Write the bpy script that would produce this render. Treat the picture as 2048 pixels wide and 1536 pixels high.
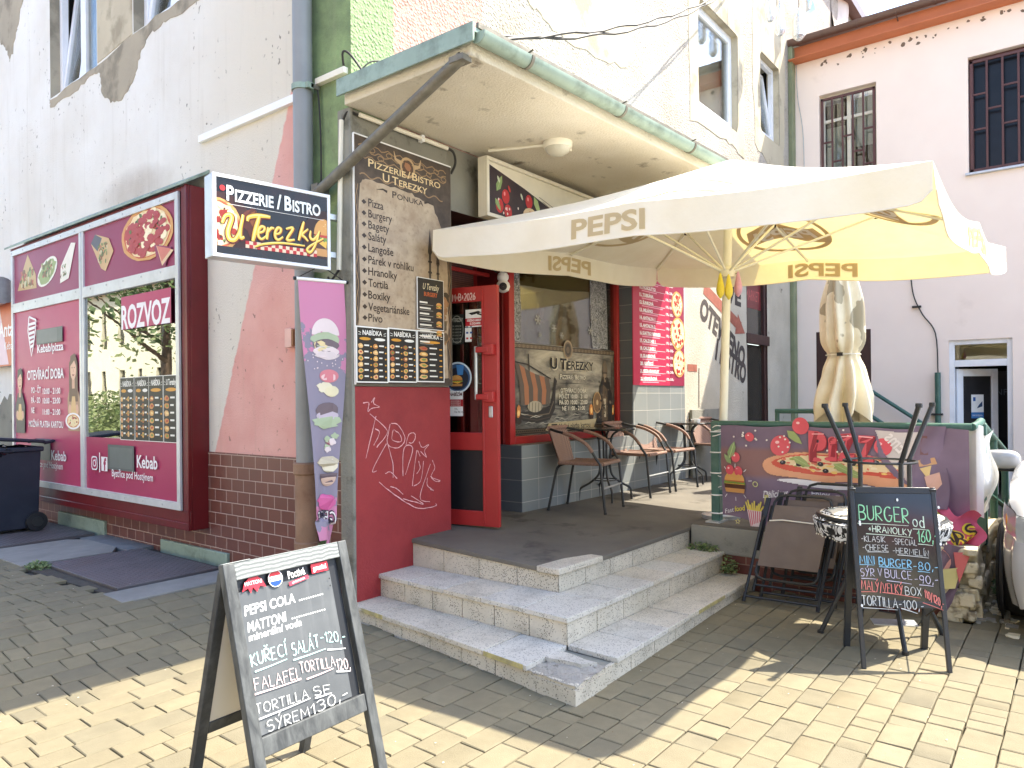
import bpy, math, random
from mathutils import Vector, Matrix
random.seed(7)
SC = bpy.context.scene
for o in list(bpy.data.objects):
    bpy.data.objects.remove(o)

# ------------------------------------------------------------------ camera
FPX, HZ, ROLL, YAW, CAMH = 1465.0, 799.0, 0.0092, 0.667, 1.5
sy, cy_ = math.sin(YAW), math.cos(YAW)
cr, sr = math.cos(ROLL), math.sin(ROLL)
r0 = Vector((sy, -cy_, 0)); u0 = Vector((0, 0, 1)); f0 = Vector((cy_, sy, 0))
right = r0 * cr - u0 * sr
up = r0 * sr + u0 * cr
cam = bpy.data.cameras.new('camera')
cam.sensor_width = 36; cam.sensor_fit = 'HORIZONTAL'
cam.lens = FPX / 2048 * 36
cam.shift_y = (HZ - 768) / 2048
cam.clip_start = 0.05; cam.clip_end = 500
co = bpy.data.objects.new('camera', cam)
M = Matrix((right, up, -f0)).transposed().to_4x4()
M.translation = Vector((0, 0, CAMH))
co.matrix_world = M
SC.collection.objects.link(co); SC.camera = co

# ------------------------------------------------------------------ light
SUN = Vector((0.59, -0.392, 1.0)).normalized()
el = math.asin(SUN.z); az = math.atan2(SUN.x, SUN.y)
W = bpy.data.worlds.new('World'); SC.world = W; W.use_nodes = True
nt = W.node_tree; nt.nodes.clear()
sky = nt.nodes.new('ShaderNodeTexSky'); sky.sky_type = 'NISHITA'; sky.sun_disc = False
sky.sun_elevation = el; sky.sun_rotation = az; sky.air_density = 1.0; sky.dust_density = 1.6; sky.ozone_density = 1.0
bg = nt.nodes.new('ShaderNodeBackground'); bg.inputs[1].default_value = 0.15
ow = nt.nodes.new('ShaderNodeOutputWorld')
nt.links.new(sky.outputs[0], bg.inputs[0]); nt.links.new(bg.outputs[0], ow.inputs[0])
sl = bpy.data.lights.new('sun', 'SUN'); sl.energy = 3.1; sl.angle = math.radians(0.5); sl.color = (1.0, 0.92, 0.77)
so = bpy.data.objects.new('sun', sl); so.rotation_euler = SUN.to_track_quat('Z', 'Y').to_euler()
SC.collection.objects.link(so)
SC.view_settings.view_transform = 'Standard'; SC.view_settings.look = 'None'
SC.view_settings.gamma = 1; SC.view_settings.exposure = 2.12
SC.cycles.use_denoising = True
SC.cycles.max_bounces = 8

# ------------------------------------------------------------------ measuring helpers
def ray(x, y):
    X = (x - 1024) / FPX; Y = (HZ - y) / FPX
    X, Y = cr * X + sr * Y, -sr * X + cr * Y
    return r0 * X + u0 * Y + f0
EYE = Vector((0, 0, CAMH))
def PZ(x, y, z):
    r = ray(x, y); return EYE + r * ((z - CAMH) / r.z)
def PU(x, y, u):
    r = ray(x, y); return EYE + r * (u / r.x)
def PV(x, y, v):
    r = ray(x, y); return EYE + r * (v / r.y)

class F:
    """a drawing plane: origin o, axes ex ey, normal n towards the viewer"""
    def __init__(s, o, ex, ey, lift=0.0):
        s.o = Vector(o); s.ex = Vector(ex).normalized(); s.ey = Vector(ey).normalized()
        s.n = s.ex.cross(s.ey).normalized(); s.l = lift
    def p(s, a, b, h=0.0):
        return s.o + s.ex * a + s.ey * b + s.n * (s.l + h)
    def px(s, x, y):
        r = ray(x, y); t = (s.o - EYE).dot(s.n) / r.dot(s.n)
        d = EYE + r * t - s.o
        return d.dot(s.ex), d.dot(s.ey)
    def sub(s, a, b, lift=0.0, rot=0.0):
        c, q = math.cos(rot), math.sin(rot)
        return F(s.p(a, b, 0), s.ex * c + s.ey * q, s.ey * c - s.ex * q, lift)

# ------------------------------------------------------------------ materials
MATS = {}
def lin(c):
    c = c / 255.0
    return c / 12.92 if c <= 0.04045 else ((c + 0.055) / 1.055) ** 2.4
def S(r, g, b): return (lin(r), lin(g), lin(b), 1.0)
def scl(c, k): return (min(1, c[0] * k), min(1, c[1] * k), min(1, c[2] * k), 1.0)
class N:
    def __init__(s, name):
        s.m = bpy.data.materials.new(name); s.m.use_nodes = True
        s.t = s.m.node_tree; s.t.nodes.clear()
        s.out = s.t.nodes.new('ShaderNodeOutputMaterial')
        s.tc = s.t.nodes.new('ShaderNodeTexCoord').outputs['Object']
        s.pos = s.t.nodes.new('ShaderNodeNewGeometry').outputs['Position']
    def n(s, typ, **kw):
        k = s.t.nodes.new('ShaderNode' + typ)
        for a, v in kw.items(): setattr(k, a, v)
        return k
    def set(s, sock, v):
        if isinstance(v, bpy.types.NodeSocket): s.t.links.new(v, sock)
        else: sock.default_value = v
    def noise(s, scale, detail=4, rough=0.55, vec=None, dist=0.0):
        k = s.n('TexNoise'); s.set(k.inputs['Vector'], vec or s.tc)
        k.inputs['Scale'].default_value = scale; k.inputs['Detail'].default_value = detail
        k.inputs['Roughness'].default_value = rough; k.inputs['Distortion'].default_value = dist
        return k.outputs['Fac']
    def math(s, op, a, b=0.0, c=0.0, clamp=False):
        k = s.n('Math', operation=op); k.use_clamp = clamp
        for i, v in enumerate((a, b, c)): s.set(k.inputs[i], v)
        return k.outputs[0]
    def ramp(s, v, a, b):
        k = s.n('MapRange'); s.set(k.inputs[0], v); k.inputs[1].default_value = a; k.inputs[2].default_value = b
        return k.outputs[0]
    def mix(s, f, a, b):
        k = s.n('Mix', data_type='RGBA'); s.set(k.inputs[0], f); s.set(k.inputs[6], a); s.set(k.inputs[7], b)
        return k.outputs[2]
    def xyz(s, v=None):
        k = s.n('SeparateXYZ'); s.set(k.inputs[0], v or s.pos); return k.outputs
    def comb(s, x, y, z):
        k = s.n('CombineXYZ')
        for i, v in enumerate((x, y, z)): s.set(k.inputs[i], v)
        return k.outputs[0]
    def bump(s, h, strength=0.3, dist=0.01, prev=None):
        k = s.n('Bump'); k.inputs['Strength'].default_value = strength; k.inputs['Distance'].default_value = dist
        s.set(k.inputs['Height'], h)
        if prev is not None: s.set(k.inputs['Normal'], prev)
        return k.outputs[0]
    def bsdf(s, col, rough=0.6, metal=0.0, normal=None, spec=0.5, **kw):
        b = s.n('BsdfPrincipled')
        s.set(b.inputs['Base Color'], col); s.set(b.inputs['Roughness'], rough)
        b.inputs['Metallic'].default_value = metal; b.inputs['Specular IOR Level'].default_value = spec
        if normal is not None: s.set(b.inputs['Normal'], normal)
        for a, v in kw.items(): s.set(b.inputs[a.replace('_', ' ').title()], v)
        s.t.links.new(b.outputs[0], s.out.inputs[0]); return b

def mat(name, col, rough=0.6, var=0.12, scale=6.0, bump=0.0, bscale=80.0, metal=0.0, dirt=None, dirtamt=0.0, dscale=2.5, spec=0.4, **kw):
    if name in MATS: return MATS[name]
    k = N(name)
    c = k.mix(k.ramp(k.noise(scale), 0.3, 0.7), scl(col, 1 - var), scl(col, 1 + var))
    if dirt:
        d = k.math('MULTIPLY', k.ramp(k.noise(dscale, 8, 0.65), 0.48, 0.72), dirtamt, clamp=True)
        c = k.mix(d, c, dirt)
    r = k.math('ADD', rough - 0.06, k.math('MULTIPLY', k.noise(scale * 2.3), 0.12))
    nrm = k.bump(k.noise(bscale, 5, 0.6), bump, 0.01) if bump else None
    k.bsdf(c, r, metal, nrm, spec, **kw)
    MATS[name] = k.m; return k.m
def ink(r, g, b, rough=0.38):
    nm = 'print_%d_%d_%d' % (r, g, b)
    return mat(nm, S(r, g, b), rough, 0.05, 9.0)
def alias(name, m): MATS[name] = m; return m

# ------------------------------------------------------------------ mesh builder
TXT = {}
def text_geo(s, bold=0.0):
    key = (s, bold)
    if key not in TXT:
        cu = bpy.data.curves.new('tmp', 'FONT'); cu.body = s; cu.resolution_u = 3; cu.offset = bold
        o = bpy.data.objects.new('tmp', cu)
        me = bpy.data.meshes.new_from_object(o)
        v = [(p.co.x / 0.69, p.co.y / 0.69) for p in me.vertices]
        f = [tuple(p.vertices) for p in me.polygons]
        bpy.data.objects.remove(o); bpy.data.curves.remove(cu); bpy.data.meshes.remove(me)
        x0 = min(p[0] for p in v); x1 = max(p[0] for p in v)
        TXT[key] = ([(p[0] - x0, p[1]) for p in v], f, x1 - x0)
    return TXT[key]

class MB:
    def __init__(s):
        s.v = []; s.f = []; s.mi = []; s.ms = []; s.h = 0.0; s.step = 0.00004
    def m(s, mt):
        if mt not in s.ms: s.ms.append(mt)
        return s.ms.index(mt)
    def add(s, vs, fs, mt):
        b = len(s.v); s.v += [Vector(p) for p in vs]
        k = s.m(mt)
        for f in fs: s.f.append(tuple(b + i for i in f)); s.mi.append(k)
    def poly(s, pts, mt): s.add(pts, [tuple(range(len(pts)))], mt)
    def box(s, a, b, mt):
        x0, y0, z0 = a; x1, y1, z1 = b
        x0, x1 = min(x0, x1), max(x0, x1); y0, y1 = min(y0, y1), max(y0, y1); z0, z1 = min(z0, z1), max(z0, z1)
        s.add([(x0, y0, z0), (x1, y0, z0), (x1, y1, z0), (x0, y1, z0), (x0, y0, z1), (x1, y0, z1), (x1, y1, z1), (x0, y1, z1)],
              [(3, 2, 1, 0), (4, 5, 6, 7), (0, 1, 5, 4), (1, 2, 6, 5), (2, 3, 7, 6), (3, 0, 4, 7)], mt)
    def fbox(s, f, a0, b0, a1, b1, h0, h1, mt):
        p = [f.p(a0, b0, h0), f.p(a1, b0, h0), f.p(a1, b1, h0), f.p(a0, b1, h0), f.p(a0, b0, h1), f.p(a1, b0, h1), f.p(a1, b1, h1), f.p(a0, b1, h1)]
        s.add(p, [(3, 2, 1, 0), (4, 5, 6, 7), (0, 1, 5, 4), (1, 2, 6, 5), (2, 3, 7, 6), (3, 0, 4, 7)], mt)
    def prism(s, f, pts, h0, h1, mt):
        n = len(pts)
        v = [f.p(a, b, h0) for a, b in pts] + [f.p(a, b, h1) for a, b in pts]
        fs = [tuple(range(n - 1, -1, -1)), tuple(range(n, 2 * n))] + [(i, (i + 1) % n, n + (i + 1) % n, n + i) for i in range(n)]
        s.add(v, fs, mt)
    def slab(s, pts, z0, z1, mt):
        """vertical prism over a plan polygon; z may be a function of x, y"""
        g0 = z0 if callable(z0) else (lambda x, y: z0); g1 = z1 if callable(z1) else (lambda x, y: z1)
        n = len(pts)
        v = [(x, y, g0(x, y)) for x, y in pts] + [(x, y, g1(x, y)) for x, y in pts]
        area = sum(pts[i][0] * pts[(i + 1) % n][1] - pts[(i + 1) % n][0] * pts[i][1] for i in range(n))
        fs = [tuple(range(n - 1, -1, -1)), tuple(range(n, 2 * n))] + [(i, (i + 1) % n, n + (i + 1) % n, n + i) for i in range(n)]
        if area < 0: fs = [tuple(reversed(q)) for q in fs]
        s.add(v, fs, mt)
    def tube(s, pts, r, mt, n=8, cap=True, closed=False, flat=1.0):
        pts = [Vector(p) for p in pts]
        k = len(pts); rs = r if isinstance(r, (list, tuple)) else [r] * k
        vs = []; fs = []; prev = None
        for i, p in enumerate(pts):
            if closed: d = pts[(i + 1) % k] - pts[i - 1]
            else: d = pts[min(i + 1, k - 1)] - pts[max(i - 1, 0)]
            if d.length < 1e-9: d = Vector((0, 0, 1))
            d.normalize()
            if prev is None:
                a = Vector((0, 0, 1)) if abs(d.z) < 0.9 else Vector((1, 0, 0))
                e1 = d.cross(a).normalized()
            else:
                e1 = (prev - d * prev.dot(d))
                e1 = e1.normalized() if e1.length > 1e-6 else d.orthogonal().normalized()
            prev = e1; e2 = d.cross(e1)
            for j in range(n):
                t = 2 * math.pi * j / n
                vs.append(p + e1 * (math.cos(t) * rs[i]) + e2 * (math.sin(t) * rs[i] * flat))
        for i in range(k if closed else k - 1):
            for j in range(n):
                a = i * n + j; b = i * n + (j + 1) % n; i2 = (i + 1) % k
                fs.append((a, b, i2 * n + (j + 1) % n, i2 * n + j))
        if cap and not closed:
            fs.append(tuple(range(n - 1, -1, -1))); fs.append(tuple((k - 1) * n + j for j in range(n)))
        s.add(vs, fs, mt)
    def sweep(s, prof, p0, p1, ea, eb, mt, closed=True, cap=True):
        p0 = Vector(p0); p1 = Vector(p1); ea = Vector(ea); eb = Vector(eb); n = len(prof)
        v = [p0 + ea * a + eb * b for a, b in prof] + [p1 + ea * a + eb * b for a, b in prof]
        fs = [(i, (i + 1) % n, n + (i + 1) % n, n + i) for i in range(n if closed else n - 1)]
        if cap: fs += [tuple(range(n - 1, -1, -1)), tuple(range(n, 2 * n))]
        s.add(v, fs, mt)
    def lathe(s, prof, c, mt, n=24, ax=(0, 0, 1), cap=True):
        ax = Vector(ax).normalized(); e1 = ax.orthogonal().normalized(); e2 = ax.cross(e1); c = Vector(c)
        v = []
        for r, h in prof:
            for j in range(n):
                t = 2 * math.pi * j / n
                v.append(c + ax * h + e1 * (r * math.cos(t)) + e2 * (r * math.sin(t)))
        fs = [(i * n + j, i * n + (j + 1) % n, (i + 1) * n + (j + 1) % n, (i + 1) * n + j) for i in range(len(prof) - 1) for j in range(n)]
        if cap: fs += [tuple(range(n - 1, -1, -1)), tuple((len(prof) - 1) * n + j for j in range(n))]
        s.add(v, fs, mt)
    def grid(s, fn, nu, nv, mt):
        v = [fn(i / nu, j / nv) for j in range(nv + 1) for i in range(nu + 1)]
        w = nu + 1
        s.add(v, [(j * w + i, j * w + i + 1, (j + 1) * w + i + 1, (j + 1) * w + i) for j in range(nv) for i in range(nu)], mt)
    # ---- flat artwork on a plane; every next mark lies a hair above the last
    def up(s): s.h += s.step; return s.h
    def fpoly(s, f, pts, mt):
        h = s.up(); s.poly([f.p(a, b, h) for a, b in pts], mt)
    def frect(s, f, a0, b0, a1, b1, mt): s.fpoly(f, [(a0, b0), (a1, b0), (a1, b1), (a0, b1)], mt)
    def fdisc(s, f, a, b, r, mt, ry=None, n=18, jag=0.0, rot=0.0):
        ry = ry or r; c, q = math.cos(rot), math.sin(rot); pts = []
        for i in range(n):
            t = 2 * math.pi * i / n; k = 1 + random.uniform(-jag, jag)
            x, y = r * k * math.cos(t), ry * k * math.sin(t)
            pts.append((a + x * c - y * q, b + x * q + y * c))
        s.fpoly(f, pts, mt)
    def fring(s, f, a, b, r, w, mt, ry=None, n=36, t0=0.0, t1=2 * math.pi):
        ry = ry or r; h = s.up(); v = []
        for i in range(n + 1):
            t = t0 + (t1 - t0) * i / n
            v += [f.p(a + (r - w) * math.cos(t), b + (ry - w) * math.sin(t), h), f.p(a + r * math.cos(t), b + ry * math.sin(t), h)]
        s.add(v, [(2 * i, 2 * i + 1, 2 * i + 3, 2 * i + 2) for i in range(n)], mt)
    def cells(s, f, pts, mt, res=0.006):
        """fill a polygon with small cells so that it follows a curved surface"""
        h = s.up(); xs_ = [p[0] for p in pts]; ys_ = [p[1] for p in pts]; n = len(pts)
        def inside(x, y):
            c = False
            for i in range(n):
                (x0, y0), (x1, y1) = pts[i - 1], pts[i]
                if (y0 > y) != (y1 > y) and x < (x1 - x0) * (y - y0) / (y1 - y0) + x0: c = not c
            return c
        idx = {}; vs = []; fs = []
        def vid(i, j):
            if (i, j) not in idx: idx[(i, j)] = len(vs); vs.append(f.p(min(xs_) + i * res, min(ys_) + j * res, h))
            return idx[(i, j)]
        for i in range(int((max(xs_) - min(xs_)) / res) + 1):
            for j in range(int((max(ys_) - min(ys_)) / res) + 1):
                if inside(min(xs_) + (i + .5) * res, min(ys_) + (j + .5) * res): fs.append((vid(i, j), vid(i + 1, j), vid(i + 1, j + 1), vid(i, j + 1)))
        s.add(vs, fs, mt)
    def fline(s, f, pts, w, mt, lift=True):
        h = s.up() if lift else s.h
        if isinstance(w, (int, float)): w = [w] * len(pts)
        v = []; n = len(pts)
        for i, (a, b) in enumerate(pts):
            a0, b0 = pts[max(i - 1, 0)]; a1, b1 = pts[min(i + 1, n - 1)]
            dx, dy = a1 - a0, b1 - b0; L = math.hypot(dx, dy) or 1e-6
            nx, ny = -dy / L * w[i] / 2, dx / L * w[i] / 2
            v += [f.p(a + nx, b + ny, h), f.p(a - nx, b - ny, h)]
        s.add(v, [(2 * i, 2 * i + 1, 2 * i + 3, 2 * i + 2) for i in range(n - 1)], mt)
    def text(s, f, txt, a, b, hgt, mt, width=None, bold=0.0, align='l', shear=0.0, mirror=False, rot=0.0):
        v, fs, w = text_geo(txt, bold)
        ky = hgt; kx = (width / w) if width else hgt
        W_ = w * kx; off = {'l': 0, 'c': -W_ / 2, 'r': -W_}[align]
        h = s.up(); c, q = math.cos(rot), math.sin(rot)
        out = []
        for x, y in v:
            X = x * kx + off + shear * y * ky; Y = y * ky
            if mirror: X = -X
            out.append(f.p(a + X * c - Y * q, b + X * q + Y * c, h))
        if mirror: fs = [tuple(reversed(q_)) for q_ in fs]
        s.add(out, fs, mt); return W_
    def build(s, name, parent=None, bevel=0.0, smooth=35, world=True, seg=2):
        me = bpy.data.meshes.new(name)
        off = Vector((0, 0, 0))
        if parent is not None and world:
            r = parent
            while r.parent: r = r.parent
            off = r.location
        me.from_pydata([p - off for p in s.v], [], s.f)
        for mt in s.ms: me.materials.append(mt)
        me.polygons.foreach_set('material_index', s.mi)
        if smooth:
            me.polygons.foreach_set('use_smooth', [True] * len(s.f))
            me.set_sharp_from_angle(angle=math.radians(smooth))
        me.update()
        o = bpy.data.objects.new(name, me); SC.collection.objects.link(o)
        if parent is not None: o.parent = parent
        if bevel:
            b = o.modifiers.new('bevel', 'BEVEL'); b.width = bevel; b.segments = seg; b.limit_method = 'ANGLE'; b.angle_limit = math.radians(40)
        return o

def tag(o, label, cat, group=None):
    o['label'] = label; o['category'] = cat
    if group: o['group'] = group
    return o
def thing(name, label, cat, loc=(0, 0, 0), rotz=0.0, group=None):
    o = bpy.data.objects.new(name, None); o.empty_display_size = 0.1
    o.location = loc; o.rotation_euler = (0, 0, rotz); SC.collection.objects.link(o)
    return tag(o, label, cat, group)
def kids(o): return [c for c in bpy.data.objects if c.parent == o]
def dup(root, loc, rotz, label):
    tree = [root] + kids(root)
    r = root.copy(); SC.collection.objects.link(r); r.location = loc; r.rotation_euler = (0, 0, rotz); r['label'] = label
    for c in tree[1:]:
        d = c.copy(); SC.collection.objects.link(d); d.parent = r
        for g in kids(c):
            e = g.copy(); SC.collection.objects.link(e); e.parent = d
    return r
def struct(o): o['kind'] = 'structure'; return o
def jag(pts, amp, n=6):
    out = []
    for i in range(len(pts)):
        a = pts[i]; b = pts[(i + 1) % len(pts)]
        for k in range(n):
            t = k / n
            j = amp if k else amp * 0.3
            out.append((a[0] + (b[0] - a[0]) * t + random.uniform(-j, j), a[1] + (b[1] - a[1]) * t + random.uniform(-j, j)))
    return out
def smoothp(pts, n=5, closed=False):
    """Catmull-Rom through points (2D or 3D)"""
    P = [Vector(p) for p in pts]; out = []; k = len(P)
    rng = range(k if closed else k - 1)
    for i in rng:
        p0 = P[i - 1] if (i > 0 or closed) else P[i]; p1 = P[i]; p2 = P[(i + 1) % k]
        p3 = P[(i + 2) % k] if (i + 2 < k or closed) else p2
        for j in range(n):
            t = j / n
            out.append(0.5 * ((2 * p1) + (p2 - p0) * t + (2 * p0 - 5 * p1 + 4 * p2 - p3) * t * t + (3 * p1 - p0 - 3 * p2 + p3) * t ** 3))
    if not closed: out.append(P[-1])
    return out

# ------------------------------------------------------------------ stroke lettering (chalk)
def arc(cx, cy, rx, ry, a0, a1, n=9):
    return [(cx + rx * math.cos(math.radians(a0 + (a1 - a0) * i / n)), cy + ry * math.sin(math.radians(a0 + (a1 - a0) * i / n))) for i in range(n + 1)]
G = {
 'A': [[(0, 0), (.45, 1), (.9, 0)], [(.18, .38), (.74, .38)]],
 'B': [[(0, 0), (0, 1)], [(0, 1)] + arc(.3, .76, .35, .24, 90, -90) + [(0, .52)], [(0, .52)] + arc(.32, .26, .42, .26, 90, -90) + [(0, 0)]],
 'C': [arc(.5, .5, .48, .5, 50, 310, 14)],
 'D': [[(0, 0), (0, 1)] + arc(.1, .5, .6, .5, 90, -90, 12) + [(0, 0)]],
 'E': [[(.65, 1), (0, 1), (0, 0), (.68, 0)], [(0, .52), (.52, .52)]],
 'F': [[(.7, 1), (0, 1), (0, 0)], [(0, .52), (.55, .52)]],
 'G': [arc(.5, .5, .48, .5, 55, 300, 14) + [(.9, .42), (.55, .42)]],
 'H': [[(0, 0), (0, 1)], [(.7, 0), (.7, 1)], [(0, .5), (.7, .5)]],
 'I': [[(.1, 0), (.1, 1)]],
 'K': [[(0, 0), (0, 1)], [(.65, 1), (.02, .45), (.7, 0)]],
 'L': [[(0, 1), (0, 0), (.6, 0)]],
 'M': [[(0, 0), (.1, 1), (.5, .3), (.9, 1), (1, 0)]],
 'N': [[(0, 0), (0, 1), (.7, 0), (.7, 1)]],
 'O': [arc(.45, .5, .45, .5, 90, 450, 16)],
 'P': [[(0, 0), (0, 1)], [(0, 1)] + arc(.3, .74, .36, .26, 90, -90) + [(0, .48)]],
 'R': [[(0, 0), (0, 1)], [(0, 1)] + arc(.3, .74, .36, .26, 90, -90) + [(0, .48), (.68, 0)]],
 'S': [arc(.36, .74, .33, .26, 40, 240, 9) + arc(.34, .26, .36, .27, 70, -140, 9)],
 'T': [[(0, 1), (.8, 1)], [(.4, 1), (.4, 0)]],
 'U': [[(0, 1), (0, .35)] + arc(.35, .33, .35, .33, 180, 360, 9) + [(.7, .35), (.7, 1)]],
 'V': [[(0, 1), (.38, 0), (.76, 1)]],
 'X': [[(0, 0), (.7, 1)], [(0, 1), (.7, 0)]],
 'Y': [[(0, 1), (.36, .5)], [(.75, 1), (.2, -.1)]],
 'Z': [[(0, 1), (.7, 1), (0, 0), (.72, 0)]],
 'o': [arc(.3, .3, .3, .3, 90, 450, 12)], 'd': [arc(.3, .3, .28, .3, 30, 390, 12), [(.58, 1), (.58, 0)]],
 '0': [arc(.33, .5, .33, .5, 90, 450, 14)],
 '1': [[(0, .7), (.28, 1), (.25, 0)]],
 '2': [arc(.32, .72, .3, .28, 160, -30, 8) + [(0, 0), (.66, .02)]],
 '3': [arc(.28, .76, .32, .24, 150, -90, 9), arc(.28, .27, .36, .27, 90, -150, 9)],
 '6': [[(.55, 1), (.15, .62), (.02, .3)] + arc(.33, .28, .31, .28, 180, 540, 12)],
 '8': [arc(.32, .75, .25, .25, -90, 270, 12), arc(.32, .25, .32, .26, 90, 450, 12)],
 '9': [arc(.32, .7, .3, .29, 0, 360, 12) + [(.6, .5), (.45, 0)]],
 ',': [[(.12, .12), (.02, -.22)]], '-': [[(.02, .42), (.45, .46)]], '/': [[(0, -.15), (.45, 1.1)]], '+': [[(0, .45), (.5, .45)], [(.25, .2), (.25, .72)]],
 '.': [[(.05, 0), (.08, .06)]],
}
ACC = {'Ř': ('R', 'v'), 'Č': ('C', 'v'), 'Í': ('I', "'"), 'Á': ('A', "'"), 'Ý': ('Y', "'"), 'Š': ('S', 'v')}
def chalk(mb, f, txt, a, b, h, mt, wd=None, width=None, rep=2, jit=0.03, sp=0.28, slope=0.0):
    """hand drawn chalk capitals; returns the run width"""
    wd = wd or h * 0.09
    items = []; x = 0.0
    for ch in txt:
        if ch == ' ': x += 0.5; continue
        base, ac = ACC.get(ch, (ch, None))
        st = [list(q) for q in G[base]]
        w = max(p[0] for q in st for p in q)
        if ac == 'v': st.append([(w * .5 - .22, 1.32), (w * .5, 1.12), (w * .5 + .22, 1.34)])
        if ac == "'": st.append([(w * .5 + .0, 1.1), (w * .5 + .26, 1.38)])
        items.append((x, st)); x += w + sp
    tot = x - sp; kx = (width / tot) if width else h * 0.8
    for x0, st in items:
        dy = random.uniform(-.04, .04)
        for q in st:
            for r in range(rep):
                o = (random.uniform(-jit, jit), random.uniform(-jit, jit)) if r else (0, 0)
                pts = []; ws = []
                for px_, py_ in q:
                    X = (x0 + px_) * kx + o[0] * h + random.uniform(-.008, .008) * h
                    Y = (py_ + dy) * h + o[1] * h + random.uniform(-.008, .008) * h
                    pts.append((a + X, b + Y + slope * X)); ws.append(wd * random.uniform(.65, 1.15) * (1.0 if r == 0 else .7))
                mb.fline(f, pts, ws, mt)
    return tot * kx
# ------------------------------------------------------------------ surface materials
def tilemat(name, ua, w, h, off, c1, c2, mort, ms, rough=0.45, bumps=0.5, spec=0.4, rot=False):
    k = N(name); x = k.xyz()
    v = k.comb(x[ua], x[2], 0.0) if not rot else k.comb(x[0], x[1], 0.0)
    b = k.n('TexBrick'); k.set(b.inputs['Vector'], v); b.offset = off; b.squash = 1
    for nm, val in (('Scale', 1.0), ('Brick Width', w), ('Row Height', h), ('Mortar Size', ms), ('Mortar Smooth', 0.2), ('Bias', 0.0)): b.inputs[nm].default_value = val
    b.inputs['Color1'].default_value = c1; b.inputs['Color2'].default_value = c2; b.inputs['Mortar'].default_value = mort
    big = k.ramp(k.noise(1.7, 6, vec=k.pos), 0.3, 0.75)
    c = k.mix(k.math('MULTIPLY', big, 0.35), b.outputs[0], scl(c1, 0.6))
    fine = k.noise(55, 3, vec=k.pos)
    c = k.mix(k.math('MULTIPLY', fine, 0.25), c, scl(c2, 1.35))
    hgt = k.math('SUBTRACT', k.math('MULTIPLY', k.noise(9, 3, vec=k.pos), 0.3), b.outputs['Fac'])
    k.bsdf(c, k.math('ADD', rough, k.math('MULTIPLY', b.outputs['Fac'], 0.4), clamp=True), 0, k.bump(hgt, bumps, 0.004), spec)
    MATS[name] = k.m; return k.m

def stucco_left():
    k = N('painted_render_street'); x = k.xyz()
    wob = k.math('MULTIPLY', k.math('SUBTRACT', k.noise(14, 5, vec=k.pos), 0.5), 0.05)
    V_, z = k.math('ADD', x[1], wob), x[2]
    white = k.mix(k.ramp(k.noise(1.1, 7, 0.6, vec=k.pos), 0.35, 0.7), S(230, 229, 224), S(218, 214, 205))
    cream = S(218, 211, 196); pinkc = k.mix(k.ramp(k.noise(3, 6, vec=k.pos), .3, .7), S(226, 178, 168), S(216, 160, 150))
    greenc = k.mix(k.ramp(k.noise(2.6, 7, 0.7, vec=k.pos), .35, .68), S(146, 168, 118), S(108, 122, 92))
    c = k.mix(k.ramp(k.math('SUBTRACT', 6.4, V_), 0.0, 1.3), white, cream)
    line = k.math('SUBTRACT', 5.70, k.math('MULTIPLY', k.math('SUBTRACT', z, 1.18), 0.405))
    c = k.mix(k.ramp(k.math('SUBTRACT', line, V_), 0.0, 0.015), c, pinkc)
    c = k.mix(k.ramp(k.math('SUBTRACT', 4.40, V_), 0.0, 0.02), c, greenc)
    # grey cement smear low on the corner strip
    gm = k.math('MULTIPLY', k.ramp(k.math('SUBTRACT', k.math('ADD', 2.55, k.math('MULTIPLY', k.noise(5, 5, vec=k.pos), 0.5)), z), 0.0, 0.5), k.ramp(k.math('SUBTRACT', 4.33, V_), 0.0, 0.1))
    c = k.mix(k.math('MULTIPLY', gm, 0.8), c, S(150, 150, 138))
    # vertical rain streaks and pock marks
    st = k.noise(1.0, 6, 0.7, vec=k.comb(k.math('MULTIPLY', x[0], 9.0), k.math('MULTIPLY', x[1], 9.0), k.math('MULTIPLY', z, 0.5)))
    c = k.mix(k.math('MULTIPLY', k.ramp(st, 0.55, 0.8), 0.25), c, S(160, 152, 132))
    sp = k.math('MULTIPLY', k.ramp(k.noise(24, 2, 0.3, vec=k.pos), 0.70, 0.75), k.ramp(k.noise(1.6, 3, vec=k.pos), 0.45, 0.6))
    c = k.mix(k.math('MULTIPLY', sp, 0.7), c, S(100, 92, 80))
    sx = k.math('DIVIDE', k.math('SUBTRACT', x[1], 7.15), 0.85); sz = k.math('DIVIDE', k.math('SUBTRACT', z, 3.52), 0.26)
    sd = k.math('ADD', k.math('ADD', k.math('MULTIPLY', sx, sx), k.math('MULTIPLY', sz, sz)), k.math('MULTIPLY', k.noise(6, 6, 0.7, vec=k.pos), 0.7))
    c = k.mix(k.math('MULTIPLY', k.ramp(sd, 1.25, 0.35), 0.45), c, S(134, 112, 88))
    h = k.math('SUBTRACT', k.noise(70, 5, 0.65, vec=k.pos), k.math('MULTIPLY', sp, 0.6))
    k.bsdf(c, 0.9, 0, k.bump(h, 0.55, 0.012), 0.2); MATS['stucco_left'] = k.m

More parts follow.
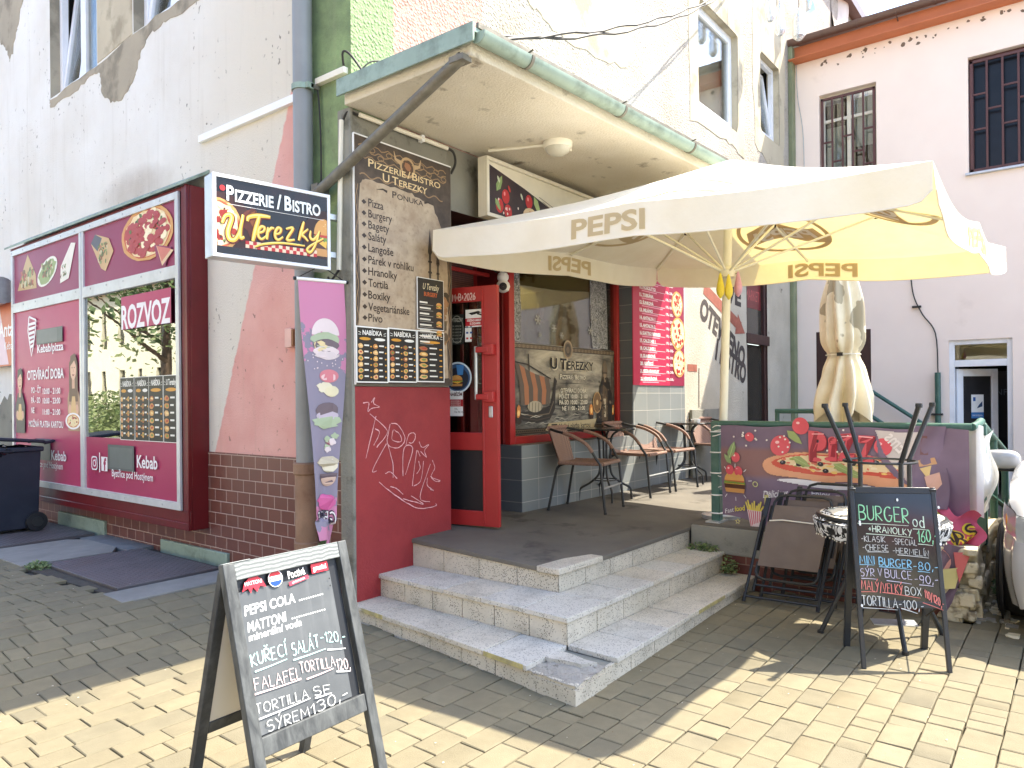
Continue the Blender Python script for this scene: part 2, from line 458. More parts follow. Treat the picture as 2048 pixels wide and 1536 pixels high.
def stucco_right():
    k = N('rough_cast_yard'); x = k.xyz()
    wob = k.math('MULTIPLY', k.math('SUBTRACT', k.noise(30, 4, vec=k.pos), 0.5), 0.03)
    U_, z = k.math('ADD', x[0], wob), x[2]
    white = k.mix(k.ramp(k.noise(1.3, 6, vec=k.pos), .35, .7), S(190, 184, 174), S(170, 160, 146))
    pinkc = S(204, 156, 144); greenc = S(146, 166, 124)
    c = k.mix(k.ramp(k.math('SUBTRACT', 3.67, U_), 0, .01), pinkc, greenc)
    c = k.mix(k.ramp(k.math('SUBTRACT', U_, 4.66), 0, .01), c, white)
    low = k.ramp(k.math('SUBTRACT', 3.42, z), 0, .05)
    gr = k.mix(k.ramp(k.noise(3, 6, vec=k.pos), .35, .7), S(165, 160, 146), S(140, 138, 128))
    c = k.mix(low, c, gr)
    vor = k.n('TexVoronoi'); k.set(vor.inputs['Vector'], k.pos); vor.inputs['Scale'].default_value = 34; vor.inputs['Randomness'].default_value = 1
    h = k.math('ADD', k.math('MULTIPLY', k.ramp(vor.outputs['Distance'], 0.55, 0.05), 0.8), k.noise(60, 4, vec=k.pos))
    d = k.math('MULTIPLY', k.ramp(k.noise(26, 3, vec=k.pos), 0.56, 0.68), 0.5)
    c = k.mix(k.math('MULTIPLY', d, 0.7), c, S(118, 108, 92))
    k.bsdf(c, 0.92, 0, k.bump(h, 0.8, 0.02), 0.15); MATS['stucco_right'] = k.m

def terrazzo(name, c0, c1, speck):
    k = N(name)
    v = k.n('TexVoronoi'); k.set(v.inputs['Vector'], k.pos); v.inputs['Scale'].default_value = 115
    cell = k.xyz(v.outputs['Color'])[0]
    near = k.ramp(v.outputs['Distance'], 0.5, 0.3)
    dark = k.math('MULTIPLY', k.math('GREATER_THAN', cell, 0.66), near)
    c = k.mix(k.ramp(k.noise(2.2, 6, vec=k.pos), .3, .7), c0, c1)
    c = k.mix(k.math('MULTIPLY', dark, 0.85), c, speck)
    c = k.mix(k.math('MULTIPLY', k.ramp(k.noise(5, 8, 0.7, vec=k.pos), 0.5, 0.75), 0.45), c, S(110, 104, 92))
    k.bsdf(c, 0.7, 0, k.bump(k.noise(120, 3, vec=k.pos), 0.25, 0.004), 0.3); MATS[name] = k.m

def speckle(name, base, base2, spots, sscale=7.0, th=0.6, bump=0.5, bs=60):
    k = N(name)
    c = k.mix(k.ramp(k.noise(2.0, 6, vec=k.pos), .3, .7), base, base2)
    m = k.math('MULTIPLY', k.ramp(k.noise(sscale, 6, 0.6, vec=k.pos), th, th + 0.1), 0.8)
    c = k.mix(m, c, spots)
    k.bsdf(c, 0.9, 0, k.bump(k.noise(bs, 5, 0.6, vec=k.pos), bump, 0.015), 0.2); MATS[name] = k.m

stucco_left(); stucco_right()
BRICKT = tilemat('glazed_brick_tile', 1, 0.168, 0.0975, 0.5, S(116, 72, 62), S(104, 64, 56), S(196, 176, 164), 0.0035, 0.32, 0.5, 0.5)
BRICKU = tilemat('glazed_brick_tile_yard', 1, 0.2, 0.1, 0.5, S(110, 60, 50), S(96, 54, 46), S(150, 130, 112), 0.004, 0.4)
TILEU = tilemat('grey_wall_tile', 0, 0.30, 0.195, 0.0, S(134, 138, 136), S(122, 126, 125), S(188, 184, 174), 0.0035, 0.5, 0.4)
TILEV = tilemat('grey_wall_tile_shaded', 1, 0.30, 0.195, 0.0, S(104, 110, 116), S(94, 100, 108), S(164, 160, 154), 0.0035, 0.5, 0.4)  # same tile, darker and bluer: shade on the returns put into the colour
terrazzo('terrazzo_blue', S(206, 201, 190), S(190, 186, 176), S(116, 112, 106))
terrazzo('terrazzo_grey', S(208, 200, 184), S(190, 182, 166), S(120, 112, 102))
terrazzo('terrazzo_riser', S(206, 198, 182), S(188, 180, 162), S(92, 86, 76))
speckle('soffit_render', S(230, 222, 204), S(216, 206, 184), S(116, 102, 78), 4.2, 0.61, 0.9, 60)
speckle('spotted_plaster', S(196, 188, 172), S(176, 168, 152), S(92, 84, 74), 6.0, 0.66, 0.6, 40)
speckle('old_cement', S(150, 148, 136), S(128, 126, 118), S(92, 90, 80), 4.0, 0.58, 0.5, 50)
speckle('rubble_stone', S(226, 216, 190), S(200, 188, 160), S(112, 100, 84), 9.0, 0.58, 1.0, 22)
speckle('landing_concrete', S(116, 111, 102), S(98, 94, 88), S(78, 74, 70), 3.0, 0.56, 0.25, 90)
speckle('bare_plaster', S(176, 166, 146), S(158, 150, 134), S(128, 122, 108), 2.2, 0.5, 0.35, 40)
speckle('pale_reveal', S(198, 188, 164), S(182, 172, 150), S(152, 142, 122), 2.2, 0.55, 0.35, 40)
speckle('pink_wall_paint', S(248, 232, 220), S(244, 227, 215), S(230, 212, 200), 0.8, 0.62, 0.12, 120)
mat('joint_sand', S(76, 72, 66), 0.95, 0.2, 20, 0.5, 90)
for i, c in enumerate((S(128, 119, 96), S(124, 116, 94), S(131, 122, 99), S(120, 113, 93))):
    mat('paver_%d' % i, c, 0.85, 0.07, 14, 0.35, 160, dirt=S(104, 97, 82), dirtamt=0.35, dscale=1.3, spec=0.25)
mat('asphalt_patch', S(120, 122, 124), 0.9, 0.15, 7, 0.5, 120, dirt=S(90, 92, 92), dirtamt=0.6)
mat('slab_concrete', S(142, 140, 134), 0.85, 0.1, 4, 0.35, 80, dirt=S(108, 108, 106), dirtamt=0.6)
mat('bay_red', S(104, 18, 26), 0.32, 0.1, 3, 0.08, 30, dirt=S(84, 20, 24), dirtamt=0.6, spec=0.5)
mat('door_red', S(172, 46, 46), 0.35, 0.08, 4, 0.06, 40, dirt=S(140, 36, 36), dirtamt=0.5, spec=0.5)
mat('deep_red', S(104, 24, 26), 0.4, 0.1, 4)
mat('wall_red', S(150, 50, 52), 0.55, 0.10, 3, 0.3, 70, dirt=S(120, 34, 40), dirtamt=0.7, dscale=1.6)
mat('alu', S(214, 216, 216), 0.35, 0.05, 8, metal=0.35, dirt=S(150, 150, 146), dirtamt=0.4)
mat('white_pvc', S(232, 234, 238), 0.3, 0.04, 6, dirt=S(190, 190, 188), dirtamt=0.35)
mat('zinc_green', S(146, 164, 150), 0.5, 0.12, 5, 0.1, 30, metal=0.15, dirt=S(92, 104, 90), dirtamt=0.7, dscale=6)
mat('old_steel', S(120, 116, 104), 0.55, 0.2, 14, 0.2, 60, metal=0.3, dirt=S(92, 74, 56), dirtamt=0.6, dscale=9)
mat('pipe_grey', S(140, 142, 142), 0.4, 0.06, 4, dirt=S(120, 124, 126), dirtamt=0.4)
mat('cast_iron', S(150, 120, 98), 0.8, 0.2, 10, 0.4, 40, dirt=S(104, 74, 56), dirtamt=0.8, dscale=5)
mat('brown_strip', S(140, 98, 66), 0.6, 0.1, 6)
mat('black_metal', S(38, 40, 42), 0.42, 0.15, 10, spec=0.5)
mat('black_plastic', S(26, 28, 33), 0.45, 0.12, 7, 0.05, 60, spec=0.5)
mat('black_wood', S(58, 60, 62), 0.6, 0.25, 12, 0.3, 30, dirt=S(110, 112, 112), dirtamt=0.45, dscale=8)
mat('dark_void', S(16, 13, 12), 0.9, 0.2)
mat('green_rail', S(58, 98, 88), 0.42, 0.12, 8, dirt=S(110, 134, 124), dirtamt=0.35, dscale=9, spec=0.5)
mat('brown_gutter', S(104, 82, 74), 0.4, 0.1, 6, metal=0.1)
mat('terracotta_trim', S(196, 116, 78), 0.65, 0.07, 3)
mat('dark_brown', S(66, 42, 38), 0.55, 0.15, 8)
mat('grille_brown', S(92, 60, 58), 0.5, 0.1, 8)
mat('cream_plastic', S(232, 226, 208), 0.4, 0.05, 6)
mat('white_plastic', S(240, 240, 238), 0.35, 0.03, 6)
mat('leaf', S(82, 102, 58), 0.6, 0.35, 18)
mat('leaf_pale', S(124, 136, 86), 0.6, 0.3, 18)
mat('cable', S(48, 46, 44), 0.6, 0.1)
mat('galvanised', S(190, 194, 196), 0.35, 0.1, 20, metal=0.6)

def glassmat(name, refl, dark, rough=0.02, tint=(1, 1, 1, 1)):
    k = N(name)
    g = k.n('BsdfGlossy'); g.inputs['Roughness'].default_value = rough; g.inputs['Color'].default_value = tint
    t = k.n('BsdfTransparent'); t.inputs['Color'].default_value = dark
    fr = k.n('Fresnel'); fr.inputs['IOR'].default_value = 1.5
    fac = k.math('ADD', refl, k.math('MULTIPLY', fr.outputs[0], 0.6), clamp=True)
    w = k.noise(2.2, 2, vec=k.pos)
    nb = k.bump(w, 0.012, 0.05); k.set(g.inputs['Normal'], nb)
    mx = k.n('MixShader'); k.set(mx.inputs[0], fac); k.t.links.new(t.outputs[0], mx.inputs[1]); k.t.links.new(g.outputs[0], mx.inputs[2])
    k.t.links.new(mx.outputs[0], k.out.inputs[0]); MATS[name] = k.m
glassmat('shop_glass', 0.30, (0.55, 0.57, 0.55, 1))
glassmat('window_glass', 0.05, (0.75, 0.78, 0.78, 1))
glassmat('door_glass', 0.08, (0.6, 0.6, 0.58, 1))
def MT(n): return MATS[n]

# ------------------------------------------------------------------ ground
def smst(t):
    t = max(0.0, min(1.0, t)); return t * t * (3 - 2 * t)
def gz(u, v):
    z = 0.015 * max(0, min(v - 2, 1.9)) + 0.15 * smst((v - 3.9) / 1.4)
    z += 0.016 * max(0, min(u - 3.2, 3.0)) - 0.03 * smst((u - 7.5) / 4)
    return z
g = MB()
g.grid(lambda a, b: Vector((-40 + 100 * a, -40 + 100 * b, gz(-40 + 100 * a, -40 + 100 * b) - 0.03)), 200, 200, MT('joint_sand'))
struct(g.build('ground', smooth=0))

STEP1 = [(2.9, 3.95), (2.9, 1.9), (5.7, 1.9)]
def blocked(u, v):
    if u > 3.24 and v > 3.88: return True
    if u > 5.55 and 0.62 < v < 4: return True
    if u > 3.0 and v > 2.05 + 0.0 * u:                      # steps and landing
        if u > 3.27 - 0.13 * (3.93 - v) / 1.9 and v > 2.06: return True
    if v > 5.05 and u > 2.24: return True                   # plates and slabs along the wall
    return False
pv = MB()
v = -3.0; rr = random.Random(3)
while v < 10.5:
    d = rr.choice((0.13, 0.145, 0.145, 0.16))
    u = -1.5 + rr.uniform(0, .2)
    while u < 13.5:
        w = rr.choice((0.10, 0.14, 0.18, 0.2, 0.22, 0.24))
        uc, vc = u + w / 2, v + d / 2
        dep = cy_ * uc + sy * vc; lat = sy * uc - cy_ * vc
        if dep > 1.2 and abs(lat) < dep * 0.85 + 0.4 and not blocked(uc, vc):
            jt = 0.0028; dz = rr.uniform(-.0012, .0012); tx = rr.uniform(-.006, .006); ty = rr.uniform(-.006, .006)
            rot = rr.uniform(-.018, .018)
            if rr.random() < .03: dz -= .004; ty += .02
            vs = []
            for ring, (ins, dzz) in enumerate(((0, -.025), (0, -.0035), (.0045, 0))):
                for sx, syy in ((-1, -1), (1, -1), (1, 1), (-1, 1)):
                    lx = sx * (w / 2 - jt - ins) + rr.uniform(-.002, .002); ly = syy * (d / 2 - jt - ins) + rr.uniform(-.002, .002)
                    X = uc + lx - ly * rot; Y = vc + ly + lx * rot
                    vs.append((X, Y, gz(X, Y) + dz + lx * tx + ly * ty + dzz))
            fs = [(8, 9, 10, 11)] + [(r * 4 + j, r * 4 + (j + 1) % 4, r * 4 + 4 + (j + 1) % 4, r * 4 + 4 + j) for r in (0, 1) for j in range(4)]
            pv.add(vs, fs, MT('paver_%d' % rr.choice((0, 0, 1, 1, 2, 3))))
        u += w
    v += d
struct(pv.build('pavement', smooth=30))

rd_ = MB(); mat('bounce_concrete', S(164, 160, 150), .9, .1, 1.5, .3, 60, dirt=S(132, 130, 124), dirtamt=.5, dscale=.6)
for u0_, u1_, v0_, v1_ in ((-12.9, -1.6, -38, 60), (-1.6, 12.7, -38, -3.1), (-1.6, 2.0, 10.7, 60)):
    rd_.grid(lambda a, b: Vector((u0_ + (u1_ - u0_) * a, v0_ + (v1_ - v0_) * b, gz(u0_ + (u1_ - u0_) * a, v0_ + (v1_ - v0_) * b) - .012)), 40, 60, MT('bounce_concrete'))
struct(rd_.build('road', smooth=0))  # unseen pale ground around the paving, added to bounce sun into the shade
lt_ = MB(); rl_ = random.Random(21); mat('petal', S(206, 200, 184), .8, .2); mat('dry_leaf', S(120, 92, 60), .8, .3)
for i in range(520):
    u, v = rl_.uniform(.8, 6.5), rl_.uniform(-.5, 8.5)
    if blocked(u, v) and not (v > 5.1 and 2.3 < u < 3.2): continue
    s_ = rl_.uniform(.002, .007); a = rl_.uniform(0, 3.14); z = gz(u, v) + (.014 if v > 5.1 and u > 2.2 else .003)
    lt_.add([(u + s_ * math.cos(a + q), v + s_ * rl_.uniform(.5, 1) * math.sin(a + q), z + rl_.uniform(0, .002)) for q in (0, 1.3, 2.9, 4.4)], [(0, 1, 2, 3)], MT(rl_.choice(['petal', 'petal', 'petal', 'dry_leaf'])))
o = lt_.build('litter', smooth=0); o['kind'] = 'stuff'
# slabs and utility plates beside the shop window
sb = MB()
def zz(o): return lambda x, y: gz(x, y) + o
sb.slab([(2.22, 5.07), (3.3, 5.07), (3.3, 5.36), (2.22, 5.36)], zz(-.03), zz(.006), MT('slab_concrete'))
sb.slab([(2.2, 6.82), (2.9, 6.80), (3.02, 7.0), (3.02, 7.6), (2.9, 7.78), (2.2, 7.8)], zz(-.03), zz(.008), MT('slab_concrete'))
sb.slab([(3.02, 6.78), (3.3, 6.78), (3.3, 7.8), (3.02, 7.8)], zz(-.03), zz(.002), MT('asphalt_patch'))
sb.slab([(2.26, 5.36), (2.33, 5.36), (2.33, 6.8), (2.2, 6.8)], zz(-.03), zz(-.008), MT('joint_sand'))
sb.slab([(2.15, 9.3), (3.3, 9.3), (3.3, 11), (2.15, 11)], zz(-.03), zz(.003), MT('asphalt_patch'))
struct(sb.build('pavement_slab', bevel=0.004))
def checker_plate(name, u0, u1, v0, v1, label):
    m = MB(); z = lambda o: zz(o)
    m.slab([(u0, v0), (u1, v0), (u1, v1), (u0, v1)], z(-.02), z(.012), MT('plate_steel'))
    o = m.build(name, bevel=0.003); tag(o, label, 'metal cover')
    b = MB(); n1 = int((u1 - u0) / .035); n2 = int((v1 - v0) / .035)
    for i in range(n1):
        for j in range(n2):
            x = u0 + .02 + i * (u1 - u0 - .04) / (n1 - 1); y = v0 + .02 + j * (v1 - v0 - .04) / (n2 - 1)
            dx, dy = (.011, .004) if (i + j) % 2 else (.004, .011)
            zc = gz(x, y) + .012
            b.add([(x - dx, y - dy, zc), (x + dx, y - dy, zc), (x + dx, y + dy, zc), (x - dx, y + dy, zc), (x, y, zc + .004)],
                  [(0, 1, 4), (1, 2, 4), (2, 3, 4), (3, 0, 4)], MT('plate_steel'))
    q = b.build('tread_stud', o, world=False, smooth=0); q['kind'] = 'stuff'
    return o
mat('plate_steel', S(112, 108, 110), 0.5, 0.2, 6, 0.2, 60, metal=0.45, dirt=S(92, 78, 74), dirtamt=0.7, dscale=3)
checker_plate('utility_cover', 2.34, 3.12, 5.42, 6.74, 'grey chequered steel cover in the pavement in front of the brown tiles, the nearer one')
checker_plate('utility_cover', 2.36, 3.2, 7.9, 9.25, 'dark chequered steel cover in the pavement under the wheelie bin')
# ------------------------------------------------------------------ the corner building
FL = F((3.27, 0, 0), (0, -1, 0), (0, 0, 1))
FR = F((0, 3.95, 0), (1, 0, 0), (0, 0, 1))
def wall(mb, f, a0, a1, b0, b1, holes, depth, mt, rm=None, div=1.2):
    xs = sorted({a0, a1} | {h[0] for h in holes} | {h[2] for h in holes}); ys = sorted({b0, b1} | {h[1] for h in holes} | {h[3] for h in holes})
    for i in range(len(xs) - 1):
        for j in range(len(ys) - 1):
            cx, cyy = (xs[i] + xs[i + 1]) / 2, (ys[j] + ys[j + 1]) / 2
            if any(h[0] < cx < h[2] and h[1] < cyy < h[3] for h in holes): continue
            mb.poly([f.p(xs[i], ys[j]), f.p(xs[i + 1], ys[j]), f.p(xs[i + 1], ys[j + 1]), f.p(xs[i], ys[j + 1])], mt)
    for h in holes:
        p = [(h[0], h[1]), (h[2], h[1]), (h[2], h[3]), (h[0], h[3])]
        for i in range(4):
            q, r = p[i], p[(i + 1) % 4]
            mb.poly([f.p(q[0], q[1]), f.p(q[0], q[1], -depth), f.p(r[0], r[1], -depth), f.p(r[0], r[1])], rm or mt)
B = thing('corner_building', 'weathered corner building with white, pink and green render, housing the pizza bistro', 'building', (3.27, 3.95, 0))
# left (street) facade -------------------------------------------------
LW = [(-9.12, 4.92, -7.92, 6.9), (-7.12, 5.02, -5.92, 6.9), (-12.6, 4.9, -11.4, 6.9)]
RW = [(8.98, 5.31, 10.35, 6.72), (11.27, 5.6, 12.15, 6.86)]
w = MB()
wall(w, FL, -16, -3.95, -0.2, 9.5, LW, 0.2, MT('stucco_left'), MT('bare_plaster'))
w.build('street_facade', B, smooth=0)
# yard facade: opening for the entrance and the shop window below, two windows above
w = MB()
wall(w, FR, 3.27, 12.8, 3.5, 9.5, RW, 0.2, MT('stucco_right'), MT('pale_reveal'))
wall(w, FR, 8.5, 12.8, 0.0, 3.5, [(10.62, 0.55, 11.5, 3.3)], 0.12, MT('spotted_plaster'), MT('dark_brown'))
wall(w, FR, 12.8, 24, 6.2, 9.5, [], 0.1, MT('stucco_right'))
wall(w, FR, 3.27, 4.21, 2.9, 3.5, [], 0.1, MT('old_cement')); 
wall(w, FR, 4.21, 8.5, 3.0, 3.5, [], 0.1, MT('old_cement'))
w.poly([FR.p(4.21, 3.0), FR.p(4.21, 3.0, -.8), FR.p(8.5, 3.0, -.8), FR.p(8.5, 3.0)], MT('dark_brown'))
w.build('yard_facade', B, smooth=0)
r = MB(); r.box((3.27, 3.95, 9.5), (24, 16, 9.6), MT('old_cement')); r.box((3.1, 3.75, 9.6), (24, 16, 9.8), MT('brown_gutter')); r.build('roof_slab', B)
# cement pilaster and red panel wall at the corner
w = MB()
w.box((3.25, 3.93, 0.0), (4.21, 4.05, 1.6), MT('wall_red'))
w.build('red_panel_wall', B, bevel=0.006)
w = MB()
w.box((3.235, 3.925, 0.02), (3.262, 4.06, 3.5), MT('old_cement'))
w.box((3.262, 3.94, 1.6), (4.21, 4.05, 3.46), MT('old_cement'))
w.build('cement_pilaster', B, bevel=0.008)
# brown tile plinth on the street side
w = MB()
w.box((3.255, 4.06, -0.1), (3.27, 9.6, 0.62), BRICKT); w.box((3.255, 4.06, 0.62), (3.27, 5.9, 1.085), BRICKT)
w.build('tile_plinth', B, smooth=0)
for v0_, v1_, z1_ in ((5.5, 6.6, .27), (7.75, 8.9, .32)):
    w = MB(); w.box((3.225, v0_, 0.1), (3.258, v1_, z1_), MT('zinc_green')); w.build('base_flashing', B, bevel=0.006)
# bare plaster patches (flaked render) as raised skins with ragged outlines
def patch(f, px, mt, h=0.004, amp=0.035, n=7):
    m = MB(); pts = jag([f.px(*q) for q in px], amp, n); m.prism(f, pts, -0.002, h, mt); return m.build('flaked_patch', B, smooth=0)
patch(FL, [(-60, -40), (52, -40), (40, 30), (30, 80), (20, 124), (12, 100), (0, 78), (-60, 60)], MT('bare_plaster'))
patch(FL, [(100, 201), (192, 133), (267, 68), (356, 2), (440, -58), (405, -2), (330, 45), (300, 68), (281, 108), (268, 160), (246, 198), (222, 206), (204, 186), (201, 146), (186, 150), (150, 184), (101, 217)], MT('bare_plaster'), amp=0.02, n=6)
w = MB(); w.prism(FL, [(-7.9, 4.96), (-7.14, 5.02), (-7.14, 6.9), (-7.9, 6.9)], -0.002, 0.005, MT('pale_reveal')); w.build('flaked_patch', B, smooth=0)
w = MB(); w.prism(FL, jag([(-16, -.1), (-9.95, -.1), (-9.95, 1.0), (-10.3, 1.6), (-11, 1.5), (-16, 1.3)], .06), -0.002, 0.004, MT('old_cement')); w.build('flaked_patch', B, smooth=0)
# pale plaster margins round the yard windows
def ring(f, outer, hole, mt, h):
    m = MB(); o = jag(outer, 0.035, 6)
    n = len(o); cx = (hole[0] + hole[2]) / 2; cyy = (hole[1] + hole[3]) / 2; inn = []
    for a_, b_ in o:
        da, db = a_ - cx, b_ - cyy; k = min((hole[2] - hole[0]) / 2 / max(abs(da), 1e-6), (hole[3] - hole[1]) / 2 / max(abs(db), 1e-6))
        inn.append((cx + da * k, cyy + db * k))
    v = [f.p(a_, b_, h) for a_, b_ in o] + [f.p(a_, b_, h) for a_, b_ in inn]
    v += [f.p(a_, b_, -.01) for a_, b_ in o]
    fs = [(i, (i + 1) % n, n + (i + 1) % n, n + i) for i in range(n)] + [(2 * n + i, 2 * n + (i + 1) % n, (i + 1) % n, i) for i in range(n)]
    m.add(v, fs, mt); return m.build('plaster_margin', B, smooth=0)
ring(FR, [(8.72, 5.02), (9.9, 5.1), (10.58, 5.0), (10.6, 6.4), (10.45, 7.3), (10.3, 8.2), (8.72, 8.2)], (8.98, 5.31, 10.35, 6.72), MT('pale_reveal'), 0.006)
ring(FR, [(11.02, 5.35), (11.9, 5.1), (12.35, 5.3), (12.45, 6.8), (12.4, 8.4), (11.05, 8.4), (10.95, 6.6)], (11.27, 5.6, 12.15, 6.86), MT('pale_reveal'), 0.006)
patch(FR, [(1035, -60), (1055, 0), (1085, 38), (1130, 78), (1200, 118), (1250, 136), (1268, 118), (1266, 60), (1272, 0), (1280, -60)], MT('pale_reveal'), 0.005, 0.03, 5)

def casement(parent, f, a0, b0, a1, b1, depth, tilt=0.0, split=False):
    """white framed tilting window set into a reveal; frame > sash, pane"""
    q = F(f.p(0, 0, -depth), f.ex, f.ey); t = 0.065; m = MB(); W_ = MT('white_pvc')
    m.fbox(q, a0, b0, a0 + t, b1, 0, .07, W_); m.fbox(q, a1 - t, b0, a1, b1, 0, .07, W_)
    m.fbox(q, a0 + t, b0, a1 - t, b0 + t, 0, .07, W_); m.fbox(q, a0 + t, b1 - t, a1 - t, b1, 0, .07, W_)
    if split: m.fbox(q, (a0 + a1) / 2 - .04, b0 + t, (a0 + a1) / 2 + .04, b1 - t, 0, .07, W_)
    wn = m.build('window', parent, bevel=0.005)
    pn = MB(); v = MB()
    cells = [(a0 + t, a1 - t)] if not split else [(a0 + t, (a0 + a1) / 2 - .04), ((a0 + a1) / 2 + .04, a1 - t)]
    for i, (c0, c1) in enumerate(cells):
        k = tilt if (i == 0) else 0.0
        e = (q.ey * math.cos(k) - q.n * math.sin(k))
        s_ = F(q.p(0, b0 + t, .02), q.ex, e)
        H = b1 - b0 - 2 * t; s = MB(); t2 = .06
        s.fbox(s_, c0 + .004, .004, c0 + t2, H - .004, 0, .055, W_); s.fbox(s_, c1 - t2, .004, c1 - .004, H - .004, 0, .055, W_)
        s.fbox(s_, c0 + t2, .004, c1 - t2, t2, 0, .055, W_); s.fbox(s_, c0 + t2, H - t2, c1 - t2, H - .004, 0, .055, W_)
        s.build('sash', wn, bevel=0.004)
        p = MB(); p.fbox(s_, c0 + t2 - .01, t2 - .01, c1 - t2 + .01, H - t2 + .01, .018, .026, MT('window_glass')); p.build('pane', wn, smooth=0)
        cu = MB()
        cu.fbox(s_, c0 + .02, .02, c1 - .02, H - .02, -.09, -.085, MT('blind')); cu.build('blind', wn, smooth=0)
    d = MB(); d.fbox(q, a0 - .02, b0 - .02, a1 + .02, b1 + .02, -1.2, -1.15, MT('dark_void')); d.fbox(q, a0 - .3, b0 - .02, a0 - .02, b1 + .02, -1.15, -.02, MT('dark_void')); d.fbox(q, a1 + .02, b0 - .02, a1 + .3, b1 + .02, -1.15, -.02, MT('dark_void')); d.build('room_shell', wn, smooth=0)
    return wn
k = N('blind'); x = k.xyz(); st = k.math('FRACT', k.math('MULTIPLY', x[2], 22.0))
k.bsdf(k.mix(k.ramp(st, 0.0, 0.25), S(176, 164, 134), S(226, 214, 184)), 0.7); MATS['blind'] = k.m
for h in LW: casement(B, FL, *h, 0.17, 0.12, True)
casement(B, FR, *RW[0], 0.16, 0.0, False); casement(B, FR, *RW[1], 0.16, 0.13, False)

# entrance recess and shop window --------------------------------------
w = MB()
w.box((5.15, 3.95, 0.3), (7.18, 4.14, 1.09), TILEU)                     # parapet under the shop window
w.build('tiled_parapet', B, bevel=0.004)
w = MB(); w.box((5.148, 3.952, 0.3), (5.152, 4.4, 1.09), TILEV); w.box((5.152, 4.14, 0.3), (5.25, 4.6, 1.09), TILEV); w.build('tiled_return', B, smooth=0)
w = MB(); w.box((7.18, 3.95, 0.3), (8.5, 4.3, 3.0), TILEU); w.build('tiled_pier', B, bevel=0.003)
w = MB(); w.box((7.172, 3.953, 0.3), (7.18, 4.14, 3.0), TILEV); w.build('tiled_return', B, smooth=0)
FW = F((0, 4.14, 0), (1, 0, 0), (0, 0, 1))
w = MB(); R = MT('door_red')
w.fbox(FW, 5.19, 1.09, 5.27, 3.0, -.06, .03, R); w.fbox(FW, 7.12, 1.09, 7.172, 3.0, -.06, .03, R)
w.fbox(FW, 5.27, 1.09, 7.12, 1.16, -.06, .03, R); w.fbox(FW, 5.27, 2.94, 7.12, 3.0, -.06, .03, R)
swn = w.build('shop_window', B, bevel=0.006)
glassmat('shop_glass_dim', 0.05, (0.66, 0.66, 0.6, 1))
p = MB(); p.fbox(FW, 5.26, 1.15, 7.13, 2.95, -.02, -.012, MT('shop_glass_dim')); p.build('pane', swn, smooth=0)
# interior behind shop window and doorway: a dim room
mat('room_wall', S(110, 100, 84), 0.8, 0.15, 3); mat('room_floor', S(92, 84, 74), 0.6)
d = MB()
d.box((4.2, 8.0, 0.5), (8.6, 8.1, 3.3), MT('room_wall')); d.box((8.55, 4.3, 0.5), (8.65, 8.0, 3.3), MT('room_wall')); d.box((4.1, 4.6, 0.5), (4.2, 8, 3.3), MT('room_wall'))
d.box((4.2, 4.2, 0.46), (8.55, 8, 0.497), MT('room_floor')); d.box((4.1, 4.1, 3.3), (8.65, 8.1, 3.35), MT('room_wall'))
d.build('dining_room', B, smooth=0)
d = MB()
for i in range(7): d.box((5.5 + i * .24, 4.9, 1.1), (5.55 + i * .24, 4.95, 2.6), MT('dark_brown'))
d.box((5.3, 5.6, .5), (7.0, 6.1, 1.5), MT('dark_brown')); d.build('counter', B, bevel=.01)
# doorway surround in red, transom beams, brown mesh panel
w = MB(); D = MT('deep_red')
w.box((5.152, 4.46, 0.47), (5.25, 4.56, 3.0), R); w.box((4.215, 4.46, 0.47), (4.27, 4.56, 3.0), R)
w.box((4.27, 4.47, 2.42), (5.152, 4.55, 2.47), R); w.box((4.27, 4.47, 2.94), (5.152, 4.55, 3.0), D)
w.box((4.2, 4.05, 0.3), (4.215, 4.6, 3.0), MT('dark_brown')); w.box((5.152, 4.16, 1.1), (5.185, 4.46, 3.0), D)
w.build('door_frame', B, bevel=0.004)
w = MB(); w.box((4.22, 4.04, 2.72), (5.3, 4.075, 2.765), R); w.box((4.22, 4.3, 2.62), (5.15, 4.33, 2.655), R); w.build('transom_beam', B, bevel=.004)
k = N('brown_mesh'); x = k.xyz(); st = k.math('FRACT', k.math('MULTIPLY', x[0], 55.0)); st2 = k.math('FRACT', k.math('MULTIPLY', x[2], 55.0))
k.bsdf(k.mix(k.math('MULTIPLY', k.ramp(st, .2, .4), k.ramp(st2, .2, .4)), S(60, 34, 28), S(120, 72, 56)), .7); MATS['brown_mesh'] = k.m
w = MB(); w.box((4.27, 4.50, 2.47), (5.152, 4.51, 2.94), MT('brown_mesh')); w.build('transom_panel', B, smooth=0)
# door leaf, standing open
hx, hy, ex_, ey_ = 4.262, 4.47, 4.445, 3.63
dv = Vector((ex_ - hx, ey_ - hy, 0)); Lw = dv.length
FD = F((hx, hy, 0.5), dv, (0, 0, 1))     # faces the street corner (-U)
if FD.n.x > 0: FD = F((ex_, ey_, 0.5), -dv, (0, 0, 1))
DW, DH = Lw, 1.90
flip = (FD.o - Vector((hx, hy, 0.5))).length > .1
def da(a): return (DW - a) if flip else a            # a measured from the hinge
dl = MB()
def dbar(a0, b0, a1, b1, h0=-.022, h1=.022, m_=None): dl.fbox(FD, min(da(a0), da(a1)), b0, max(da(a0), da(a1)), b1, h0, h1, m_ or R)
dbar(0, 0, .09, DH); dbar(DW - .13, 0, DW, DH); dbar(.09, 0, DW - .13, .12); dbar(.09, .60, DW - .13, .74); dbar(.09, DH - .12, DW - .13, DH)
dbar(DW - .135, 0.03, DW - .118, DH - .03, .022, .03)
door = dl.build('door', B, bevel=0.005)
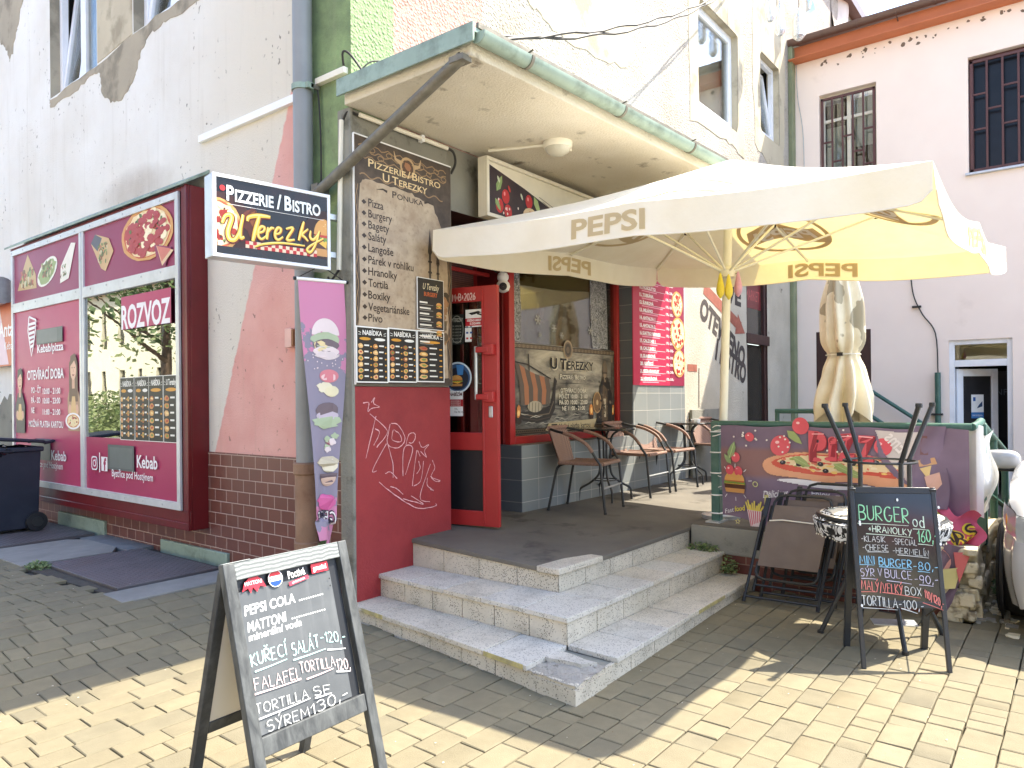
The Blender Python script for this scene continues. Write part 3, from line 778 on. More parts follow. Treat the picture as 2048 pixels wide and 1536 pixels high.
p = MB(); p.fbox(FD, min(da(.09), da(DW - .13)), .74, max(da(.09), da(DW - .13)), DH - .12, -.004, .004, MT('door_glass')); p.build('pane', door, smooth=0)
p = MB(); p.fbox(FD, min(da(.09), da(DW - .13)), .12, max(da(.09), da(DW - .13)), .60, -.006, .006, MT('black_plastic')); p.build('kick_panel', door, smooth=0)
p = MB()
for a in (.2, .36, .5): p.fbox(FD, da(a) - .012, .74, da(a) + .012, DH - .12, -.06, -.045, R)
for a, b in ((.43, 1.22), (.28, 1.05), (.43, 1.55)): p.fbox(FD, min(da(a - .07), da(a + .07)), b, max(da(a - .07), da(a + .07)), b + .02, -.06, -.045, R)
p.build('door_grille', door)
hn = MB(); a = da(DW - .06); a2 = da(DW - .17)
for b in (.98, 1.35): hn.fbox(FD, min(a - .04, a + .04), b, max(a - .04, a + .04), b + .085, .02, .07, R); hn.fbox(FD, min(a, a2), b + .02, max(a, a2), b + .065, .05, .075, R)
hn.tube([FD.p(a2, 1.0, .062), FD.p(a2, 1.42, .062)], .013, MT('galvanised'), 10)
hn.fbox(FD, a - .018, .86, a + .018, .95, .02, .032, MT('galvanised'))
hn.build('handle', door, bevel=0.006)
# ------------------------------------------------------------------ food artwork
def pizza(mb, f, a, b, r, sq=1.0, rot=0.0, tops=22, pep=None):
    pep = pep or ink(168, 52, 44)
    mb.fdisc(f, a, b, r, ink(214, 158, 92), r * sq, 26, .025, rot); mb.fdisc(f, a, b, r * .9, ink(196, 88, 52), r * .9 * sq, 26, .03, rot)
    mb.fdisc(f, a, b, r * .86, ink(238, 214, 164), r * .86 * sq, 26, .06, rot)
    rr = random.Random(int(abs(a * 997 + b * 131)))
    c, q = math.cos(rot), math.sin(rot)
    for i in range(tops):
        t = rr.uniform(0, 6.28); d = r * .76 * math.sqrt(rr.random()); x, y = d * math.cos(t), d * math.sin(t) * sq
        x, y = x * c - y * q, x * q + y * c
        kind = rr.choice('ppgoc')
        if kind == 'p': mb.fdisc(f, a + x, b + y, r * .13, pep, r * .13 * sq, 10, .08)
        elif kind == 'g': mb.fdisc(f, a + x, b + y, r * .07, ink(96, 120, 58), r * .04, 7, .3, rr.uniform(0, 3))
        elif kind == 'o': mb.fdisc(f, a + x, b + y, r * .05, ink(60, 44, 40), r * .05 * sq, 7, .2)
        else: mb.fdisc(f, a + x, b + y, r * .12, ink(250, 234, 196), r * .08, 8, .3)
def burger(mb, f, a, b, w, h=None):
    h = h or w * .8
    mb.fpoly(f, [(a - w * .46, b), (a + w * .46, b), (a + w * .5, b + h * .2), (a - w * .5, b + h * .2)], ink(206, 150, 88))
    mb.fpoly(f, [(a - w * .5, b + h * .2), (a + w * .5, b + h * .2), (a + w * .52, b + h * .4), (a - w * .52, b + h * .4)], ink(88, 54, 40))
    mb.fpoly(f, [(a - w * .5, b + h * .42), (a + w * .1, b + h * .22), (a + w * .5, b + h * .42)], ink(240, 190, 80))
    pts = [(a - w * .55 + w * 1.1 * i / 12, b + h * (.38 + .05 * (i % 2))) for i in range(13)] + [(a + w * .5, b + h * .54), (a - w * .5, b + h * .54)]
    mb.fpoly(f, pts, ink(122, 156, 70))
    mb.fpoly(f, [(a - w * .48, b + h * .5), (a + w * .48, b + h * .5), (a + w * .46, b + h * .58), (a - w * .46, b + h * .58)], ink(196, 70, 54))
    mb.fpoly(f, [(a - w * .5, b + h * .57)] + [(a + w * .5 * math.cos(math.pi * (1 + i / 10)), b + h * .57 - h * .43 * math.sin(math.pi * (1 + i / 10))) for i in range(11)] + [(a + w * .5, b + h * .57)], ink(218, 160, 88))
    for i in range(7): mb.fdisc(f, a + random.uniform(-.3, .3) * w, b + h * random.uniform(.72, .9), w * .018, ink(246, 224, 176), w * .012, 6)
def leafp(mb, f, a, b, L, rot, m1=None):
    c, q = math.cos(rot), math.sin(rot); P = lambda x, y: (a + x * c - y * q, b + x * q + y * c)
    w = L * .2
    mb.fpoly(f, [P(0, 0), P(L * .3, -w), P(L * .7, -w * .8), P(L, 0), P(L * .7, w * .7), P(L * .3, w)], m1 or ink(112, 138, 66))
    mb.fline(f, [P(.05 * L, 0), P(.9 * L, 0)], L * .03, ink(180, 196, 130))
def wrapf(mb, f, a, b, w, h, rot=0.0):
    c, q = math.cos(rot), math.sin(rot); P = lambda x, y: (a + x * c - y * q, b + x * q + y * c)
    mb.fpoly(f, [P(-w * .28, -h * .5), P(w * .2, -h * .5), P(w * .5, h * .3), P(0, h * .5), P(-w * .5, h * .25)], ink(226, 206, 166))
    for i in range(26):
        x, y = random.uniform(-.36, .38) * w, random.uniform(-.1, .42) * h
        mb.fdisc(f, *P(x, y), w * .1, random.choice([ink(128, 158, 74), ink(168, 188, 104), ink(196, 88, 62), ink(238, 228, 196), ink(152, 104, 62)]), w * .06, 7, .3, random.uniform(0, 3))
    mb.fpoly(f, [P(-w * .3, -h * .5), P(w * .18, -h * .5), P(w * .3, -h * .12), P(-w * .1, -h * .02), P(-w * .4, -h * .1)], ink(236, 222, 190))
def foodcard(mb, f, a0, b0, a1, b1, title, rows=6, cols=2, seed=1):
    """dark menu card: title, rows of little food pictures with price lines"""
    rr = random.Random(seed); w, h = a1 - a0, b1 - b0
    mb.frect(f, a0, b0, a1, b1, ink(238, 236, 228)); e = w * .02
    mb.frect(f, a0 + e, b0 + e, a1 - e, b1 - e, ink(28, 27, 27))
    mb.text(f, title, (a0 + a1) / 2, b1 - h * .145, h * .085, ink(240, 238, 230), width=w * .62, bold=.02, align='c')
    for s in (-1, 1):
        for k in (0, 1): mb.fline(f, [((a0 + a1) / 2 + s * w * .36, b1 - h * (.11 + .03 * k)), ((a0 + a1) / 2 + s * w * .44, b1 - h * (.09 + .05 * k))], w * .012, ink(240, 238, 230))
    cw = w * .94 / cols
    for c in range(cols):
        x0 = a0 + w * .03 + c * cw
        mb.fdisc(f, x0 + cw * .5, b1 - h * .215, cw * .38, ink(212, 150, 52) if c == 0 else ink(232, 230, 222), h * .028, 14)
        for r in range(rows):
            y = b1 - h * (.29 + .67 * (r + .5) / rows)
            col = rr.choice([ink(196, 132, 72), ink(214, 160, 92), ink(170, 100, 60), ink(222, 176, 120)])
            mb.fdisc(f, x0 + cw * .2, y, cw * .17, col, h * .27 / rows, 9, .15)
            mb.fdisc(f, x0 + cw * .22, y + h * .02 / rows, cw * .09, rr.choice([ink(120, 140, 64), ink(176, 70, 50), ink(236, 206, 140)]), h * .12 / rows, 7, .25)
            mb.frect(f, x0 + cw * .44, y, x0 + cw * rr.uniform(.66, .78), y + h * .16 / rows, ink(232, 230, 222))
            mb.frect(f, x0 + cw * .84, y - h * .1 / rows, x0 + cw * .95, y + h * .04 / rows, ink(220, 160, 60))
def insta(mb, f, a, b, s, fg, bgm):
    def rrect(x0, y0, x1, y1, r, mt):
        pts = []
        for cx, cyy, t0 in ((x1 - r, y1 - r, 0), (x0 + r, y1 - r, 90), (x0 + r, y0 + r, 180), (x1 - r, y0 + r, 270)):
            for i in range(5): t = math.radians(t0 + i * 22.5); pts.append((cx + r * math.cos(t), cyy + r * math.sin(t)))
        mb.fpoly(f, pts, mt)
    rrect(a, b, a + s, b + s, s * .25, fg); rrect(a + s * .1, b + s * .1, a + s * .9, b + s * .9, s * .2, bgm)
    mb.fring(f, a + s * .5, b + s * .5, s * .26, s * .09, fg); mb.fdisc(f, a + s * .74, b + s * .74, s * .06, fg, n=10)

# ------------------------------------------------------------------ projecting shop window (bay)
FB = F((3.095, 0, 0), (0, -1, 0), (0, 0, 1))
BL0, BL1 = -9.84, -5.82
w = MB(); D = MT('bay_red')
w.box((3.115, 5.82, 0.44), (3.27, 9.84, 3.30), D)
w.build('shop_window_bay', B, bevel=0.006); bay = [o for o in bpy.data.objects if o.name == 'shop_window_bay'][0]
w = MB()
w.fbox(FB, BL0, .44, BL1, .60, -.02, .0, D); w.fbox(FB, -5.93, .60, BL1, 3.30, -.02, .0, D); w.fbox(FB, BL0, .60, -9.78, 3.30, -.02, .0, D); w.fbox(FB, -9.78, 3.26, -5.93, 3.30, -.02, .0, D)
w.fbox(FB, -5.855, .44, BL1, 3.30, .0, .012, D); w.fbox(FB, BL0, .44, BL1 - .03, .5, .0, .01, D); w.build('red_casing', bay, bevel=.004)
w = MB(); w.add([FB.p(-9.95, 3.30, .03), FB.p(-5.78, 3.30, .03), FB.p(-5.78, 3.42, -.17), FB.p(-9.95, 3.42, -.17), FB.p(-9.95, 3.32, .03), FB.p(-5.78, 3.32, .03), FB.p(-5.78, 3.45, -.17), FB.p(-9.95, 3.45, -.17)],
               [(3, 2, 1, 0), (4, 5, 6, 7), (0, 1, 5, 4), (1, 2, 6, 5), (2, 3, 7, 6), (3, 0, 4, 7)], MT('zinc_green')); w.build('cover_flashing', bay)
mx = -7.86; A0, A1 = -9.77, -5.94
w = MB(); al = MT('alu'); ft = .055
w.fbox(FB, A0, .60, A1, .665, 0, .022, al); w.fbox(FB, A0, 3.20, A1, 3.26, 0, .022, al)
w.fbox(FB, A0, .665, A0 + ft, 3.20, 0, .022, al); w.fbox(FB, A1 - ft, .665, A1, 3.20, 0, .022, al)
w.fbox(FB, mx - .05, .665, mx + .05, 3.2, 0, .02, al); w.fbox(FB, A0 + ft, 2.545, mx - .05, 2.65, 0, .021, al); w.fbox(FB, mx + .05, 2.545, A1 - ft, 2.65, 0, .021, al)
w.fbox(FB, mx - .008, .665, mx + .008, 3.2, .02, .024, al)
for x in [A0 + .03 + i * .35 for i in range(11)]:
    for y in (.632, 3.23, 2.62): w.fbox(FB, x - .008, y - .008, x + .008, y + .008, .02, .026, MT('galvanised'))
w.build('aluminium_frame', bay, bevel=.003)
PINK, PINKD = ink(186, 50, 92), ink(164, 36, 78)
mat('poster_gloss_pink', S(182, 68, 104), 0.34, 0.06, 1.5, spec=0.3); mat('poster_gloss_dark', S(168, 56, 92), 0.34, 0.06, 1.5, spec=0.3)
mat('poster_gloss_plum', S(146, 58, 92), 0.34, 0.06, 1.5, spec=0.3)
p = MB()
for c0, c1, d0, d1, mtn in ((A0 + ft, mx - .05, 2.65, 3.2, 'poster_gloss_plum'), (mx + .05, A1 - ft, 2.65, 3.2, 'poster_gloss_plum'), (A0 + ft, mx - .05, .665, 2.545, 'poster_gloss_pink')):
    p.fbox(FB, c0, d0, c1, d1, -.01, .002, MT(mtn))
p.fbox(FB, mx + .05, .665, A1 - ft, 1.17, -.01, .002, MT('poster_gloss_dark'))
p.build('window_film', bay, smooth=0)
glassmat('bay_glass', 0.32, (0.35, 0.36, 0.36, 1), 0.01)
p = MB(); p.fbox(FB, mx + .05, 1.17, A1 - ft, 2.545, -.01, .0, MT('bay_glass')); p.build('pane', bay, smooth=0)
# dark display niche behind the clear pane
# printed motifs on the film
q = MB(); q.h = .003; WH = ink(240, 236, 236)
PX = FB.px
def at(x, y): return PX(x, y)
def ext(x0, x1, y0, y1):
    a0_, b0_ = at(x0, y1); a1_, _ = at(x1, y1); _, b1_ = at(x0, y0); return (a0_ + a1_) / 2, (b0_ + b1_) / 2, a1_ - a0_, b1_ - b0_
def greens(a, b, w, h, n_, cols):
    for i in range(n_): q.fdisc(FB, a + random.uniform(-.42, .42) * w, b + random.uniform(-.4, .4) * h, w * .09, random.choice(cols), w * .05, 7, .35, random.uniform(0, 3))
GC = [ink(112, 130, 76), ink(146, 160, 104), ink(176, 92, 70), ink(206, 196, 160), ink(130, 96, 62), ink(90, 104, 60)]
a, b, w_, h_ = ext(36, 74, 516, 586); q.fpoly(FB, [(a - .5 * w_, b - .45 * h_), (a + .5 * w_, b - .5 * h_), (a + .45 * w_, b - .1 * h_), (a + .05 * w_, b + .5 * h_), (a - .2 * w_, b + .1 * h_)], ink(198, 168, 118)); greens(a, b - .16 * h_, w_ * .8, h_ * .55, 40, GC)
a, b, w_, h_ = ext(76, 116, 524, 574); q.fdisc(FB, a, b, w_ * .52, ink(232, 228, 214), h_ * .48, 24, 0, .3); q.fdisc(FB, a, b, w_ * .45, ink(150, 166, 104), h_ * .4, 20, .1, .3); greens(a, b + .1 * h_, w_ * .7, h_ * .7, 40, GC)
a, b, w_, h_ = ext(118, 153, 494, 568); q.fpoly(FB, [(a - .4 * w_, b - .5 * h_), (a + .1 * w_, b - .42 * h_), (a + .5 * w_, b + .46 * h_), (a + .25 * w_, b + .5 * h_), (a - .35 * w_, b - .05 * h_)], ink(232, 226, 212)); greens(a - .2 * w_, b - .2 * h_, w_ * .4, h_ * .4, 24, GC)
a, b, w_, h_ = ext(184, 229, 472, 550); q.fpoly(FB, [(a - .5 * w_, b + .3 * h_), (a - .3 * w_, b + .5 * h_), (a + .3 * w_, b + .3 * h_), (a + .5 * w_, b - .05 * h_), (a + .15 * w_, b - .5 * h_), (a - .05 * w_, b - .4 * h_)], ink(206, 170, 122)); q.fpoly(FB, [(a - .5 * w_, b + .3 * h_), (a - .3 * w_, b + .5 * h_), (a + .0 * w_, b + .35 * h_), (a - .2 * w_, b + .05 * h_)], ink(92, 92, 100)); greens(a + .05 * w_, b - .02 * h_, w_ * .5, h_ * .6, 44, GC)
a, b, w_, h_ = ext(246, 350, 430, 534); pizza(q, FB, a, b, w_ / 2, h_ / w_, 0, 120, ink(176, 62, 66))
for i in range(40):
    t_ = random.uniform(0, 6.28); d_ = math.sqrt(random.random()) * .38; q.fdisc(FB, a + w_ * d_ * math.cos(t_), b + h_ * d_ * math.sin(t_), w_ * .055, ink(176, 66, 70), h_ * .05, 10, .05)
q.fpoly(FB, [at(312, 490), at(346, 494), at(334, 533), at(318, 528)], MT('poster_gloss_plum')); q.fpoly(FB, [at(316, 492), at(351, 500), at(328, 532)], ink(222, 190, 150)); q.fpoly(FB, [at(317, 492), at(346, 498), at(327, 524)], ink(206, 120, 104))
# kebab spit logo, words
ks = [at(61, 634), at(75, 640), at(74, 660), at(70, 690), at(66, 712), at(63, 690), at(59, 662)]
q.fline(FB, ks + [ks[0]], .022, WH)
for i in range(6): q.fline(FB, [at(60 + i * .6, 650 + i * 9), at(74 - i * .9, 646 + i * 9)], .03, WH)
a, b = at(78, 706); q.text(FB, 'Kebab/pizza', a, b, .085, WH, width=at(130, 700)[0] - a, bold=.02)
q.frect(FB, *at(76, 690), *at(128, 652), ink(92, 96, 92)); q.frect(FB, *at(79, 687), *at(117, 655), ink(110, 112, 108))
def txt(s, x0, y0, x1, hpx, mt=WH, bold=.02, f=FB, mb=None):
    a, b = f.px(x0, y0); a2 = f.px(x1, y0)[0]; hh = f.px(x0, y0 - hpx)[1] - b
    (mb or q).text(f, s, a, b, hh, mt, width=a2 - a, bold=bold)
txt('OTEVÍRACÍ DOBA', 58, 760, 131, 18, bold=.025)
txt('PO - ČT', 66, 786, 85, 11); txt('10:00 - 21:00', 89, 788, 124, 11); txt('PÁ - SO', 66, 806, 84, 11); txt('10:00 - 23:00', 89, 807, 124, 11); txt('NE', 66, 826, 72, 11); txt('11:00 - 21:00', 89, 829, 124, 11)
txt('MOŽNÁ PLATBA KARTOU', 61, 853, 130, 12)
for x0, k in ((104, 0),): txt('Kebab', 106, 919, 136, 19, bold=.02); txt('ice pod Hostýnem', 82, 933, 129, 12, bold=.012)
q.frect(FB, *at(66, 917), *at(104, 880), ink(88, 92, 90))
# two smiling guests with food, printed beside the hours
def guest(x, y, s, hair, shirt, longh):
    a, b = at(x, y)
    q.fpoly(FB, [(a - .2 * s, b - .95 * s), (a + .22 * s, b - .95 * s), (a + .24 * s, b - .45 * s), (a + .1 * s, b - .22 * s), (a - .1 * s, b - .22 * s), (a - .22 * s, b - .45 * s)], ink(*shirt))
    if longh: q.fpoly(FB, [(a - .16 * s, b - .5 * s), (a + .17 * s, b - .5 * s), (a + .15 * s, b + .1 * s), (a, b + .22 * s), (a - .15 * s, b + .1 * s)], ink(*hair))
    q.fpoly(FB, [(a - .05 * s, b - .3 * s), (a + .05 * s, b - .3 * s), (a + .05 * s, b - .1 * s), (a - .05 * s, b - .1 * s)], ink(206, 158, 132))
    q.fdisc(FB, a, b, .11 * s, ink(222, 176, 148), .17 * s, 18)
    q.fpoly(FB, [(a - .12 * s, b + .04 * s), (a - .1 * s, b + .2 * s), (a + .05 * s, b + .24 * s), (a + .13 * s, b + .14 * s), (a + .11 * s, b + .04 * s), (a + .04 * s, b + .13 * s)], ink(*hair))
    for sg in (-1, 1): q.fdisc(FB, a + sg * .04 * s, b + .02 * s, .014 * s, ink(40, 30, 28), .01 * s, 7)
    q.fline(FB, [(a, b), (a + .012 * s, b - .05 * s)], .012 * s, ink(180, 128, 104)); q.fline(FB, [(a - .04 * s, b - .085 * s), (a, b - .1 * s), (a + .04 * s, b - .085 * s)], .02 * s, ink(150, 60, 58))
    for sg in (-1, 1): q.fdisc(FB, a + sg * .13 * s, b - .62 * s, .06 * s, ink(214, 166, 138), .08 * s, 10)
    q.fpoly(FB, [(a - .12 * s, b - .72 * s), (a + .12 * s, b - .72 * s), (a + .06 * s, b - .42 * s), (a - .05 * s, b - .42 * s)], ink(214, 176, 120))
guest(43, 762, .62, (40, 30, 28), (58, 54, 58), False); guest(150, 738, .66, (96, 62, 44), (168, 130, 104), True)
a, b = at(150, 842); q.fdisc(FB, a, b, .19, WH, .085, 20); pizza(q, FB, a, b, .15, .45, 0, 14)
# right hand pane: ROZVOZ sticker, contact strip
q.frect(FB, *at(247, 660), *at(346, 575), MT('poster_gloss_pink'))
txt('ROZVOZ', 247, 658, 345, 44, bold=.03)
a, b = at(187, 939); insta(q, FB, a, b, .135, WH, MT('poster_gloss_dark'))
q.frect(FB, *at(202.5, 944), *at(204, 905), WH)
a0_, b0_ = at(207, 941); q.frect(FB, a0_, b0_, a0_ + .13, b0_ + .135, WH); q.text(FB, 'f', a0_ + .045, b0_ + .012, .105, MT('poster_gloss_dark'), bold=.05)
q.frect(FB, *at(220, 938), *at(272, 892), ink(92, 98, 96)); q.frect(FB, *at(224, 934), *at(268, 897), ink(108, 114, 110))
txt('Kebab', 278, 934, 319, 24, bold=.02); txt('Bystřice pod Hostýnem', 228, 952, 310, 14, bold=.012)
q.build('window_lettering', bay, smooth=0)
q = MB(); q.h = .004
c = [(242, 270), (272, 300), (300, 329), (330, 361)]
for i, (x0, x1) in enumerate(c):
    p0 = at(x0, 893); p1 = at(x1, 808 + i * 1.5)
    foodcard(q, FB, p0[0], 1.18 - .02, p1[0] - .006, 1.735, ['NABÍDKA', 'NABÍDKA', 'NABÍDKA', 'U Terezky'][i], 6, 1 if i > 1 else 2, i + 3)
q.build('menu_sheet', bay, smooth=0)
# niche behind the bay glass
m = MB(); m.fbox(FB, mx + .05, 1.17, A1 - ft, 2.545, -.16, -.15, MT('dark_void')); m.build('bay_backing', bay, smooth=0)

# pipe duct and sign at the far end of the street facade
m = MB(); m.tube([(3.05, 10.02, 2.84), (3.05, 12.2, 2.84)], .16, MT('galvanised'), 18)
for i in range(6): m.lathe([(.165, 0), (.172, .02), (.165, .04)], (3.05, 10.2 + i * .32, 2.84), MT('galvanised'), 18, (0, 1, 0))
m.box((3.2, 10.1, 2.76), (3.27, 10.16, 2.92), MT('old_steel')); o = m.build('ventilation_duct')
tag(o, 'shiny metal ventilation duct on the white wall beyond the pink shop window', 'duct')
t = thing('wall_sign', 'orange and pale banner with white lettering under the metal duct at far left edge', 'sign', (3.2, 10.6, 2.0))
fs = F((3.18, 0, 0), (0, -1, 0), (0, 0, 1)); m = MB(); m.fbox(fs, -11.6, 1.96, -9.98, 2.72, -.012, 0, ink(206, 104, 62)); m.build('sign_board', t, bevel=.003)
m = MB(); m.h = .001; m.fpoly(fs, [(-11.6, 1.98), (-10.2, 1.98), (-10.5, 2.70), (-11.6, 2.70)], ink(226, 196, 206)); m.text(fs, 'Antal', -10.0, 2.32, .17, ink(240, 238, 236), align='r', bold=.02); m.text(fs, 'Kebab', -10.02, 2.16, .09, ink(240, 238, 236), align='r'); m.build('lettering', t, smooth=0)
# ------------------------------------------------------------------ pipes and trims on the street facade
m = MB(); m.tube([(3.18, 4.37, 9.5), (3.18, 4.37, 1.05)], .068, MT('pipe_grey'), 20); dp = m.build('downpipe', B)
m = MB(); m.tube([(3.18, 4.37, 1.06), (3.18, 4.37, .12)], .078, MT('cast_iron'), 20); m.lathe([(.078, 0), (.088, .01), (.088, .05), (.078, .06)], (3.18, 4.37, .45), MT('cast_iron'), 20); m.lathe([(.078, 0), (.09, .01), (.09, .08), (.074, .09)], (3.18, 4.37, .98), MT('cast_iron'), 20); m.build('iron_boot', dp)
for z in (3.72, 6.3):
    m = MB(); m.lathe([(.07, -.02), (.078, -.02), (.078, .02), (.07, .02)], (3.18, 4.37, z), MT('zinc_green'), 20); m.box((3.18, 4.27, z - .015), (3.25, 4.29, z + .015), MT('old_steel')); m.box((3.15, 4.27, z - .02), (3.2, 4.31, z + .02), MT('zinc_green')); m.build('pipe_clip', dp)
m = MB(); m.box((3.245, 4.52, .12), (3.27, 4.58, 1.09), MT('brown_strip')); m.box((3.25, 4.50, 1.09), (3.27, 4.55, 1.55), MT('zinc_green')); m.build('corner_trim', B, bevel=.004)
m = MB(); m.add([], [], MT('alu')); m.box((3.235, 4.50, 3.695), (3.272, 5.9, 3.755), MT('white_plastic'))
m.build('cable_trunking', B, bevel=.004)
m = MB(); m.box((3.23, 3.98, 3.745), (3.272, 4.30, 3.79), MT('cream_plastic')); m.build('cable_trunking', B, bevel=.004)
m = MB()
m.tube(smoothp([(3.235, 4.285, 3.74), (3.245, 4.27, 3.6), (3.25, 4.26, 3.2), (3.25, 4.28, 2.6)]), .006, MT('cable'), 6)
m.tube(smoothp([(3.25, 4.0, 3.78), (3.2, 3.95, 3.86), (3.22, 3.9, 3.84), (3.25, 3.8, 3.7)]), .008, MT('cable'), 6)
m.tube(smoothp([(3.3, 3.9, 3.75), (3.4, 3.88, 3.85), (3.6, 3.9, 3.9), (3.8, 3.93, 3.86)]), .006, MT('cable'), 6)
m.tube(smoothp([(3.27, 3.92, 3.73), (3.22, 3.9, 3.66), (3.24, 3.92, 3.6)]), .009, MT('white_plastic'), 6)
m.tube([(3.225, 4.0, 3.42), (3.222, 4.04, 2.4)], .018, MT('cream_plastic'), 8)
m.tube(smoothp([(3.222, 4.04, 2.4), (3.2, 4.1, 2.33), (3.14, 4.05, 2.34)]), .008, MT('cable'), 6)
m.build('wiring', B)
m = MB(); m.tube([(3.3, 3.9, 3.455), (4.17, 3.9, 3.455)], .016, MT('cream_plastic'), 8); m.box((3.88, 3.885, 3.43), (3.91, 3.925, 3.48), MT('white_plastic')); m.tube(smoothp([(4.17, 3.9, 3.455), (4.24, 3.9, 3.44), (4.26, 3.9, 3.36), (4.24, 3.93, 3.28)]), .01, MT('cable'), 6); m.tube(smoothp([(3.23, 3.99, 3.42), (3.24, 3.95, 3.47), (3.32, 3.91, 3.455)]), .008, MT('cable'), 6); m.build('conduit', B)
m = MB(); m.box((3.225, 4.60, 1.90), (3.27, 4.68, 2.04), mat('box_pink', S(226, 184, 172), .6)); m.box((3.225, 4.575, 1.91), (3.26, 4.60, 2.03), MT('brown_strip')); m.build('junction_box', B, bevel=.004)

# ------------------------------------------------------------------ canopy over the entrance
cn = MB(); SF = MT('soffit_render')
gv = lambda u: 2.80 - .055 * (u - 3.2)
pl = [(3.2, 3.94), (3.2, 2.80), (8.4, gv(8.4)), (8.4, 3.94)]
cn.slab(pl, 3.5, 3.60, SF); can = cn.build('entrance_canopy', B, bevel=.006)
e = MB(); e.slab([(3.16, 3.95), (3.16, 2.74), (8.42, gv(8.4) - .06), (8.42, 3.95)], 3.605, 3.63, MT('zinc_green')); e.box((3.15, 2.74, 3.55), (3.165, 3.96, 3.66), MT('zinc_green')); e.build('sheet_cover', can)
e = MB(); e.slab([(3.19, 2.73), (8.4, gv(8.4) - .07), (8.4, gv(8.4) - .05), (3.19, 2.75)], 3.632, 3.665, MT('old_steel')); e.build('edge_strip', can)
gm = MB(); gd = Vector((4.4, gv(7.6) - 2.80, 0.0)).normalized(); gs = Vector((gd.y, -gd.x, 0))
o0 = Vector((3.19, 2.735, 3.605)); o1 = o0 + gd * 5.2
prof = [(.056 * math.cos(math.pi + math.pi * i / 12), .062 * math.sin(math.pi + math.pi * i / 12)) for i in range(13)]; prof += [(.051 * math.cos(-math.pi * i / 12), .057 * math.sin(-math.pi * i / 12)) for i in range(13)]
gm.sweep(prof, o0, o1, gs, (0, 0, 1), MT('zinc_green'))
gm.sweep([(.056 * math.cos(math.pi + math.pi * i / 12), .062 * math.sin(math.pi + math.pi * i / 12)) for i in range(13)], o0 - gd * .004, o0 + gd * .004, gs, (0, 0, 1), MT('zinc_green'))
for i in range(5):
    c = o0 + gd * (.42 + i * 1.05)
    gm.sweep([(.061 * math.cos(math.pi + math.pi * j / 12), .067 * math.sin(math.pi + math.pi * j / 12)) for j in range(13)] + [(.056 * math.cos(-math.pi * j / 12), .062 * math.sin(-math.pi * j / 12)) for j in range(13)], c, c + gd * .025, gs, (0, 0, 1), MT('old_steel'))
    gm.tube([c + gs * -.07, c + gs * .066 + Vector((0, 0, .03))], .006, MT('old_steel'), 6)
for i in range(16):
    c = o0 + gd * (.3 + i * .26 + random.uniform(-.1, .1)); L = random.uniform(.1, .22)
gm.build('gutter', can)
e = MB(); e.tube([(3.19, 2.86, 3.50), (3.19, 4.22, 2.96)], .036, MT('old_steel'), 14); e.box((3.17, 4.2, 2.9), (3.27, 4.27, 3.02), MT('old_steel')); e.box((3.15, 2.82, 3.47), (3.23, 2.93, 3.505), MT('old_steel')); e.build('brace_pole', can)
# lamp under the canopy
t = thing('ceiling_lamp', 'round white bulkhead lamp on the underside of the concrete canopy', 'lamp', (4.72, 3.24, 3.5))
m = MB(); m.lathe([(.115, 0), (.115, -.03), (.105, -.045)], (4.72, 3.24, 3.5), MT('cream_plastic'), 28); m.box((4.83, 3.2, 3.46), (4.86, 3.24, 3.5), MT('cream_plastic')); m.build('lamp_base', t)
mat('lamp_lens', S(226, 222, 204), 0.15, 0.03, 4, 0.5, 180, transmission_weight=0.3)
m = MB(); m.lathe([(.1, -.045)] + [(.098 * math.cos(i * .19), -.045 - .06 * math.sin(i * .19)) for i in range(1, 9)], (4.72, 3.24, 3.5), MT('lamp_lens'), 28); m.build('lamp_lens', t)
m = MB(); m.tube([(4.72, 3.26, 3.492), (4.5, 3.76, 3.492)], .012, MT('cream_plastic'), 6); m.build('lamp_conduit', t)

# ------------------------------------------------------------------ hanging signs
# projecting light box on the corner
ed = Vector((.986, -.166, 0)).normalized(); so_ = Vector((3.12, 4.0, 2.38))
FS = F(so_ - ed * .78, ed, (0, 0, 1))
t = thing('projecting_sign', 'black and gold illuminated box sign with white frame projecting from the corner', 'sign', so_)
a_, h_ = .78, .505
m = MB(); m.fbox(FS, 0, 0, a_, h_, -.13, -.012, MT('alu')); m.build('sign_case', t, bevel=.004)
m = MB(); f_ = .022
m.fbox(FS, 0, 0, a_, f_, -.012, .006, MT('white_pvc')); m.fbox(FS, 0, h_ - f_, a_, h_, -.012, .006, MT('white_pvc')); m.fbox(FS, 0, f_, f_, h_ - f_, -.012, .006, MT('white_pvc')); m.fbox(FS, a_ - f_, f_, a_, h_ - f_, -.012, .006, MT('white_pvc')); m.build('sign_frame', t, bevel=.002)
mat('sign_black', S(26, 20, 22), 0.22, 0.2, 4, dirt=S(70, 26, 20), dirtamt=0.6, dscale=4)
m = MB(); m.fbox(FS, f_, f_, a_ - f_, h_ - f_, -.011, -.001, MT('sign_black')); m.build('sign_panel', t, smooth=0)
m = MB(); m.h = 0
class CF:
    """the sign face, clipped at its frame"""
    def p(q_, a, b, h=0.0): return FS.p(min(max(a, f_ + .002), a_ - f_ - .002), min(max(b, f_ + .002), h_ - f_ - .002), h)
cf = CF(); m.step = .00003
m.fdisc(cf, .05, .2, .2, ink(58, 24, 16), .2, 24); pizza(m, cf, .03, .20, .15, 1.05, 0, 60, ink(150, 40, 28)); m.fdisc(cf, .24, .24, .05, ink(96, 40, 20), .09, 14, .2); m.fdisc(cf, .25, .25, .025, ink(150, 84, 40), .05, 10, .3)
m.fdisc(cf, .74, .2, .16, ink(52, 24, 16), .19, 24); burger(m, cf, .735, .085, .15, .25)
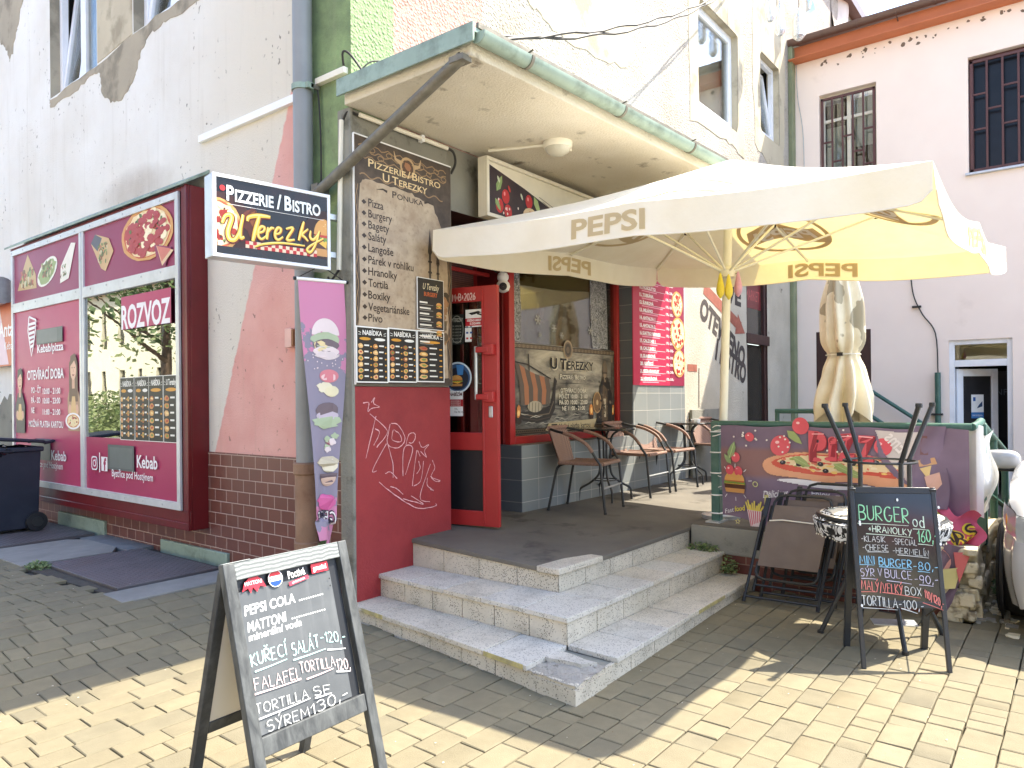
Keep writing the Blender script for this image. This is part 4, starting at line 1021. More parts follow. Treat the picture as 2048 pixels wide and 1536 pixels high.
m.fpoly(cf, [(0, 0), (a_, 0), (a_, .068), (0, .068)], MT('sign_black'))
for i in range(20):
    for j in range(2):
        x = .2 + i * .024
        m.fpoly(FS, [(x, .075 + j * .022 + .0), (x + .024, .075 + j * .022), (x + .024, .097 + j * .022), (x, .097 + j * .022)], ink(190, 40, 40) if (i + j) % 2 else ink(236, 208, 176))
m.fdisc(FS, .06, .42, .018, ink(190, 44, 44), n=12)
m.fline(FS, [(.09, .328), (.73, .328)], .003, ink(230, 226, 220))
def caps(mb, f, words, a, b, h, mt, total, bold=.02, gap=.35):
    """small capitals: first letter taller"""
    parts = []
    for wd in words:
        parts.append((wd[0], h)); 
        if len(wd) > 1: parts.append((wd[1:], h * .8))
        parts.append((None, h))
    parts.pop(); W0 = sum((text_geo(s_, bold)[2] * hh + .1 * h) if s_ else gap * h for s_, hh in parts); kx = total / W0; x = a
    for s_, hh in parts:
        if not s_: x += gap * h * kx; continue
        w_ = text_geo(s_, bold)[2] * hh * kx; mb.text(f, s_, x, b, hh, mt, width=w_, bold=bold); x += w_ + .1 * h * kx
caps(m, FS, ['PIZZERIE', '/', 'BISTRO'], .085, .352, .088, ink(240, 244, 240), .63, .03, .22)
GO, GO2, GLW = ink(246, 196, 62), ink(255, 236, 140), ink(104, 30, 14)
def tr_(pts): return [(v_.x, v_.y) for v_ in smoothp([Vector((*FS.px(380 + x_ / 3.8412, 300 + y_ / 3.8412), 0)) for x_, y_ in pts], 6)]
STK = [([(245, 560), (268, 508), (305, 498), (318, 530), (290, 620), (300, 680), (340, 690), (375, 640), (395, 560), (405, 500)], 1), ([(405, 500), (385, 620), (388, 675), (415, 668)], .9), ([(440, 548), (448, 518), (500, 506), (560, 508), (615, 517)], 1), ([(530, 512), (505, 600), (480, 700)], 1.1),
       ([(520, 640), (562, 625), (570, 597), (545, 590), (525, 620), (525, 665), (550, 685), (585, 660)], .7), ([(598, 596), (592, 640), (588, 688)], .75), ([(592, 640), (620, 602), (645, 604)], .65), ([(652, 650), (688, 638), (696, 608), (672, 600), (652, 636), (656, 676), (680, 690), (712, 668)], .7),
       ([(735, 607), (790, 602), (742, 688), (802, 690)], .7), ([(872, 552), (852, 625), (832, 696)], .8), ([(905, 608), (860, 650), (880, 672), (905, 702)], .65), ([(925, 622), (920, 668), (945, 690), (978, 655), (992, 625)], .7), ([(992, 625), (965, 720), (925, 785), (897, 768), (925, 735), (1022, 682)], .65), ([(495, 746), (560, 724), (700, 715), (880, 737)], .55)]
for mt_, kw_, dx, dy in ((GLW, 1.55, .002, -.003), (GO, 1.0, 0, 0), (GO2, .38, -.001, .003)):
    for pts, w_ in STK:
        P_ = tr_(pts); n_ = len(P_); m.fline(FS, [(x_ + dx, y_ + dy) for x_, y_ in P_], [.027 * w_ * kw_ * (.55 + .45 * math.sin(math.pi * min(1, max(0, i / (n_ - 1) * .9 + .05)))) for i in range(n_)], mt_)
m.build('sign_lettering', t, smooth=0)
m = MB()
for b in (.12, .38): m.fbox(FS, a_, b - .02, a_ + .12, b + .02, -.1, -.06, MT('galvanised'))
m.build('sign_bracket', t, bevel=.003)

# burger streamer hanging below the sign
t = thing('hanging_banner', 'long faded pink and purple burger streamer, twisted at its lower end, beside the downpipe', 'banner', (3.06, 4.02, 2.2))
st_top = PU(633, 566, 3.06); exb = Vector((.93, -.37, 0)).normalized()
k = N('streamer_cloth'); x = k.xyz()
blot = k.ramp(k.math('ADD', k.noise(5.5, 5, .6, vec=k.pos), k.math('MULTIPLY', k.math('ABSOLUTE', k.math('SUBTRACT', x[2], 1.32)), -0.85)), .02, .03)
cc = k.mix(blot, S(204, 126, 160), S(134, 130, 146)); cc = k.mix(k.math('MULTIPLY', k.noise(3, 4, vec=k.pos), .3), cc, S(170, 150, 170))
k.bsdf(cc, .75); MATS['streamer_cloth'] = k.m
ztop = st_top.z; zbot = .58
def streamer(s_, q_, lift=0.0):
    """s_ across -1..1, q_ down 0..1"""
    wid = .158 * (1 - .52 * smst((q_ - .12) / .82)); ang = .15 + .5 * q_ ** 2 + 1.1 * smst((q_ - .9) / .1)
    c = Vector((3.06 + .02 * math.sin(q_ * 5), 4.02, ztop + (zbot - ztop) * q_)) + exb * (.03 * smst(q_))
    d = (exb * math.cos(ang * .5) + Vector((exb.y, -exb.x, 0)) * math.sin(ang * .5) * -1)
    nn = d.cross(Vector((0, 0, 1)))
    if nn.x > 0: nn = -nn
    return c + d * (wid * s_) + nn * (.02 * math.cos(s_ * 3 + q_ * 4) * q_ + lift) + Vector((0, 0, -.08 * max(0, s_) * smst((q_ - .85) / .15)))
m = MB(); m.grid(lambda a, b: streamer(a * 2 - 1, b), 14, 70, MT('streamer_cloth')); sc_ = m.build('streamer_cloth', t)
class SF_:
    """artwork space lying on the streamer"""
    def p(s, a, b, h=0.0): return streamer(a, b, .003 + h)
sf = SF_(); m = MB(); m.step = .00015
def sdisc(a, b, ra, rb, mt_, jg=0.0, lo=0, hi=360, n=18):
    h = m.up(); m.poly([sf.p(a + ra * math.cos(math.radians(lo + (hi - lo) * i / n)) * (1 + random.uniform(-jg, jg)), b - rb * math.sin(math.radians(lo + (hi - lo) * i / n)) * (1 + random.uniform(-jg, jg)), h) for i in range(n + (0 if hi - lo == 360 else 1))], mt_)
CR, PA, LE = ink(222, 206, 206), ink(108, 92, 100), ink(168, 182, 150)
sdisc(.05, .205, .62, .065, CR, 0, 0, 180); sdisc(.05, .225, .66, .03, LE, .12); sdisc(.05, .245, .6, .025, PA, .05); sdisc(-.25, .248, .3, .02, ink(222, 200, 150), .3); sdisc(.05, .27, .6, .022, CR, .05); sdisc(.1, .285, .55, .016, ink(214, 200, 200), .2)
sdisc(.15, .365, .5, .026, ink(206, 120, 130)); sdisc(.15, .37, .42, .015, ink(226, 190, 190)); sdisc(-.1, .41, .4, .022, ink(224, 214, 186), .3); sdisc(.3, .425, .38, .022, ink(222, 212, 176), .04)
sdisc(.05, .50, .68, .032, PA, .06); sdisc(.05, .52, .7, .018, ink(190, 176, 190)); sdisc(0, .545, .85, .026, LE, .22)
for i in range(7): sdisc(random.uniform(-.1, .6), random.uniform(.6, .655), .22, .012, random.choice([CR, ink(140, 84, 92), LE]), .3)
sdisc(.1, .70, .8, .022, ink(196, 184, 160), .1); sdisc(.3, .715, .6, .028, ink(230, 220, 196), .05); sdisc(.2, .745, .7, .045, PA, 0, 180, 360); sdisc(.2, .76, .6, .035, ink(206, 176, 160), 0, 180, 360)
sdisc(.0, .855, .85, .03, ink(206, 96, 150), .2)
def stext(s_, a, b, w_, h_, mt_, bold):
    v, fs, tw = text_geo(s_, bold); hh = m.up()
    m.add([sf.p(a + (1 - x / tw) * w_, b - y * h_, hh) for x, y in v], [tuple(reversed(f)) for f in fs], mt_)
stext('GERS', -.85, .935, 1.7, .045, ink(58, 50, 66), .06); stext('GERS', -.85, .935, 1.7, .045, ink(236, 228, 226), .0)
for i in range(26): sdisc(random.uniform(-.9, .9), random.uniform(.27, .34), .025, .003, CR)
m.build('burger_print', t, smooth=0)
m = MB(); c0 = streamer(-1.08, 0) + Vector((0, 0, .012)); c1 = streamer(1.08, 0) + Vector((0, 0, .012))
m.tube([c0, c1], .011, MT('white_plastic'), 10); m.tube([c0 - (c1 - c0) * .05, c0], .012, MT('black_plastic'), 8); m.tube([c1, c1 + (c1 - c0) * .05], .012, MT('black_plastic'), 8); m.build('banner_rod', t)
m = MB(); mid = (c0 + c1) / 2 + Vector((0, 0, .09)); m.tube([c0, mid + Vector((-.02, 0, 0)), mid + Vector((.02, 0, 0)), c1], .004, MT('cable'), 6); m.build('banner_cord', t)

# ------------------------------------------------------------------ big menu board on the panel wall
FM = F((0, 3.925, 0), (1, 0, 0), (0, 0, 1)); ma0, mb0 = FM.px(709, 769); ma1, mb1 = FM.px(899, 334); mb1 = 3.325
t = thing('menu_board', 'tall parchment style menu board with dark header on the corner pillar', 'sign', ((ma0 + ma1) / 2, 3.92, mb0))
m = MB(); m.fbox(FM, ma0, mb0, ma1, mb1, -.004, .012, MT('old_steel')); m.fbox(FM, ma0, mb1 - .006, ma1, mb1 + .004, .0, .016, MT('white_plastic')); m.fbox(FM, ma0 - .004, mb0, ma0 + .004, mb1, 0, .016, MT('white_plastic')); m.build('board_panel', t, bevel=.002)
FM.l = .0125
k = N('parchment'); c = k.mix(k.ramp(k.noise(7, 7, .65), .3, .72), S(196, 178, 152), S(158, 136, 112)); c = k.mix(k.math('MULTIPLY', k.ramp(k.noise(30, 5), .55, .7), .4), c, S(120, 98, 78)); k.bsdf(c, .5); MATS['parchment'] = k.m
k = N('dark_leather'); c = k.mix(k.ramp(k.noise(12, 7, .65), .35, .7), S(58, 48, 42), S(90, 76, 64)); k.bsdf(c, .5); MATS['dark_leather'] = k.m
q = MB(); W0 = ma1 - ma0
q.frect(FM, ma0 + .006, mb0 + .004, ma1 - .006, mb1 - .006, MT('dark_leather'))
top = FM.px(720, 345)[1] - .035
pts = [(ma0 + .035, mb0 + .06), (ma1 - .05, mb0 + .06), (ma1 - .05, 2.6), (ma1 - .09, 2.78), (ma1 - .2, top - .05), (ma0 + .5, top - .01), (ma0 + .1, top), (ma0 + .05, top - .05)]
q.fpoly(FM, jag(pts, .012, 7), MT('parchment'))
OR = ink(150, 122, 90); OR2 = ink(112, 92, 72)
for y in (mb1 - .06, mb1 - .1, mb1 - .14):
    q.fline(FM, [(ma0 + .04 + i * .03, y + .012 * math.sin(i * 1.7 + y * 40)) for i in range(30)], .008, OR)
for sx in (-1, 1):
    for i in range(4):
        cx = (ma0 + ma1) / 2 + sx * (.16 + i * .08); q.fring(FM, cx, mb1 - .10 + .02 * (-1) ** i, .03, .007, OR, .02)
mc = (ma0 + ma1) / 2 + .02
q.fring(FM, mc, mb1 - .12, .075, .018, ink(186, 156, 116)); q.fdisc(FM, mc, mb1 - .12, .05, ink(92, 66, 50)); q.fdisc(FM, mc, mb1 - .115, .03, ink(160, 112, 80), .035, 8, .25)
for sx in (-1, 1): q.fline(FM, [(mc + sx * .07, mb1 - .1), (mc + sx * .12, mb1 - .085), (mc + sx * .135, mb1 - .03)], [.035, .022, .004], ink(190, 162, 124))
for y0, y1, x in ((mb0 + .05, top - .05, ma0 + .022), (mb0 + .05, 2.85, ma1 - .03)):
    n_ = 40
    q.fline(FM, [(x + .012 * math.sin(i * .9), y0 + (y1 - y0) * i / n_) for i in range(n_ + 1)], .008, OR2); q.fline(FM, [(x - .012 * math.sin(i * .9), y0 + (y1 - y0) * i / n_) for i in range(n_ + 1)], .006, OR)
q.fline(FM, [(ma0 + .05 + i * .02, top + .02 + .014 * math.sin(i * .9) - .01 * (i > 30)) for i in range(42)], .009, OR)
CG = ink(228, 204, 156)
a0_, b0_ = FM.px(733, 335); a0_, b0_ = FM.px(734, 333); a1_ = FM.px(879, 333)[0]; caps(q, FM, ['PIZZERIE', '/', 'BISTRO'], a0_, b0_, .054, CG, a1_ - a0_, .01, .12)
a0_, b0_ = FM.px(763, 363); a1_ = FM.px(853, 363)[0]; caps(q, FM, ['U', 'TEREZKY'], a0_, b0_, .057, CG, a1_ - a0_, .01, .25)
DK = ink(58, 46, 40)
a0_, b0_ = FM.px(782, 396); a1_ = FM.px(845, 396)[0]; caps(q, FM, ['PONUKA'], a0_, b0_, .048, DK, a1_ - a0_, .01); yp = b0_
for sx, x in ((-1, ma0 + .30), (1, ma0 + .67)): q.fline(FM, [(x, yp + .03), (x + sx * .04, yp + .04), (x + sx * .1, yp + .027)], [.02, .012, .002], DK)
for i, s_ in enumerate(['Pizza', 'Burgery', 'Bagety', 'Saláty', 'Langoše', 'Párek v rohlíku', 'Hranolky', 'Tortila', 'Boxiky', 'Vegetariánske', 'Pivo']):
    a0_, y = FM.px(734, [413, 435, 457, 480, 503, 527, 550, 573, 597, 621, 643][i]); a1_ = FM.px([765, 782, 776, 770, 784, 824, 791, 773, 777, 815, 761][i], 500)[0]
    q.text(FM, s_, a0_, y, .055, DK, width=a1_ - a0_, bold=.01)
    x, yy = ma0 + .085, y + .024
    q.fpoly(FM, [(x - .022, yy), (x, yy + .018), (x + .022, yy), (x, yy - .018)], DK)
# spear points and fruit at the right edge
for x, w_, z0, z1 in ((ma0 + .725, .022, 2.2, 2.80), (ma0 + .81, .018, 2.2, 2.72)):
    q.fpoly(FM, [(x - w_ * .5, z0), (x + w_ * .5, z0), (x + w_ * .5, z1 - .2), (x + w_, z1 - .18), (x, z1), (x - w_, z1 - .18), (x - w_ * .5, z1 - .2)], ink(74, 66, 60))
    for i in range(4): q.frect(FM, x - w_ * .9, z0 + .1 + i * .08, x + w_ * .9, z0 + .115 + i * .08, ink(56, 48, 44))
for i in range(34):
    q.fdisc(FM, ma1 - .06 - abs(random.gauss(0, .08)), random.uniform(1.95, 2.35), random.uniform(.02, .05), random.choice([ink(96, 82, 62), ink(70, 60, 48), ink(126, 104, 72), ink(150, 112, 76)]), None, 9, .3)
for x, y in ((ma0 + .80, 2.24), (ma0 + .87, 2.25)): q.fdisc(FM, x, y, .04, ink(170, 126, 88), .05, 14); q.fdisc(FM, x - .01, y + .015, .015, ink(206, 170, 126), .02, 10)
q.build('board_print', t, smooth=0)
FM2 = F((0, 3.894, 0), (1, 0, 0), (0, 0, 1))
cards = [(713, 769, 777, 651, 'NABÍDKA', 6, 2), (777.5, 768.5, 834, 655, 'NABÍDKA', 6, 2), (835, 768, 889, 660, 'NABÍDKA', 6, 1)]
for i, (x0, y0, x1, y1, tt, rw, cl) in enumerate(cards):
    a0_, b0_ = FM2.px(x0, y0 - 4); a1_, _ = FM2.px(x1, y0); b1_ = FM2.px(x0, y1)[1]
    o = thing('menu_card', ['dark laminated food card under the parchment board, left of the row of three', 'dark laminated food card, middle of the row of three under the parchment board', 'dark laminated food card, right one of the row of three under the parchment board'][i], 'menu card', ((a0_ + a1_) / 2, 3.91, b0_), group='dark food cards under the menu board')
    m = MB(); m.fbox(FM2, a0_, b0_, a1_, b1_, -.006, .0, MT('white_plastic')); m.build('card_sheet', o)
    m = MB(); m.h = .0005; foodcard(m, FM2, a0_ + .003, b0_ + .003, a1_ - .003, b1_ - .003, tt, rw, cl, 11 + i); m.build('card_print', o, smooth=0)
a0_, b0_ = FM2.px(835, 657); a1_ = FM2.px(888, 657)[0]; b1_ = FM2.px(835, 553)[1]
o = thing('menu_card', 'dark drinks and burger card with script heading above the row of three food cards', 'menu card', ((a0_ + a1_) / 2, 3.91, b0_))
m = MB(); m.fbox(FM2, a0_, b0_, a1_, b1_, -.006, 0, MT('white_plastic')); m.build('card_sheet', o)
m = MB(); m.h = .0005; w_ = a1_ - a0_; hh = b1_ - b0_
m.frect(FM2, a0_ + .005, b0_ + .005, a1_ - .005, b1_ - .005, ink(38, 36, 40)); m.text(FM2, 'U Terezky', (a0_ + a1_) / 2, b1_ - .085, .045, ink(238, 226, 190), width=w_ * .6, align='c', shear=.2); m.text(FM2, 'BURGERY', (a0_ + a1_) / 2, b1_ - .135, .03, ink(200, 96, 48), width=w_ * .5, align='c', bold=.02)
for i in range(8):
    y = b1_ - .19 - i * .042; m.frect(FM2, a0_ + .025, y, a0_ + .025 + w_ * random.uniform(.25, .45), y + .012, ink(230, 226, 214)); m.frect(FM2, a0_ + .025, y - .013, a0_ + .025 + w_ * .5, y - .009, ink(150, 146, 138))
for i in range(4): burger(m, FM2, a1_ - .055, b1_ - .22 - i * .07, .06, .045)
m.build('card_print', o, smooth=0)
# chalk tag scratched on the red panel
FG = F((0, 3.929, 0), (1, 0, 0), (0, 0, 1)); FG.l = .002
def gp(pts): return [FG.px(700 + x / 5.118, 760 + y / 5.118) for x, y in pts]
g = MB(); CH = mat('pink_chalk', S(226, 170, 172), .9, .2, 60)
for st in ([(200, 345), (360, 490), (372, 560), (270, 690)], [(265, 370), (160, 800)], [(255, 500), (300, 540), (240, 670)], [(410, 450), (380, 650), (480, 695), (550, 640), (555, 570), (490, 460), (420, 445)], [(440, 510), (430, 610), (520, 630), (510, 560), (450, 510)], [(370, 650), (230, 920), (270, 930)], [(385, 660), (435, 850), (440, 1000)], [(360, 960), (410, 940), (480, 1010)],
           [(570, 670), (600, 560), (650, 540), (668, 580), (640, 640), (600, 640)], [(540, 985), (550, 700), (640, 700), (565, 970)], [(705, 630), (735, 690), (805, 660), (760, 720), (780, 790), (720, 730)], [(680, 720), (635, 1085)], [(690, 720), (715, 780)], [(650, 1085), (720, 1030), (750, 830)], [(700, 830), (715, 900), (680, 960)], [(820, 860), (715, 1195), (815, 1245)], [(840, 820), (865, 900), (830, 990), (920, 1030), (870, 1035), (820, 985)], [(790, 1000), (790, 1080), (855, 1130), (820, 1120)],
           [(295, 1045), (420, 1150), (600, 1270), (720, 1315), (870, 1290), (875, 1265)], [(410, 1090), (470, 1110), (540, 1170)], [(540, 1215), (650, 1245), (750, 1270), (620, 1185)], [(130, 235), (190, 235), (180, 320), (220, 290), (300, 275), (240, 240), (250, 180), (215, 230)]):
    P = smoothp([Vector((a, b, 0)) for a, b in gp(st)], 5)
    g.fline(FG, [(v_.x + random.uniform(-.0015, .0015), v_.y + random.uniform(-.0015, .0015)) for v_ in P], [random.uniform(.003, .0085) for _ in P], CH)
gr_ = g.build('chalk_scrawl', [o for o in bpy.data.objects if o.name == 'red_panel_wall'][0], smooth=0)
# ------------------------------------------------------------------ shop window poster (old ship scene)
FP = F((0, 4.155, 0), (1, 0, 0), (0, 0, 1)); FP.l = .004
t = thing('window_poster', 'sepia longship and warrior poster filling the lower half of the red shop window', 'poster', (6.2, 4.15, 1.16))
P0, P1, Q0, Q1 = 5.275, 7.115, 1.165, 2.03
k = N('stormy_print'); x = k.xyz()
w1 = k.noise(1.0, 7, .65, vec=k.comb(k.math('MULTIPLY', x[0], 2.2), 0.0, k.math('MULTIPLY', x[2], 7.0)), dist=.6)
sea = k.ramp(x[2], 1.56, 1.45)
cs = k.mix(k.ramp(w1, .32, .68), S(70, 66, 60), S(196, 188, 168)); cw = k.mix(k.ramp(k.noise(1.0, 8, .7, vec=k.comb(k.math('MULTIPLY', x[0], 5.0), 0.0, k.math('MULTIPLY', x[2], 20.0)), dist=1.2), .38, .66), S(34, 36, 36), S(150, 146, 134))
c = k.mix(sea, cs, cw)
vx = k.ramp(k.math('ABSOLUTE', k.math('SUBTRACT', x[0], 6.2)), .55, .95)
k.bsdf(k.mix(k.math('MULTIPLY', vx, .7), c, S(50, 46, 42)), .3); MATS['stormy_print'] = k.m
m = MB(); m.fbox(FP, P0, Q0, P1, Q1, -.003, 0, MT('stormy_print')); m.build('poster_sheet', t, smooth=0)
q = MB(); q.h = .001
SE = [ink(44, 40, 36), ink(74, 66, 56), ink(112, 98, 80), ink(160, 142, 114)]
def bp(x, y): return FP.px(x, y)
# border band
for y, wd, mt_ in ((2.0, .05, SE[1]), (2.0, .03, SE[2]), (1.2, .05, SE[0])):
    q.frect(FP, P0, y - wd / 2, P1, y + wd / 2, mt_)
for i in range(58):
    q.fring(FP, P0 + .02 + i * .0316, 2.0, .014, .005, SE[3] if i % 2 else SE[2]); q.fring(FP, P0 + .02 + i * .0316, 1.2, .02, .006, SE[2], .016)
for x0 in (P0 + .02, P1 - .02):
    q.fline(FP, [(x0 + .008 * math.sin(i), Q0 + .03 + i * .02) for i in range(41)], .016, SE[1])
mc_ = 6.19
q.fdisc(FP, mc_, 2.0, .085, SE[2], .095); q.fring(FP, mc_, 2.0, .085, .018, SE[3], .095); q.fdisc(FP, mc_, 2.0, .05, SE[1], .06); q.fdisc(FP, mc_, 2.0, .03, SE[2], .035, 8, .2)
# longship: hull, striped sail, mast
hull = [(5.35, 1.38), (5.42, 1.30), (5.65, 1.27), (5.86, 1.30), (5.95, 1.40), (5.965, 1.62), (5.99, 1.68), (5.945, 1.72), (5.925, 1.60), (5.87, 1.44), (5.7, 1.40), (5.5, 1.385)]
q.fpoly(FP, hull, SE[0]); q.fline(FP, [(5.37, 1.37), (5.6, 1.34), (5.85, 1.36), (5.93, 1.48)], .012, SE[2]); q.fline(FP, [(5.42, 1.33), (5.65, 1.30), (5.86, 1.325)], .008, SE[1])
q.fline(FP, [(5.56, 1.36), (5.52, 1.93)], .014, SE[0])
for i in range(7):
    t0, t1 = i / 7, (i + 1) / 7
    def sp(t_, v_): return (5.30 + .55 * t_ + .09 * v_ * (1 - t_) + .03 * math.sin(v_ * 3), (1.86 - .15 * t_) * (1 - v_) + (1.45 + .0 * t_) * v_ - .03 * math.sin(t_ * 3.1) * (1 - v_))
    q.fpoly(FP, [sp(t0, 0), sp(t1, 0), sp(t1, .5), sp(t1, 1), sp(t0, 1), sp(t0, .5)], [ink(96, 84, 74), ink(168, 112, 78)][i % 2])
q.fdisc(FP, 5.62, 1.43, .12, ink(176, 166, 144), .055, 16)
for i in range(5): q.fline(FP, [(5.52 + i * .05, 1.37), (5.53 + i * .05, 1.47)], .007, SE[0])
q.fline(FP, [(5.28, 1.85), (5.5, 1.83), (5.88, 1.70)], .012, SE[0])
for i in range(16):
    x0 = random.uniform(5.3, 7.0); y0 = random.uniform(1.24, 1.36)
    q.fline(FP, [(x0, y0), (x0 + .05, y0 + .014), (x0 + .1, y0 + .004), (x0 + .16, y0 + .01)], [.002, .008, .006, .002], ink(190, 186, 172))
for x0 in (5.36, 6.62, 7.06):
    q.fdisc(FP, x0, 1.32, .05, ink(52, 40, 32), .06, 10, .2); q.fdisc(FP, x0, 1.38, .035, ink(206, 130, 62), .06, 8, .3); q.fdisc(FP, x0, 1.375, .018, ink(248, 206, 130), .03, 8, .3)
# helmeted figure with spear and round shield (print)
q.fpoly(FP, [(6.72, 1.24), (7.05, 1.24), (7.06, 1.5), (7.0, 1.68), (6.95, 1.74), (6.86, 1.74), (6.80, 1.64), (6.75, 1.45)], SE[0]); q.fpoly(FP, [(6.82, 1.26), (6.96, 1.26), (6.95, 1.6), (6.86, 1.66)], ink(92, 76, 58)); q.fpoly(FP, [(6.88, 1.3), (6.92, 1.3), (6.92, 1.5), (6.87, 1.5)], ink(184, 168, 140))
q.fdisc(FP, 6.905, 1.79, .05, SE[1], .06, 14); q.fpoly(FP, [(6.85, 1.79), (6.96, 1.79), (6.945, 1.86), (6.905, 1.92), (6.865, 1.86)], SE[2]); q.fpoly(FP, [(6.87, 1.77), (6.94, 1.77), (6.92, 1.68), (6.89, 1.68)], ink(140, 122, 98))
q.fdisc(FP, 6.74, 1.46, .085, ink(120, 92, 60), .115, 20); q.fring(FP, 6.74, 1.46, .085, .014, ink(176, 142, 98), .115); q.fdisc(FP, 6.74, 1.46, .022, ink(190, 160, 116), .03)
q.fline(FP, [(7.04, 1.24), (7.055, 1.9)], .012, SE[1]); q.fpoly(FP, [(7.04, 1.9), (7.07, 1.9), (7.055, 1.97)], SE[3])
for i in range(40): q.fdisc(FP, random.uniform(6.78, 7.02), random.uniform(1.26, 1.72), random.uniform(.008, .02), random.choice(SE[:3]), None, 7, .4)
BK, LT = ink(30, 28, 27), ink(232, 224, 204)
def caps2(words, a, b, h, total, bold, gap=.25):
    caps(q, FP, words, a + .004, b - .004, h, ink(210, 200, 176), total, bold + .045, gap); caps(q, FP, words, a, b, h, BK, total, bold, gap)
caps2(['U', 'TEREZKY'], 5.88, 1.80, .105, .80, .025, .35)
caps(q, FP, ['PIZZERIE', '/', 'BISTRO'], 6.04, 1.70, .05, BK, .47, .06, .15); caps(q, FP, ['PIZZERIE', '/', 'BISTRO'], 6.04, 1.70, .05, LT, .47, .012, .15)
q.fline(FP, [(6.03, 1.655), (6.25, 1.66), (6.27, 1.66), (6.5, 1.655)], [.002, .006, .006, .002], BK)
for s_, y, w_ in (('OTEVÍRACÍ DOBA', 1.565, .47), ('PO-ČT 10:00 - 21:00', 1.505, .52), ('PÁ-SO 10:00 - 23:00', 1.445, .52), ('NE 11:00 - 21:00', 1.385, .42)):
    q.text(FP, s_, 6.28, y, .042, BK, width=w_, align='c', bold=.07); q.text(FP, s_, 6.28, y, .042, LT, width=w_, align='c', bold=.02)
q.fpoly(FP, [(5.82, 1.185), (6.66, 1.20), (6.72, 1.29), (6.6, 1.285), (5.84, 1.265), (5.78, 1.20)], ink(184, 168, 132))
q.frect(FP, 5.88, 1.20, 5.98, 1.255, BK); q.frect(FP, 5.89, 1.232, 5.97, 1.242, ink(184, 168, 132))
q.text(FP, 'Možná platba kartou', 6.01, 1.205, .05, BK, width=.58, bold=.012)
q.build('poster_print', t, smooth=0)
# clings and ornaments on the upper glass
q = MB(); q.h = .001
k = N('ribbon_cling'); x = k.xyz(); w_ = k.noise(9, 5, .6, vec=k.pos, dist=2.5)
sn = k.math('FRACT', k.math('MULTIPLY', w_, 7.0)); k.bsdf(k.mix(k.ramp(sn, .35, .65), S(74, 76, 78), S(168, 170, 172)), .3); MATS['ribbon_cling'] = k.m
for pts in ([(5.28, 2.7), (5.55, 2.72), (5.5, 2.9), (5.28, 2.9)], [(5.28, 2.04), (5.4, 2.04), (5.42, 2.35), (5.39, 2.72), (5.28, 2.72)], [(6.66, 2.04), (6.98, 2.04), (6.97, 2.5), (6.95, 2.86), (6.62, 2.86), (6.63, 2.4)]):
    q.fpoly(FP, pts, MT('ribbon_cling'))
def flake(a, b, r):
    for i in range(6):
        t_ = i * math.pi / 3; e = (a + r * math.cos(t_), b + r * math.sin(t_)); q.fline(FP, [(a, b), e], r * .22, ink(160, 160, 152))
        for s_ in (-.6, .6): c_ = (a + r * .6 * math.cos(t_), b + r * .6 * math.sin(t_)); q.fline(FP, [c_, (c_[0] + r * .35 * math.cos(t_ + s_), c_[1] + r * .35 * math.sin(t_ + s_))], r * .15, ink(160, 160, 152))
for x0, y0, r in ((1075, 640, .075), (1107, 657, .06), (1079, 670, .04), (1122, 671, .05), (1180, 661, .07), (1190, 641, .04), (1197, 680, .05)): flake(*bp(x0, y0), r * .7)
q.build('window_cling', swn, smooth=0)
# wooden name plate hanging behind the glass
m = MB(); m.box((6.02, 4.32, 2.3), (6.52, 4.35, 2.62), MT('dark_brown')); m.box((6.22, 4.32, 2.0), (6.34, 4.35, 2.3), MT('dark_brown')); fpl = F((0, 4.318, 0), (1, 0, 0), (0, 0, 1)); m.h = .002
mat('plate_grey', S(110, 104, 98), .6, .25, 14); m.frect(fpl, 6.03, 2.31, 6.51, 2.61, MT('plate_grey')); m.text(fpl, 'U TEREZKY', 6.27, 2.42, .09, ink(168, 160, 150), width=.4, align='c', mirror=True, bold=.02)
o = m.build('name_plate'); tag(o, 'grey carved name plate hanging behind the upper shop window glass', 'sign')

# door stickers ----------------------------------------------------------
FDs = F(FD.o, FD.ex, FD.ey); FDs.l = .006
dq = MB(); dq.step = .00005
def dp_(x, y): return FDs.px(x, y)
def drect(x0, y0, x1, y1, mt_):
    a0_, b0_ = dp_(x0, y1); a1_, b1_ = dp_(x1, y1); b2_ = dp_(x0, y0)[1]; dq.frect(FDs, a0_, b0_, a1_, b2_, mt_); return a0_, b0_, a1_, b2_
WHs = ink(240, 240, 238)
a0_, b0_, a1_, b1_ = drect(932, 620, 970, 655, WHs); dq.frect(FDs, a0_, b0_ + .01, a1_, b0_ + .5 * (b1_ - b0_), ink(190, 40, 52))
dq.text(FDs, 'STŘEŽENO KAMEROVÝM', (a0_ + a1_) / 2, b0_ + .045, .016, WHs, width=(a1_ - a0_) * .85, align='c', bold=.03); dq.text(FDs, 'SE ZÁZNAMEM', (a0_ + a1_) / 2, b0_ + .02, .016, WHs, width=(a1_ - a0_) * .55, align='c', bold=.03)
hb = b1_ - b0_; xc = (a0_ + a1_) / 2; dq.fpoly(FDs, [(xc - .06, b1_ - .2 * hb), (xc + .03, b1_ - .1 * hb), (xc + .06, b1_ - .2 * hb), (xc - .03, b1_ - .32 * hb)], ink(24, 24, 24)); dq.fline(FDs, [(xc + .02, b1_ - .25 * hb), (xc + .07, b1_ - .36 * hb), (xc + .09, b1_ - .36 * hb)], .012, ink(24, 24, 24))
a0_, b0_, a1_, b1_ = drect(931, 656, 944, 684, WHs)
